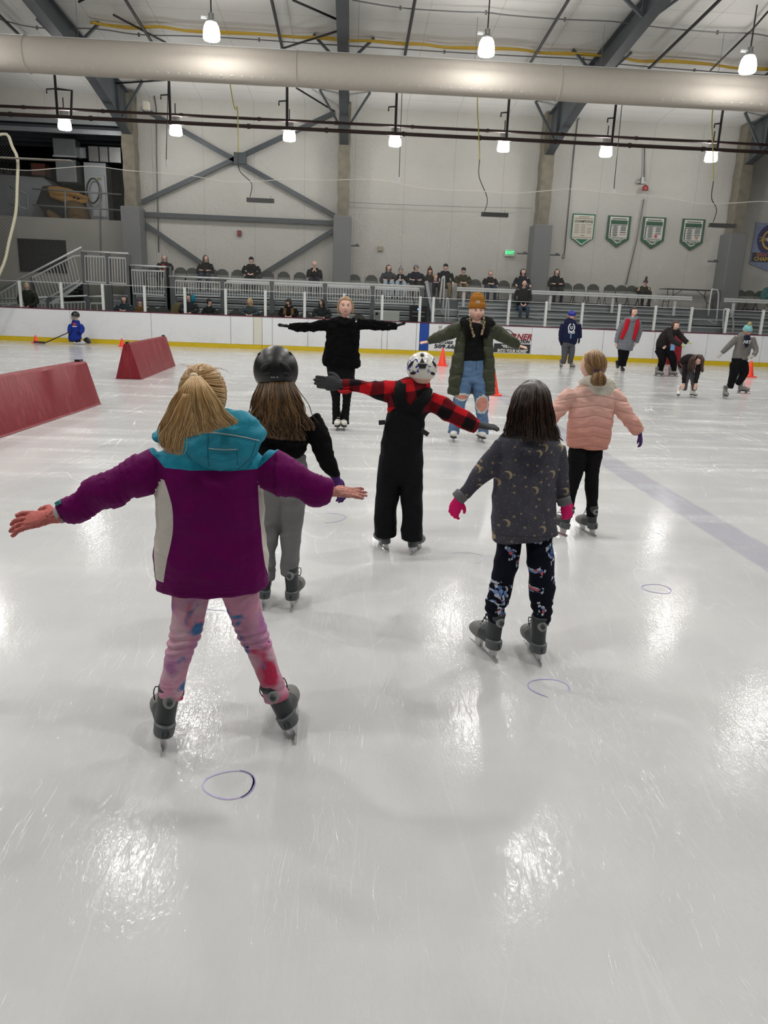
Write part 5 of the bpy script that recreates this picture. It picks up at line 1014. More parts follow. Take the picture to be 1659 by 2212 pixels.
t=NT('navy_floral'); co=t.co(); s=t.sep(co); v2=t.comb(t.e('x+y*0.5',x=s[0],y=s[1]),s[2],0.0); n=t.noise(v2,11,2,.5); vo=t.vor(v2,46,.9,dim='2D'); pet=t.e('(d<0.0095)*(n>0.56)',d=t.math('MULTIPLY',vo['Distance'],1.0/46*1.0),n=n)
vo2=t.vor(t.mapv(v2,(1,.7,1),(0,0,.6),(.4,.2,0)),60,1,dim='2D'); pet2=t.e('(d<0.0056)*(n>0.53)*(n<0.58)',d=t.math('MULTIPLY',vo2['Distance'],1/60),n=n)
pc_=t.ramp(t.sep(vo['Color'])[0],[(0,srgb(84,112,172)),(.35,srgb(120,146,196)),(.62,srgb(196,204,214)),(.82,srgb(206,104,112))],'CONSTANT'); col=t.mix(pet,srgb(10,14,30),pc_); col=t.mix(pet2,col,srgb(190,200,208)); t.bump(t.noise(t.mapv(co,(1,1,2)),14,3,.5,.6),.4,.012); fl=t.fin(col,.85,0,.2)
garment('floral_joggers',fl,o,Y,[LL,LR],vox=.005,ratio=.95,wr=lambda c_,n_,l:.003*np.sin(c_[:,2]*170+2*np.sin(c_[:,0]*40))*(c_[:,2]<(W(1070,1290,Y)).z)+.004*(1-np.abs(nz(c_,(5,5,9),7))*2),cap=.1)
sk(o,Y,(1072,1432),(1072,1345),-17,.95,num='1'); sk(o,Y,(1168,1440),(1166,1345),-3,.95,num='1')
hp=cloth('hot_pink_knit',(226,22,108),.15,.8); glove('glove',hp,o,W(991,1076,Y-.02),W(978,1112,Y),V((-.6,-.8,0)),.125,-1,.42,1.2,.003,.02); glove('glove',hp,o,W(1219,1084,Y-.01),W(1226,1114,Y),V((.3,-.9,0)),.115,-1,.42,1.2,.003,.02)
dk_=hairm('dark_brown_hair',((22,15,11),(38,26,20),(66,46,34)),.34)
m=MB(); m.ell(c+Mx@V((0,-.08*r,.12*r)),(1.14*r,1.28*r,1.36*r),Mx,36,26); pc(m,Y,[(1149,870,40,-.03,.9),(1148,900,42,-.04,.75),(1149,925,44,-.045,.6),(1150,945,40,-.04,.4)],cap=.4); m.ch=[]; hb=m.skin('hair',dk_[0],o,vox=.006,sm=3)
hair('hair_strands',dk_,hb,Y,[(1147,824,-.03),(1118,838,-.07),(1104,870,-.10),(1097,905,-.11),(1090,935,-.11),(1080,945,-.10)],[(1151,824,-.03),(1180,840,-.07),(1192,875,-.10),(1198,910,-.11),(1208,940,-.11),(1216,955,-.10)],.065,800,.0020,.004,12,4,j=.007,lenv=.22)
# ===== girl in pink puffer
Y=4.98; B=V((W(1265,1100,Y).x,Y,0))
TO=[(1288,835,26,0,.8),(1284,848,45,0,.6),(1280,875,47,0,.62),(1276,905,49,0,.64),(1272,938,48,0,.64),(1268,965,46,0,.62)]
AL=[(1240,850,19,0),(1220,868,20,0),(1204,888,17,-.02),(1190,906,14,-.03),(1180,920,12,-.03)]; AR=[(1322,850,20,0),(1340,877,19,-.01),(1357,902,17,-.02),(1372,922,15,-.02),(1380,934,13,-.02)]
LL=LG(Y,[(1251,958,19),(1248,985,21),(1243,1020,17),(1237,1050,13),(1231,1080,11),(1228,1105,10),(1227,1118,10)],(1222,1160)); LR=LG(Y,[(1284,958,19),(1282,985,19),(1279,1020,15),(1278,1050,15),(1279,1080,12.5),(1279,1105,12),(1279,1115,12)],(1286,1160))
o,c,r,Mx=body('person in a pale pink puffer jacket with white hood and black leggings',Y,B,[TO,AL,AR,LL,LR],(1281,790,23,(-.62,.78,-.05)),
 hands=[HN(W(1382,938,Y-.02),W(1387,968,Y),V((.8,-.5,0)),1,.45,.10)],feet=[FT((1222,1160),(1227,1118)),FT((1286,1160),(1279,1115))],neck=W(1290,828,Y))
t=NT('pink_ombre_quilt'); co=t.co(); s=t.sep(co); z0=(W(1268,968,Y)-B).z; z1=(W(1285,840,Y)-B).z; mid=(W(1276,900,Y)-B).x
f=t.e('(z-a)/(b-a)',z=s[2],a=float(z0),b=float(z1)); col=t.ramp(f,[(0,srgb(206,140,124)),(.45,srgb(220,160,146)),(1,srgb(232,190,176))]); ch=t.e('1-abs(frac((z+0.22*abs(x-m))/0.068)-0.5)*2',z=s[2],x=s[0],m=float(mid)); ln=t.e('max(0,1-(1-c)/0.06)',c=ch)
t.bump(t.e('a*0.6-l*0.5+n*0.5',a=t.e('sqrt(1-c)',c=ch),l=ln,n=t.noise(co,16,4,.6,.6)),.7,.018); pk=t.fin(t.mix(t.e('l*0.35',l=ln),col,srgb(170,104,92)),.6,0,.3)
J=garment('puffer_jacket',pk,o,Y,[TO,AL,AR],vox=.007,wr=lambda c_,n_,l:.004*(1-np.abs(nz(c_,(7,7,12),17))*2),cap=.15)
m=MB(); pc(m,Y,[(1292,820,20,-.01,.8),(1296,838,30,-.04,.6),(1298,855,22,-.05,.5),(1299,863,10,-.045,.5)],cap=.5); pc(m,Y,[(1258,828,9,0),(1272,822,11,-.04),(1296,822,12,-.07),(1316,828,11,-.04),(1324,836,8,0)],ratio=1); m.skin('fleece_hood',cloth('cream_fleece',(218,212,198),.12,.95,bump=.8),J,vox=.007,sm=2,wr=lambda c_,n_,l:.003*nz(c_,(20,20,26),2)+.002*nz(c_,(60,60,60),1))
blg=cloth('black_leggings',(12,12,14),.3,.85,spec=.2); garment('leggings',blg,o,Y,[LL,LR],vox=.007,ratio=.95,cap=.1,wr=lambda c_,n_,l:.002*nz(c_,(10,10,30),3))
sk(o,Y,(1222,1160),(1228,1112),-22,.92); sk(o,Y,(1286,1160),(1280,1110),-14,.92,num='9')
glove('glove',cloth('dark_purple_knit',(70,46,98),.2),o,W(1382,938,Y-.02),W(1387,968,Y),V((.8,-.5,0)),.115,1,.45,1.2,.004,.02)
lb=hairm('light_brown_hair',((112,82,52),(146,112,74),(176,142,100)),.42)
m=MB(); m.ell(c+Mx@V((0,-.06*r,.08*r)),(1.12*r,1.28*r,1.42*r),Mx,40,30,fn=capfn(.55)); m.ch=[]; hb=m.skin('hair',lb[1],o,vox=.006,sm=1)
hair('ponytail',lb,hb,Y,[(1286,799,-.10),(1279,812,-.12),(1277,824,-.12),(1284,836,-.12)],[(1298,799,-.10),(1307,812,-.12),(1309,824,-.12),(1304,834,-.12)],.03,260,.0028,.006,14,4,j=.005)
hair('combed_strands',lb,hb,Y,[(1275,757,-.02),(1262,766,-.08),(1264,785,-.11),(1284,800,-.10)],[(1290,757,-.02),(1304,768,-.06),(1306,788,-.08),(1298,802,-.09)],.045,120,.0028,.002,15,4,j=.003,lenv=.05)
MB().tube([W(1292,800,Y-.115)+V((.024*math.cos(a),0,.018*math.sin(a))) for a in np.linspace(0,6.283,13)[:-1]],.008,6,close=True).build('hair_tie',M('purple_tie',(96,70,140),.7),hb,smooth=True)
def stick_up(a): return V(a)
# ===== instructor in black
Y=9.22; B=V((W(738,930,Y).x,Y,0))
TO=[(744,690,20,0,.7),(743,697,33,0,.6),(741,715,36,0,.6),(740,740,36,0,.62),(738,765,39,0,.62),(737,788,42,0,.6)]
AL=[(712,702,12),(690,704,11),(662,707,10),(640,707,9),(624,705,6)]; AR=[(774,701,12),(795,702,11),(820,703,10),(842,704,9),(856,704,7)]
HP=[(736,790,31,0,.6),(737,805,30,0,.62),(738,822,27,0,.6)]; LL=[(722,815,15),(724,840,12),(726,862,9),(726,885,8.5),(727,905,9),(727,916,9.5)]; LR=[(752,815,15),(750,840,12),(749,862,9),(747,885,8.5),(745,905,9),(745,916,9.5)]
o,c,r,Mx=body('person all in black with blonde hair tied back, arms straight out, facing the camera',Y,B,[TO,AL,AR,HP,LL,LR],(746,663,15.2,(.05,-1,.06)),
 hands=[HN(W(624,705,Y),W(603,703,Y),V((0,-.4,.9)),1,.05),HN(W(856,704,Y),W(874,699,Y),V((0,-.4,.9)),-1,.05)],feet=[(V((W(727,925,Y).x,Y-.03,.1)),W(727,912,Y)),(V((W(745,925,Y).x,Y-.03,.1)),W(745,912,Y))],vox=.005,neck=W(745,692,Y))
face(o,c,r,Mx)
bf=cloth('black_plush',(11,11,12),.3,.95,spec=.12,bump=.9); J=garment('jacket',bf,o,Y,[TO,AL,AR],vox=.008,wr=lambda c_,n_,l:.008*(1-np.abs(nz(c_,(6,6,7),2))*2)+.004*nz(c_,(25,25,25),1))
m=MB(); pc(m,Y,[(727,692,5,-.06),(735,698,6,-.10),(745,702,5,-.11),(755,697,6,-.10),(764,691,5,-.06)],ratio=1); m.skin('hood_collar',bf,J,vox=.01,sm=1,wr=lambda c_,n_,l:.004*nz(c_,(25,25,25),5))
garment('flared_trousers',cloth('black_stretch',(10,10,13),.3,.85,spec=.2),o,Y,[HP,LL,LR],vox=.007,ratio=.95,wr=lambda c_,n_,l:.002*np.sin(c_[:,2]*110+np.sin(c_[:,0]*60))*(c_[:,2]<.42),cap=.1)
bgl=cloth('black_knit_glove',(18,18,20),.2)
glove('glove',bgl,o,W(624,705,Y),W(603,702,Y),V((0,-.35,.9)),.15,1,.02,1.05,.004,.02,spread=.3,tang=1.6); glove('glove',bgl,o,W(855,704,Y),W(874,698,Y),V((0,-.35,.9)),.14,-1,.02,1.05,.004,.02,spread=.3,tang=1.6)
for x,hd in ((727,186),(744,174)): 
    t=G(x,931); f=V((math.sin(R(hd)),math.cos(R(hd)),0)); skate(o,t-f*.235,V((0,0,1)),hd,.95,'white',vox=.007)
hb_=hairm('blonde_hair',((110,84,58),(146,116,82),(176,146,108)),.45)
m=MB(); m.ell(c+Mx@V((0,-.04*r,.07*r)),(1.13*r,1.30*r,1.42*r),Mx,40,32,fn=capfn(.50)); m.ell(c+Mx@V((0,-1.1*r,-.5*r)),(.5*r,.5*r,.6*r),Mx,12,10); m.ch=[]; S=m.skin('hair',hb_[1],o,vox=.007,sm=1); 
for sx_ in(-1,1): MB().tube([c+Mx@V((sx_*.75*r,.75*r,.9*r)),c+Mx@V((sx_*1.05*r,.5*r,.2*r)),c+Mx@V((sx_*1.1*r,.45*r,-.5*r)),c+Mx@V((sx_*1.0*r,.5*r,-1.3*r))],[.010,.007,.005,.003],6,sub=4).build('face_strand',hb_[2],S,smooth=True)
# ===== instructor in olive coat and mustard beanie
Y=8.62; B=V((W(1015,955,Y).x,Y,0))
AL=[(998,708,14),(977,716,14),(955,725,12),(938,732,10),(926,738,7)]; AR=[(1058,710,15),(1077,720,14),(1095,731,12),(1111,741,10),(1121,747,7)]
BK=[(1030,697,22,.02,.6),(1027,706,36,.05,.45),(1025,730,36,.07,.35),(1022,760,40,.07,.3),(1020,790,44,.07,.28),(1019,820,49,.07,.26),(1018,848,50,.07,.24)]
PL=[(1003,704,9,0,.9),(998,730,11,-.01,1.0),(993,760,13,-.02,.9),(988,790,14,-.02,.9),(984,820,14,-.02,.9),(981,850,14,-.02,.8)]; PR=[(1053,704,9,0,.9),(1051,730,12,-.01,1),(1053,760,12,-.02,.9),(1055,790,13,-.02,.9),(1055,820,14,-.02,.9),(1055,850,14,-.02,.8)]
SH=[(1027,700,14,0,.7),(1026,712,24,-.02,.62),(1023,740,22,-.03,.62),(1022,778,24,-.03,.6)]
HP=[(1022,776,24,-.02,.62),(1021,800,27,0,.6),(1019,825,28,0,.6)]; LL=[(1004,818,17),(1000,845,17),(993,868,14.5),(989,890,13),(984,912,12.5),(979,936,12.5)]; LR=[(1034,818,16),(1038,845,16.5),(1041,868,15),(1041,890,13),(1043,912,12),(1044,938,11)]
o,c,r,Mx=body('person in a long olive puffer coat, mustard beanie and ripped jeans, arms out',Y,B,[SH,AL,AR,HP,LL,LR],(1030,673,15.5,(.02,-1,.02)),
 hands=[(W(927,738,Y),W(906,741,Y)-W(927,738,Y),V((0,-.4,.9)),.125,1,.12,.15,1.0),(W(1120,747,Y),W(1139,752,Y)-W(1120,747,Y),V((0,-.4,.9)),.125,-1,.08,.15,1.0)],feet=[(V((W(980,950,Y).x,Y-.03,.1)),W(980,935,Y)),(V((W(1044,950,Y).x,Y-.03,.1)),W(1044,935,Y))],vox=.005,neck=W(1029,700,Y))
face(o,c,r,Mx,brow=(70,50,38))
t=NT('olive_puffer'); co=t.co(); s=t.sep(co); ch=t.e('abs(sin((z+0.03*sin(x*9))*3.1416/0.125))',z=s[2],x=s[0]); t.bump(t.e('a*0.6+n*0.6',a=t.math('POWER',ch,.5),n=t.noise(co,11,4,.6,.7)),.8,.03); oc=srgb(56,60,42); ol=t.fin(t.mix(t.noise(co,7,3),tuple(q*.8 for q in oc),tuple(q*1.2 for q in oc)),.5,0,.35)
t=NT('olive_puffer_sleeve'); co=t.co(); lv=t.node('ShaderNodeAttribute',attribute_name='lv').outputs['Fac']; ch=t.e('abs(sin(l*3.1416/0.12))',l=lv); t.bump(t.e('a*0.6+n*0.6',a=t.math('POWER',ch,.5),n=t.noise(co,11,4,.6,.7)),.8,.03); ols=t.fin(t.mix(t.noise(co,7,3),tuple(q*.8 for q in oc),tuple(q*1.2 for q in oc)),.5,0,.35)
J=garment('puffer_coat',[ol,ols],o,Y,[BK,PL,PR,AL,AR],vox=.008,uv=True,bych=[0,0,0,1,1],wr=lambda c_,n_,l:.006*(1-np.abs(nz(c_,(5,5,9),3))*2)+.005*np.abs(np.sin(c_[:,2]*25)),cap=.25)
m=MB(); pc(m,Y,[(994,704,7,.02),(1002,697,8,-.04),(1008,702,8,-.09),(1010,714,7,-.11),(1010,728,4,-.10)],ratio=1); pc(m,Y,[(1066,706,7,.02),(1058,697,9,-.04),(1052,703,9,-.09),(1050,716,8,-.11),(1049,728,5,-.10)],ratio=1); pc(m,Y,[(1000,694,8,.08),(1030,690,9,.12),(1060,694,8,.08)],ratio=1); m.skin('fur_collar',cloth('black_fur',(14,13,12),.3,.95,bump=1),J,vox=.008,sm=1,wr=lambda c_,n_,l:.006*nz(c_,(40,40,40),2))
garment('shirt',cloth('black_jersey',(13,13,14),.2,.85,spec=.2),o,Y,[SH],vox=.009,wr=folds(.005,(5,5,9),2),cap=.1)
t=NT('ripped_blue_jeans'); co=t.co(); s=t.sep(co)
a=W(997,856,Y)-B; b=W(1040,872,Y)-B; n=t.noise(co,50,3,.7)
rip=t.e('max((((x-a)/0.072)*((x-a)/0.072)+((z-b)/0.026)*((z-b)/0.026)+(n-0.5)*1.2)<1,(((x-c)/0.062)*((x-c)/0.062)+((z-d)/0.085)*((z-d)/0.085)+(n-0.5)*1.2)<1)*(y<0)',x=s[0],z=s[2],y=s[1],a=a.x,b=a.z,c=b.x,d=b.z,n=n)
edge=t.e('max((((x-a)/0.09)*((x-a)/0.09)+((z-b)/0.045)*((z-b)/0.045)+(n-0.5)*1.6)<1,(((x-c)/0.078)*((x-c)/0.078)+((z-d)/0.11)*((z-d)/0.11)+(n-0.5)*1.6)<1)*(y<0)',x=s[0],z=s[2],y=s[1],a=a.x,b=a.z,c=b.x,d=b.z,n=n)
col=t.mix(t.noise(co,7,4,.6),srgb(56,84,122),srgb(112,142,174)); col=t.mix(edge,col,srgb(205,205,200)); col=t.mix(rip,col,srgb(206,142,124)); t.bump(t.e('a+0.08*b',a=t.noise(t.mapv(co,(1,1,1.6)),13,4,.6,.8),b=t.noise(co,350,2)),.5,.015); jn=t.fin(col,.85,0,.25)
garment('jeans',jn,o,Y,[HP,LL,LR],vox=.007,ratio=.95,wr=folds(.006,(6,6,10),5),cap=.1)
MB().tube([W(1029,779,Y-.19),W(1029,800,Y-.18)],.004,5).build('fly_seam',M('jean_seam',(50,74,108),.8),o)
for x,yb,hd in ((980,956,183),(1044,957,172)):
    t=G(x,yb); f=V((math.sin(R(hd)),math.cos(R(hd)),0)); skate(o,t-f*.235,V((0,0,1)),hd,1.0,'white',vox=.007)
mus=cloth('mustard_rib_knit',(152,100,34),.12,.9,fine=120)
m=MB(); m.ell(c+Mx@V((0,-.12*r,.92*r)),(1.10*r,1.22*r,1.02*r),Mx,28,18); m.chain([c+Mx@V((0,-.1*r,.42*r)),c+Mx@V((0,-.1*r,.75*r)),c+Mx@V((0,-.1*r,1.12*r))],[1.20*r,1.23*r,1.17*r],1.12,ref=(0,1,0),n=28,cap=.1); m.chain([c+Mx@V((0,-.12*r,1.1*r)),c+Mx@V((0,-.18*r,1.9*r)),c+Mx@V((0,-.18*r,2.25*r))],[1.08*r,.98*r,.72*r],1.05,ref=(0,1,0),n=28,cap=.5); m.ch=[]
bn=m.skin('beanie',mus,o,vox=.006,sm=1,wr=lambda c_,n_,l:.0012*np.sin(np.arctan2(c_[:,0]-(c-B).x,c_[:,1]-(c-B).y)*70)); p,n=hit(bvh(bn),1032.5,654,.002)
MB().box(p,(.042,.006,.042)).build('patch',M('beanie_patch',(196,180,164),.7),bn,bevel=.003); MB().tube([p+V((.010*math.cos(a),-.005,.010*math.sin(a))) for a in np.linspace(.6,5.6,9)],.0022,5).build('patch_mark',M('patch_brown',(120,84,60),.7),bn)
brd=hairm('ash_blonde_braid',((96,78,58),(140,118,88),(172,150,118)),.5)
for sx_,pp in ((-1,[(1016,684),(1016,696),(1018,708),(1022,720),(1024,727)]),(1,[(1045,684),(1046,696),(1045,706),(1042,716),(1041,722)])):
    P=cr([tuple(W(a,b,Y-.11-.02*i)) for i,(a,b) in enumerate(pp)],5); m=MB()
    for i,q in enumerate(P): 
        m.ell(V(q)+V((.006*(1 if i%2 else -1),0,0)),(.0085,.009,.0115),None,10,8,m=i%3)
    m.build('braid',brd,o,smooth=True)
# ===== smaller skaters: traced the same way, coarser
def skater(label,Y,bx,TO,AL,AR,HP,LL,LR,hd,jm,pm_,hands,sks,jn='jacket',pn='trousers',glv=None,vox=.012,hcol=None,extra=None,hairsc=(1.13,1.30,1.42),skn=None,neck=None,kind='grey',skv=.011,ratio=.95):
    B=V((bx,Y,0)); o,c,r,Mx=body(label,Y,B,[TO,AL,AR,HP,LL,LR],hd,hands=[h+(.12,1.15) if len(h)==6 else h for h in hands] if not glv else [h[:3]+(h[3]*.85,)+h[4:6]+(.12,.7) for h in hands],vox=.011,k=.72,skn=skn,neck=neck)
    J=garment(jn,jm,o,Y,[TO,AL,AR],vox=vox,wr=folds(.007,(5,5,8),len(label)),cap=.2); garment(pn,pm_,o,Y,[HP,LL,LR],vox=vox,ratio=ratio,wr=folds(.004,(6,6,12),7),cap=.1)
    for h in hands:
        if glv: glove('glove',glv,o,h[0],h[0]+h[1].normalized()*h[3],h[2],h[3],h[4],h[5],1.25,.008,.02)
    for s_ in sks: skate(o,*s_,vox=skv)
    m=MB(); m.ell(c+Mx@V((0,-.04*r,.07*r)),[q*r for q in hairsc],Mx,30,24,fn=capfn()); m.ch=[]
    if hcol: hb=m.skin('hair',hairm('hair%d_%d'%(hcol[0],hcol[1]),[tuple(int(q*f) for q in hcol) for f in(.75,1,1.3)])[1],o,vox=.01,sm=1)
    else: hb=None
    return o,c,r,Mx,J,hb
def H(px,py,tx,ty,Y,n=(0,-.6,.8),L=.16,th=1,cu=.3): a=W(px,py,Y); b=W(tx,ty,Y); return (a,b-a,V(n),L,th,cu)
def lng(par,mats,c,r,Mx,ln=1.2,w=.9,n=40,front=.3,seed=2):
    "loose long hair hanging beside and behind a head"
    g=random.Random(seed); m=MB()
    for i in range(n):
        a=g.uniform(-1,1)*2.0; x=math.sin(a)*w*r*1.1; y=-math.cos(a)*r*.95+(front*r if abs(a)>1.2 else 0)
        P=[c+Mx@V((x*.8,y*.8,.75*r)),c+Mx@V((x*1.05,y,.1*r)),c+Mx@V((x*1.15,y,-.8*r)),c+Mx@V((x*(1.2+g.uniform(-.1,.15)),y*.9,-r*(1+ln*g.uniform(.7,1))))]
        m.tube(P,[.3*r*.5,.26*r*.5,.22*r*.5,.05*r],5,sub=2,m=i%len(mats))
    return m.build('hair_lengths',mats,par,smooth=True,fixn=False)
blk2=cloth('black_stretch',(10,10,13)); 
# kneeling hockey child
Y=G(165,744).y; B_=W(165,744,Y).x
o,c,r,Mx,J,hb=skater('child in a blue hockey jersey and black caged helmet kneeling with a stick',Y,B_,[(164,692,7,0,.8),(164,700,10,0,.7),(163,715,12,0,.7),(162,730,14,0,.7),(163,735,13,0,.7)],
 [(154,702,5),(151,710,5,-.05),(150,719,4,-.1)],[(174,702,5),(178,712,5.5,-.05),(173,719,4.5,-.15)],[(164,728,9,0,.8),(165,735,9,0,.8)],[(162,735,6),(161,739,5,-.03)],[(168,735,6),(169,739,5,-.03)],(163,683,6.6,(-.35,-.94,-.1)),cloth('royal_blue_jersey',(22,46,132),.1),cloth('black_hockey_shorts',(20,20,22)),
 [H(150,720,149,729,Y-.1,L=.11),H(172,719,168,717,Y-.15,L=.11)],[],glv=cloth('black_hockey_glove',(28,28,30)),jn='jersey',pn='shorts')
wsk=cloth('white_hockey_sock',(206,208,212)); 
m=MB(); pc(m,Y,[(161,739,4.6,-.02),(170,740,4.4,.05),(178,740,4,.15)],ratio=1); pc(m,Y,[(168,739,4.6,0),(176,740,4.4,.1),(184,740,4,.18)],ratio=1); m.skin('socks',[wsk],o,vox=.012,sm=1)
m=MB(); pc(m,Y,[(183,739,4.5,.18),(188,733,5,.15),(192,740,4.5,.15)],ratio=.8); sb=m.skin('skate',M('hockey_boot',(36,36,38),.4),o,vox=.011,sm=1); MB().bar(W(194,733,Y+.15),W(196,742,Y+.15),.02,.05).build('blade',steelb,sb)
m=MB(); m.ell(c+Mx@V((0,-.08*r,.30*r)),(1.3*r,1.4*r,1.28*r),Mx,22,16,fn=lambda p:(p.x,p.y,max(p.z,-.45))); hl=m.build('helmet',M('black_hockey_helmet',(20,20,22),.3),o,smooth='auto'); m=MB()
for q in(-.6,-.3,0,.3,.6): m.tube([c+Mx@V((q*1.2*r,1.2*r,.35*r)),c+Mx@V((q*1.1*r,1.5*r*math.cos(q*.8),-.4*r)),c+Mx@V((q*.7*r,1.2*r,-1.25*r))],.006,5,sub=2)
for z in(0,-.45,-.9): m.tube([c+Mx@V((1.35*r*math.sin(a),1.4*r*math.cos(a),z*r)) for a in np.linspace(-1.1,1.1,7)],.006,5)
m.build('face_cage',M('cage_wire',(150,150,152),.3,.7),hl,smooth=True)
T=bvh(J); 
for nm2,px,py,w,h_,mt in (('jersey_emblem',161,700,.10,.07,M('emblem_red',(170,50,50),.6)),('jersey_lettering',161,705,.13,.03,M('emblem_white',(205,205,210),.6))):
    p,n=hit(T,px,py,.004)
    if p: MB().box(p,(w,.01,h_)).build(nm2,mt,J)
t=thing('hockey_stick',W(97,741,Y-.3),'black hockey stick held by the kneeling child, blade by the small cone','hockey stick'); a=W(151,717,Y-.12); b=W(97,739,Y-.25); b.z=.03
MB().bar(a+(a-b).normalized()*.35,b,.02,.03).build('shaft',blackp,t); e=W(73,738,Y-.25); MB().bar((b.x,b.y,.035),(e.x,e.y,.045),.015,.065).build('stick_blade',M('stick_blade_grey',(54,50,56),.5),t)
# blue helmet kid
Y=G(1226,797).y+.1
o,c,r,Mx,J,hb=skater('person in a blue helmet and navy sweatshirt with white crest, hands hanging, near the boards',Y,W(1230,796,Y).x,[(1236,690,9,0,.7),(1233,697,15,0,.6),(1232,712,16,0,.65),(1231,730,17,0,.65),(1229,741,16,0,.6)],
 [(1217,701,6.5),(1213,716,6),(1212,730,5.5),(1213,738,5)],[(1249,701,6.5),(1251,716,6),(1252,730,5)],[(1228,736,14,0,.65),(1228,748,13,0,.65)],[(1221,745,8),(1220,762,7),(1218,778,5.5),(1216,785,5)],[(1235,745,7),(1235,762,6.5),(1232,778,5.5),(1231,785,5)],(1235,682,6.8,(-.15,-.96,-.15)),cloth('navy_sweatshirt',(20,26,56)),cloth('dark_grey_trousers',(78,78,82)),
 [H(1213,737,1213,748,Y,(-.5,-.8,0),.15),H(1251,732,1250,742,Y,(.5,-.8,0),.15,-1)],[(G(1215,797)+V((.0,.26,0)),V((0,0,1)),185,1.05,'grey'),(G(1236,798)+V((0,.26,0)),V((0,0,1)),165,1.05,'grey')],glv=cloth('black_knit_glove',(18,18,20)),jn='sweatshirt',hcol=(150,108,72))
lng(hb,[M('ginger_strands',(160,116,76),.5)],c,r,Mx,.5,1.0,16); face(o,c,r,Mx)
m=MB(); m.ell(c+Mx@V((0,-.05*r,.42*r)),(1.28*r,1.42*r,1.25*r),Mx,24,18,fn=lambda p:(p.x,p.y,max(p.z,-.30))); m.build('helmet',M('glossy_blue_helmet',(28,44,140),.15),o,smooth='auto')
T=bvh(J); p,n=hit(T,1234.5,708,.012); wl_=M('crest_white',(205,208,212),.7); MB().tube([p+V((.085*math.cos(a),-.004,.11*math.sin(a)-.0)) for a in np.linspace(1.9,7.5,14)],.017,6).build('crest_wreath',wl_,J); text('crest_letter','U',p+V((0,-.01,0)),.11,wl_,J,bold=.006); p2,n=hit(T,1234,718,.014); text('chest_lettering','YALE',p2,.085,wl_,J,bold=.005); p2,n=hit(T,1233,726,.012); MB().box(p2,(.04,.008,.13)).build('hanging_tag',M('pale_blue_card',(90,130,160),.5),J)
# red scarf woman
Y=G(1343,806).y+.12
o,c,r,Mx,J,hb=skater('person in a long grey coat with red vest panels gliding near the boards',Y,W(1343,805,Y).x,[(1367,688,11,0,.7),(1364,695,17,0,.6),(1358,712,17,0,.65),(1354,730,17,0,.65),(1351,745,18,0,.65),(1349,755,18,0,.6)],
 [(1348,695,7),(1340,712,6.5),(1334,728,6),(1332,740,5)],[(1377,697,7),(1381,712,6.5),(1378,728,6),(1374,740,5)],[(1350,745,12,0,.65),(1348,758,12,0,.65)],[(1342,755,7.5),(1342,770,6.5),(1340,782,5.5),(1338,790,5)],[(1353,755,7.5),(1351,770,6.5),(1348,782,5.5),(1347,791,5)],(1369,674,7.2,(.3,-.94,-.1)),cloth('grey_wool_coat',(112,116,122)),blk2,
 [H(1332,741,1331,750,Y,(-.5,-.8,0),.14),H(1373,741,1369,748,Y,(.5,-.8,0),.14,-1)],[(G(1336,801)+V((.02,.24,.03)),V((-.1,0,1)),185,1.0,'hockey'),(G(1348,806)+V((.0,.26,0)),V((-.05,0,1)),180,1.0,'hockey')],jn='coat',hcol=(44,30,24),pn='leggings')
face(o,c,r,Mx)
m=MB(); pc(m,Y,[(1357,690,5,-.10,.6),(1353,705,5.5,-.13,.5),(1347,720,5,-.14,.4),(1342,732,4,-.14,.4)]); pc(m,Y,[(1377,691,4.5,-.09,.6),(1376,705,5,-.12,.5),(1372,722,4.5,-.13,.4),(1369,734,3.5,-.12,.4)]); m.skin('red_vest_panels',cloth('bright_red_fleece',(176,24,40)),J,vox=.012,sm=1)
m=MB(); pc(m,Y,[(1358,688,5,-.04),(1366,692,5,-.10),(1376,687,5,-.04)],ratio=1); m.skin('hood_collar',cloth('grey_wool_coat',(112,116,122)),J,vox=.012,sm=1); m=MB(); m.ell(c+Mx@V((0,-1.25*r,.35*r)),(.45*r,.45*r,.45*r),None,12,8); m.build('hair_bun',M('dark_bun',(44,30,24),.5),hb,smooth=True)
# crouching woman in black
Y=G(1438,813).y+.1
o,c,r,Mx,J,hb=skater('person all in black crouching forward with pale green gloves reaching out, near the boards',Y,W(1438,812,Y).x,[(1432,751,14,.1,.8),(1432,742,15,.06,.75),(1438,730,15,0,.75),(1447,720,14,-.05,.7),(1453,712,11,-.08,.7)],
 [(1446,716,7,-.15),(1450,732,6.5,-.25),(1462,741,5.5,-.35),(1471,745,4.5,-.4)],[(1460,714,7,0),(1471,727,6,-.05),(1481,737,5.5,-.12),(1485,740,4.5,-.15)],[(1432,745,13,.1,.85),(1430,756,14,.08,.8)],[(1424,755,10,.05),(1431,774,8.5,-.05),(1427,792,7,.0),(1424,806,7,.05)],[(1440,755,10,.08),(1452,772,8.5,-.05),(1455,790,7,0),(1452,806,7,.05)],(1459,703,7,(.45,-.85,-.2),-.1),cloth('charcoal_jacket',(34,31,30)),blk2,
 [H(1471,745,1480,747,Y-.4,(0,-.5,.8),.15),H(1485,740,1494,741,Y-.15,(0,-.5,.8),.15,-1)],[(G(1416,813)+V((0,.1,0)),V((0,0,1)),115,1.0,'grey'),(G(1445,813)+V((0,.1,0)),V((0,0,1)),120,1.0,'grey')],glv=cloth('pale_green_glove',(176,186,120)),hcol=(70,46,34))
face(o,c,r,Mx); p=W(1453,750,Y-.3); MB().box(p,(.11,.01,.16)).build('lanyard_card',M('light_blue_card',(110,160,205),.5),J)
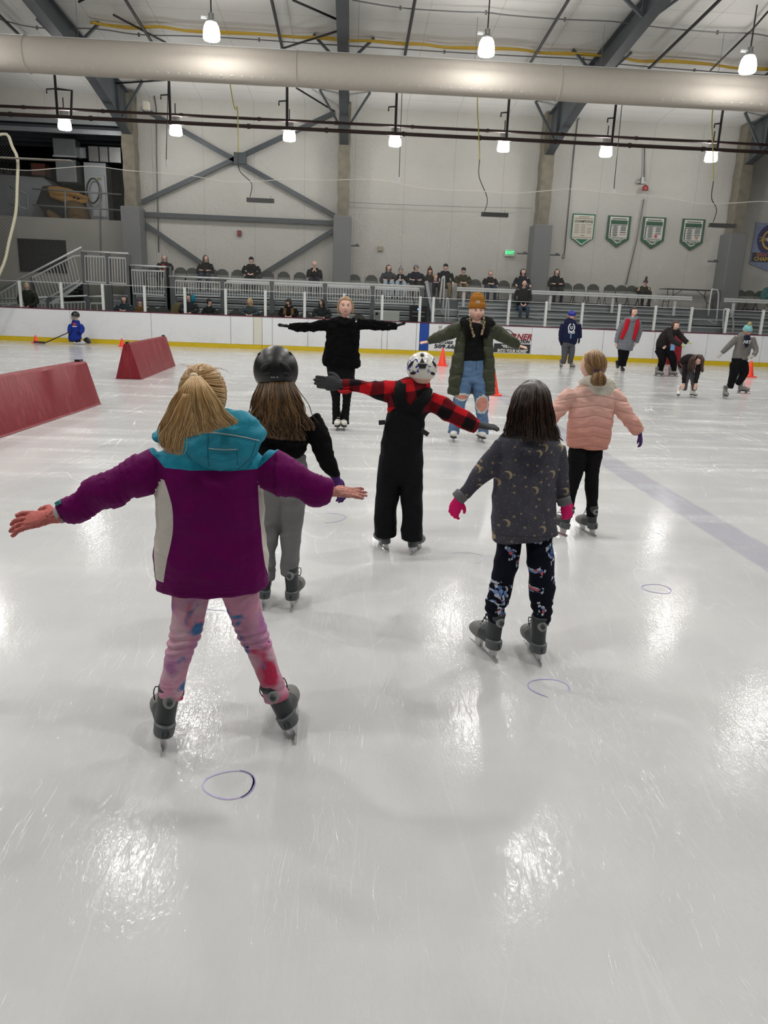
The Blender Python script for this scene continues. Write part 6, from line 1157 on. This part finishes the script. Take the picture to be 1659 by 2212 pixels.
# bending girl
Y=G(1485,860).y+.08
o,c,r,Mx,J,hb=skater('person with long dark hair bending right down to touch white skates, at the right',Y,W(1487,858,Y).x,[(1474,792,10,.12,.8),(1477,784,12,.08,.8),(1487,778,13,.0,.8),(1499,778,12,-.06,.8)],
 [(1481,788,6,-.08),(1479,802,5.5,-.12),(1478,815,5,-.14),(1477,827,4.5,-.14)],[(1509,784,6,-.08),(1508,800,5.5,-.12),(1505,815,5,-.14),(1503,827,4.5,-.14)],[(1475,790,11,.12,.85),(1480,800,12,.1,.7)],[(1475,800,8,.08),(1482,813,7,-.02),(1480,828,6,0),(1478,842,5.5,.03)],[(1490,800,8,.08),(1497,815,7,-.02),(1499,830,6,0),(1500,842,5.5,.03)],(1508,777,8,(.25,-.75,-.6),-.12),cloth('black_bomber',(26,22,24)),cloth('mid_grey_leggings',(84,84,88)),
 [H(1477,828,1474,846,Y-.14,(0,-1,.2),.15,cu=.15),H(1503,828,1500,845,Y-.14,(0,-1,.2),.15,-1,.15)],[(G(1474,860)+V((0,.22,0)),V((0,0,1)),200,.9,'white'),(G(1500,860)+V((0,.22,0)),V((0,0,1)),170,.9,'white')],hcol=(48,30,26),neck=W(1501,780,Y-.06))
face(o,c,r,Mx); hh=hairm('dark_auburn_hair',((36,22,20),(60,38,32),(86,58,48))); m=MB(); g=random.Random(3)
for i in range(70):
    a=g.random(); s_=-1 if i%2 else 1; x0=1508+s_*g.uniform(2,8); x1=1508+ (g.uniform(6,11) if s_>0 else -g.uniform(6,22)); m.tube([W(x0,767,Y-.12-.02*a),W((x0+x1)/2+s_*3,776,Y-.2-.03*a),W(x1,790,Y-.2),W(x1+g.uniform(-2,2),g.uniform(795,806),Y-.17)],[.014,.014,.012,.004],5,sub=2,m=i%3)
m.build('hair_lengths',hh,hb,smooth=True,fixn=False); MB().tube([W(1469,785,Y+.02),W(1480,798,Y-.08),W(1490,793,Y-.1)],.012,6,sub=3).build('maroon_hem',M('maroon_trim',(120,30,50),.7),J)
# teal beanie skater
Y=G(1578,861).y+.12
o,c,r,Mx,J,hb=skater('person in a teal pompom beanie, grey hoodie and black leggings skating at the right edge',Y,W(1585,858,Y).x,[(1611,722,9,0,.7),(1608,729,17,0,.6),(1606,745,18,0,.62),(1602,762,18,0,.65),(1598,776,17,0,.65)],
 [(1592,730,7,0),(1580,742,6.5,0),(1569,753,6,0),(1560,762,5,0)],[(1624,730,7,0),(1630,745,6.5,-.05),(1633,757,6,-.1),(1628,768,5,-.15)],[(1597,772,16,0,.7),(1597,786,17,0,.65)],[(1589,785,12),(1586,805,10),(1581,822,8),(1576,838,7)],[(1604,785,12,.0),(1607,803,10,0),(1602,817,8,.1),(1594,828,7,.2)],(1614,716,8,(-.05,-.94,-.35)),cloth('grey_heather_hoodie',(110,106,103),.2),blk2,
 [H(1559,763,1553,770,Y,(-.5,-.8,.3),.13),H(1627,769,1620,771,Y-.16,(.3,-.9,.3),.13,-1)],[(G(1572,863)+V((.02,.25,0)),V((.05,0,1)),190,1.05,'grey'),(W(1592,850,Y+.22),V((-.15,.25,1)),150,1.05,'grey')],jn='hoodie',pn='leggings',glv=cloth('pale_knit_glove',(176,170,162)),hcol=(150,120,86),skn=skinp)
face(o,c,r,Mx)
tb=cloth('teal_knit',(120,176,176),.12,.9,fine=120); m=MB(); m.ell(c+Mx@V((0,-.1*r,.75*r)),(1.16*r,1.24*r,1.1*r),Mx,22,14,fn=lambda p:(p.x,p.y,max(p.z,-.35))); m.chain([c+Mx@V((0,-.1*r,.3*r)),c+Mx@V((0,-.1*r,.75*r))],[1.22*r,1.24*r],1.08,ref=(0,1,0),cap=.1,n=22); bb=m.build('beanie',tb,o,smooth='auto'); m=MB(); m.ell(c+Mx@V((0,-.1*r,2.15*r)),(.55*r,.55*r,.45*r),None,14,10); m.ch=[]; m.skin('pompom',cloth('tan_fur_pompom',(186,162,108),.3,.95,bump=1),bb,vox=.01,sm=0,wr=lambda c_,n_,l:.01*nz(c_,(30,30,30),1))
pc_m=MB(); pc(pc_m,Y,[(1614,725,7,-.13,.4),(1614,738,6.5,-.15,.4),(1612,750,3,-.15,.4)]); pc_m.skin('navy_shirt_front',cloth('navy_tee',(24,28,44)),J,vox=.012,sm=1); text('chest_lettering','ART',W(1614,739,Y-.21),.08,M('tee_print',(180,184,190),.7),J,bold=.003)
P=[] and [hit(T,a,b,.006)[0] for a,b in ((1606,725),(1614,732),(1622,725),(1618,745),(1613,751),(1607,744))]
if P: nv=cloth('navy_tee',(24,28,44)); MB().prism([P[i] for i in (0,1,2,3,4,5)],(0,.01,0)).build('navy_shirt_front',nv,J); text('chest_lettering','ART',P[3]+V((-.04,-.02,.0)),.07,M('tee_print',(180,184,190),.7),J,bold=.003)
# ===== seated spectators
GEN={}
def sit(px,py,Y,fz,jc,pc_c,label,hat=None,hc=None,face_=(0,-1,0),w=.205,hairc=(60,44,34),long=False,lean=0,arms='lap',child=False,seatz=None,hood=None,bald=False,skn=None,group=None,glas=False):
    tz=W(px,py,Y).z; x=W(px,py,Y).x; k=.72 if child else 1; hr=.078*(.9 if child else 1); f=V(face_).normalized()
    top=tz-(.06 if hat else .02)-(.05 if hat=='pom' else 0); c=V((x,Y-.05-.25*lean,top-hr*1.4)); hipz=(seatz if seatz is not None else fz+.50); sh=c.z-hr*2.35
    sw=w*k; B=V((x,Y,fz)); hip=V((x-.1*lean*0,Y+.02,hipz)); ns=V((c.x,Y-.02-.18*lean,sh))
    T_=([hip,V((x,Y,(hipz+sh)/2)),V((x,Y-.01-.12*lean,sh-.10)),ns+V((0,0,.02))],[.17*k,.165*k,sw*.98,sw*.72],[.12*k,.125*k,.12*k,.085*k]); A=[];HD=[]
    for s in(-1,1):
        if arms=='lap': hn=V((x+s*.07*k,Y-.30*k,hipz+.14*k)); el=V((x+s*(sw+.07),Y-.08,(hipz+sh)/2-.0))
        elif arms=='chest': hn=V((x-s*.10,Y-.24,sh-.24)); el=V((x+s*(sw+.07),Y-.12,sh-.30))
        elif arms=='face': hn=V((x+s*.05,Y-.25,sh-.05)); el=V((x+s*(sw+.03),Y-.2,sh-.26))
        else: hn=V((x+s*(sw+.04),Y-.25*k,hipz+.12)); el=V((x+s*(sw+.06),Y-.02,(hipz+sh)/2))
        A.append(([V((x+s*sw*.86,Y-.02-.16*lean,sh-.035)),el,hn+(el-hn)*.1],[.072*k,.062*k,.046*k])); HD.append((hn,hn-el,s))
    kn=[V((x+s*.13*k,Y-.46*k,hipz+.03)) for s in(-1,1)]; ft=[V((x+s*.13*k,Y-.48*k,max(fz+.08,hipz-.46*k))) for s in(-1,1)]
    L_=[([hip+V((s*.09,0,-.02)),kn[i],ft[i]],[.095*k,.075*k,.055*k]) for i,s in enumerate((-1,1))]
    m=MB(); m.chain(T_[0],[q*.8 for q in T_[1]],[q*.8 for q in T_[2]],n=14,sub=3)
    for a,b in A+L_: m.chain(a,[q*.75 for q in b],None,n=10,sub=3)
    Mx=head(m,c,hr,f,22,16); m.chain([c-V((0,0,hr*.7)),ns],[.05,.055],None,n=10,sub=2)
    for hn,d,s in HD: hand(m,hn,d,V((0,-.3,.95)),.15*k,-s,.55,.1,1.15)
    for q in ft: m.chain([q+V((0,.03,-.03)),q+V((0,-.1,-.045))],[.04,.035],[.035,.03],ref=(0,0,1),n=8,sub=2)
    m.ch=[]; o=m.skin('person',skn or skinm,None,B,vox=.014,sm=1); tag(o,label,'person',group)
    jm=cloth('coat_%d_%d_%d'%jc,jc,.15,.85,spec=.2); pmm=cloth('trouser_%d_%d_%d'%pc_c,pc_c,.15,.85)
    m=MB(); m.chain(*T_,n=16,sub=3)
    for a,b in A: m.chain(a,b,None,n=12,sub=3,cap=.2)
    if hood: m.ell(c+V((0,.05,-.02))-f*.02,(hr*1.45,hr*1.25,hr*1.75),None,16,12)
    elif hood is None: m.chain([ns+V((-.07,-.02,.02)),ns+V((0,.07,.05)),ns+V((.07,-.02,.02))],[.03,.035,.03],None,n=8,sub=3)
    J=m.skin('jacket',jm,o,vox=.016,sm=2,wr=folds(.010,(5,5,7),int(px)),)
    m=MB()
    for a,b in L_: m.chain(a,b,None,n=12,sub=3,cap=.2)
    m.skin('trousers',pmm,o,vox=.018,sm=1)
    m=MB()
    for q in ft: m.chain([q+V((0,.05,-.035)),q+V((0,-.06,-.04)),q+V((0,-.16,-.05))],[.045,.048,.04],[.045,.04,.03],ref=(0,0,1),n=10,sub=2)
    m.build('shoes',blackp,o,smooth=True)
    for s in(-1,1):
        MB().ell(c+Mx@V((s*.37*hr,1.06*hr,.08*hr)),(.15*hr,.07*hr,.09*hr),Mx,8,6).build('eye',irism,o,smooth=True)
    MB().ell(c+Mx@V((0,1.16*hr,-.68*hr)),(.26*hr,.08*hr,.07*hr),Mx,8,6).build('lips',lipm,o,smooth=True)
    if not bald:
        m=MB(); m.ell(c+Mx@V((0,-.04*hr,.07*hr)),(1.13*hr,1.30*hr,1.42*hr),Mx,22,18,fn=capfn()); hm2=M('hair_%d_%d_%d'%hairc,hairc,.5,0,.3,40); hb=m.build('hair',hm2,o,smooth=True)
        if long: lng(hb,[hm2],c,hr,Mx,1.6 if long==1 else 2.4,1.0,34,.5,int(px))
    if bald is True or bald=='b': 
        m=MB(); m.ell(c+Mx@V((0,-.35*hr,-.15*hr)),(1.06*hr,.98*hr,.7*hr),Mx,16,12); m.build('hair',M('cropped_grey_hair',(90,80,72),.7),o,smooth=True)
    if hat:
        hm3=cloth('hat_%d_%d_%d'%hc,hc,.2,.9); m=MB(); m.ell(c+Mx@V((0,-.08*hr,.55*hr)),(1.17*hr,1.26*hr,1.15*hr),Mx,18,12,fn=lambda p:(p.x,p.y,max(p.z,-.25)))
        hh=m.build('helmet' if hat=='helmet' else ('cap' if hat=='cap' else 'beanie'),hm3,o,smooth='auto')
        if hat=='pom': MB().ell(c+Mx@V((0,-.1*hr,1.9*hr)),(.42*hr,.42*hr,.4*hr),None,10,8).build('pompom',hm3,hh,smooth=True)
        if hat=='cap': m=MB(); m.ell(c+Mx@V((0,1.35*hr,.42*hr)),(.8*hr,.75*hr,.10*hr),Mx,14,6); m.build('brim',hm3,hh,smooth=True)
    if glas: MB().tube([c+Mx@V((s*.62*hr,1.12*hr,.08*hr)) for s in(-1,-.3,.3,1)],.006,5).build('glasses',blackp,o)
    return o,c,hr,Mx,J
U=28.72; GU='spectators on the upper platform'; GF='spectators in the front row behind the boards'
sit(355,549,U,UZ,(24,16,22),(18,18,22),'grey-haired spectator in a dark coat with red scarf, leftmost of the upper row',hairc=(150,140,132),long=1,face_=(.5,-.85,0),group=None)
tag(MB().chain([W(352,571,U-.17),W(354,580,U-.18),W(356,586,U-.18)],[.05,.035,.03],.5).build('scarf',cloth('red_scarf',(170,26,36)),at=W(354,578,U),smooth=True),'small red scarf at the neck of the grey-haired spectator','scarf')
sit(444,550,U,UZ,(20,17,18),(40,48,62),'long-haired spectator in black looking right, left of the X brace end, upper row',hairc=(64,44,34),long=2,face_=(.6,-.8,0),arms='chest')
sit(543,552,U,UZ,(16,16,19),(16,16,18),'broad spectator in black coat and black cap, alone below the X brace, upper row',hat='beanie',hc=(18,18,20),w=.235)
sit(680,563,U,UZ,(20,20,24),(28,30,44),'balding spectator in black looking at a phone, left of the middle column',bald='b',arms='face',lean=.3,face_=(-.1,-.9,-.4),w=.215)
sit(840,571,U,UZ,(58,58,64),(150,165,178),'spectator in a grey hood with patterned trousers, first right of the middle column',hood=True,hairc=(70,56,44),arms='chest',face_=(.3,-.95,0))
o,c,hr,Mx,J=sit(866,571,U,UZ,(18,16,18),(150,165,178),'spectator in grey pompom beanie and black hoodie with a number one',hat='pom',hc=(130,128,128),face_=(.05,-1,-.1),w=.195); p,n=hit(bvh(J),864,602,.01)
if p: text('chest_number','1',p,.26,M('number_white',(190,190,188),.7),J,bold=.008)
sit(899,569,U,UZ,(18,22,38),(26,26,30),'large spectator in navy jacket and grey cap looking right',hat='cap',hc=(120,118,118),arms='chest',face_=(.7,-.7,0),w=.24)
sit(929,572,U,UZ,(50,42,32),(22,22,24),'spectator in maroon pompom hat and brown scarf beside the small child',hat='pom',hc=(84,40,34),hairc=(60,40,30),long=1,w=.19,arms='chest')
sit(941,591,U-.25,UZ,(44,32,58),(22,20,28),'small blond child in dark purple leaning on the neighbour, upper row',hairc=(156,112,74),child=True,face_=(.4,-.9,0))
sit(963,567,U,UZ,(18,20,26),(116,100,78),'spectator in black hoodie, black cap and tan trousers by the middle aisle',hat='beanie',hc=(26,30,36),w=.235,arms='side')
sit(1001,575,U,UZ,(56,54,36),(108,94,74),'spectator in an olive jacket and dark cap with clasped hands',hat='cap',hc=(28,30,34),w=.215,lean=.3)
sit(1060,583,U,UZ,(20,18,20),(42,50,70),'small spectator in black with fair hair, between two empty green chairs',hairc=(130,108,84),w=.18)
sit(1130,580,28.5,UZ,(22,26,36),(20,22,28),'spectator in a navy hood leaning over the bald man',hood=True,hairc=(40,32,28),w=.215,lean=.2,arms='side')
o,c,hr,Mx,J=sit(1131,605,27.7,1.27,(20,22,28),(66,80,96),'bald spectator in black and blue jeans seated lower on the bleacher planks',bald=True,lean=.6,face_=(-.1,-.85,-.5),w=.22,seatz=1.62)
sit(1203,580,U,UZ,(18,16,18),(26,26,34),'dark-haired spectator with crossed arms right of the third column',hairc=(34,24,22),long=2,arms='chest',w=.2)
o,c,hr,Mx,J=sit(1390,603,U,UZ,(46,48,32),(24,24,26),'spectator in olive bent over with hair in a top knot, below the Midget pennant',hairc=(30,22,20),lean=.8,face_=(-.1,-.6,-.8),w=.215,arms='side')
MB().tube([c+V((0,-.0,.08)),c+V((.0,-.02,.16)),c+V((.02,-.02,.22))],[.04,.05,.02],8,sub=3).build('top_knot',M('hair_30_22_20',(30,22,20),.5),o,smooth=True)
F=26.02
sit(59,609,F,FZ,(46,50,42),(30,30,32),'blond spectator in a dark olive coat looking at hands, far left behind the boards',hairc=(176,160,128),long=False,face_=(.3,-.8,-.5),w=.23,arms='lap',lean=.2)
sit(269,638,F,FZ,(52,62,68),(30,32,36),'spectator in a blue-grey raised hood, front row left',hood=True,hairc=(50,40,36),w=.225,lean=.2)
sit(302,642,F,FZ,(110,84,52),(50,44,36),'child in a tan coat and purple-grey hat, front row left',hat='beanie',hc=(84,72,88),child=True,face_=(.2,-.95,0))
sit(409,634,F,FZ,(52,54,56),(40,42,46),'spectator with a turquoise hood behind the fifth glass post',hairc=(44,34,30),face_=(-.6,-.75,-.1),w=.215); 
o=[q for q in bpy.data.objects if q.get('label','').startswith('spectator with a turquoise')][0]; p=W(417,645,F-.05); m=MB(); m.ell(p,(.08,.1,.14),None,14,10); m.build('turquoise_hood',cloth('turquoise_fabric',(24,120,148)),o,smooth=True)
sit(452,642,F,FZ,(40,44,46),(30,32,36),'child in a dark helmet looking right, front row',hat='helmet',hc=(50,54,56),child=True,face_=(.9,-.4,0))
sit(540,643,F,FZ,(72,82,86),(40,44,50),'blonde spectator in a teal-grey jacket looking left, front row',hairc=(196,164,116),long=1,face_=(-.7,-.65,-.1),w=.2)
o,c,hr,Mx,J=sit(624,642,F,FZ,(22,22,24),(30,30,34),'bearded spectator in a tan vest and dark cap looking left, front row',hat='cap',hc=(66,68,66),face_=(-.85,-.5,0),w=.225); m=MB()
for s in(-1,1): m.chain([V((c.x+s*.12,F-.115,c.z-.20)),V((c.x+s*.13,F-.15,c.z-.35)),V((c.x+s*.12,F-.15,c.z-.55))],[.05,.055,.06],.6,n=12,sub=3)
m.skin('vest',cloth('tan_quilt_vest',(128,92,54)),J,vox=.016,sm=1); MB().ell(c+Mx@V((0,.75*hr,-.95*hr)),(.7*hr,.6*hr,.5*hr),Mx,12,8).build('beard',M('brown_beard',(70,50,40),.8),o,smooth=True)
o,c,hr,Mx,J=sit(696,646,F,FZ,(48,50,52),(30,30,34),'dark-haired spectator in charcoal with papers, front row beside the woman in black',hairc=(34,26,26),long=2,face_=(-.7,-.7,0),w=.215)
tag(MB().box(W(688,687,F-.35)+V((0,0,.03)),(.26,.2,.02)).build('papers',M('cream_paper',(205,198,180),.7),at=W(688,687,F-.35)),'cream papers on the lap of the dark-haired front row spectator','papers')
m=MB(); pc(m,F,[(376,688,8,0),(379,672,10,0),(384,660,8,0),(386,655,4,0)],ratio=.8); tag(m.skin('bag',cloth('khaki_bag',(104,96,66),.25),None,W(380,690,F),vox=.014,sm=1,wr=folds(.012)),'khaki slouchy bag left of the spectator with the turquoise hood','bag')
cam=bpy.data.cameras.new('camera'); co_=bpy.data.objects.new('camera',cam); COL.objects.link(co_)
co_.matrix_world=Matrix.Translation(CAMP)@CAMM.to_4x4()
cam.sensor_fit='VERTICAL'; cam.sensor_height=36; cam.lens=FPX/2212*36; cam.clip_start=.05; cam.clip_end=200
SC_.camera=co_
w=bpy.data.worlds.new('w'); SC_.world=w; w.use_nodes=True; w.node_tree.nodes['Background'].inputs[0].default_value=(.5,.5,.5,1); w.node_tree.nodes['Background'].inputs[1].default_value=.3
SC_.view_settings.view_transform='Standard'; SC_.view_settings.look='None'; SC_.view_settings.exposure=-.08; SC_.view_settings.gamma=1; SC_.view_settings.use_curve_mapping=False
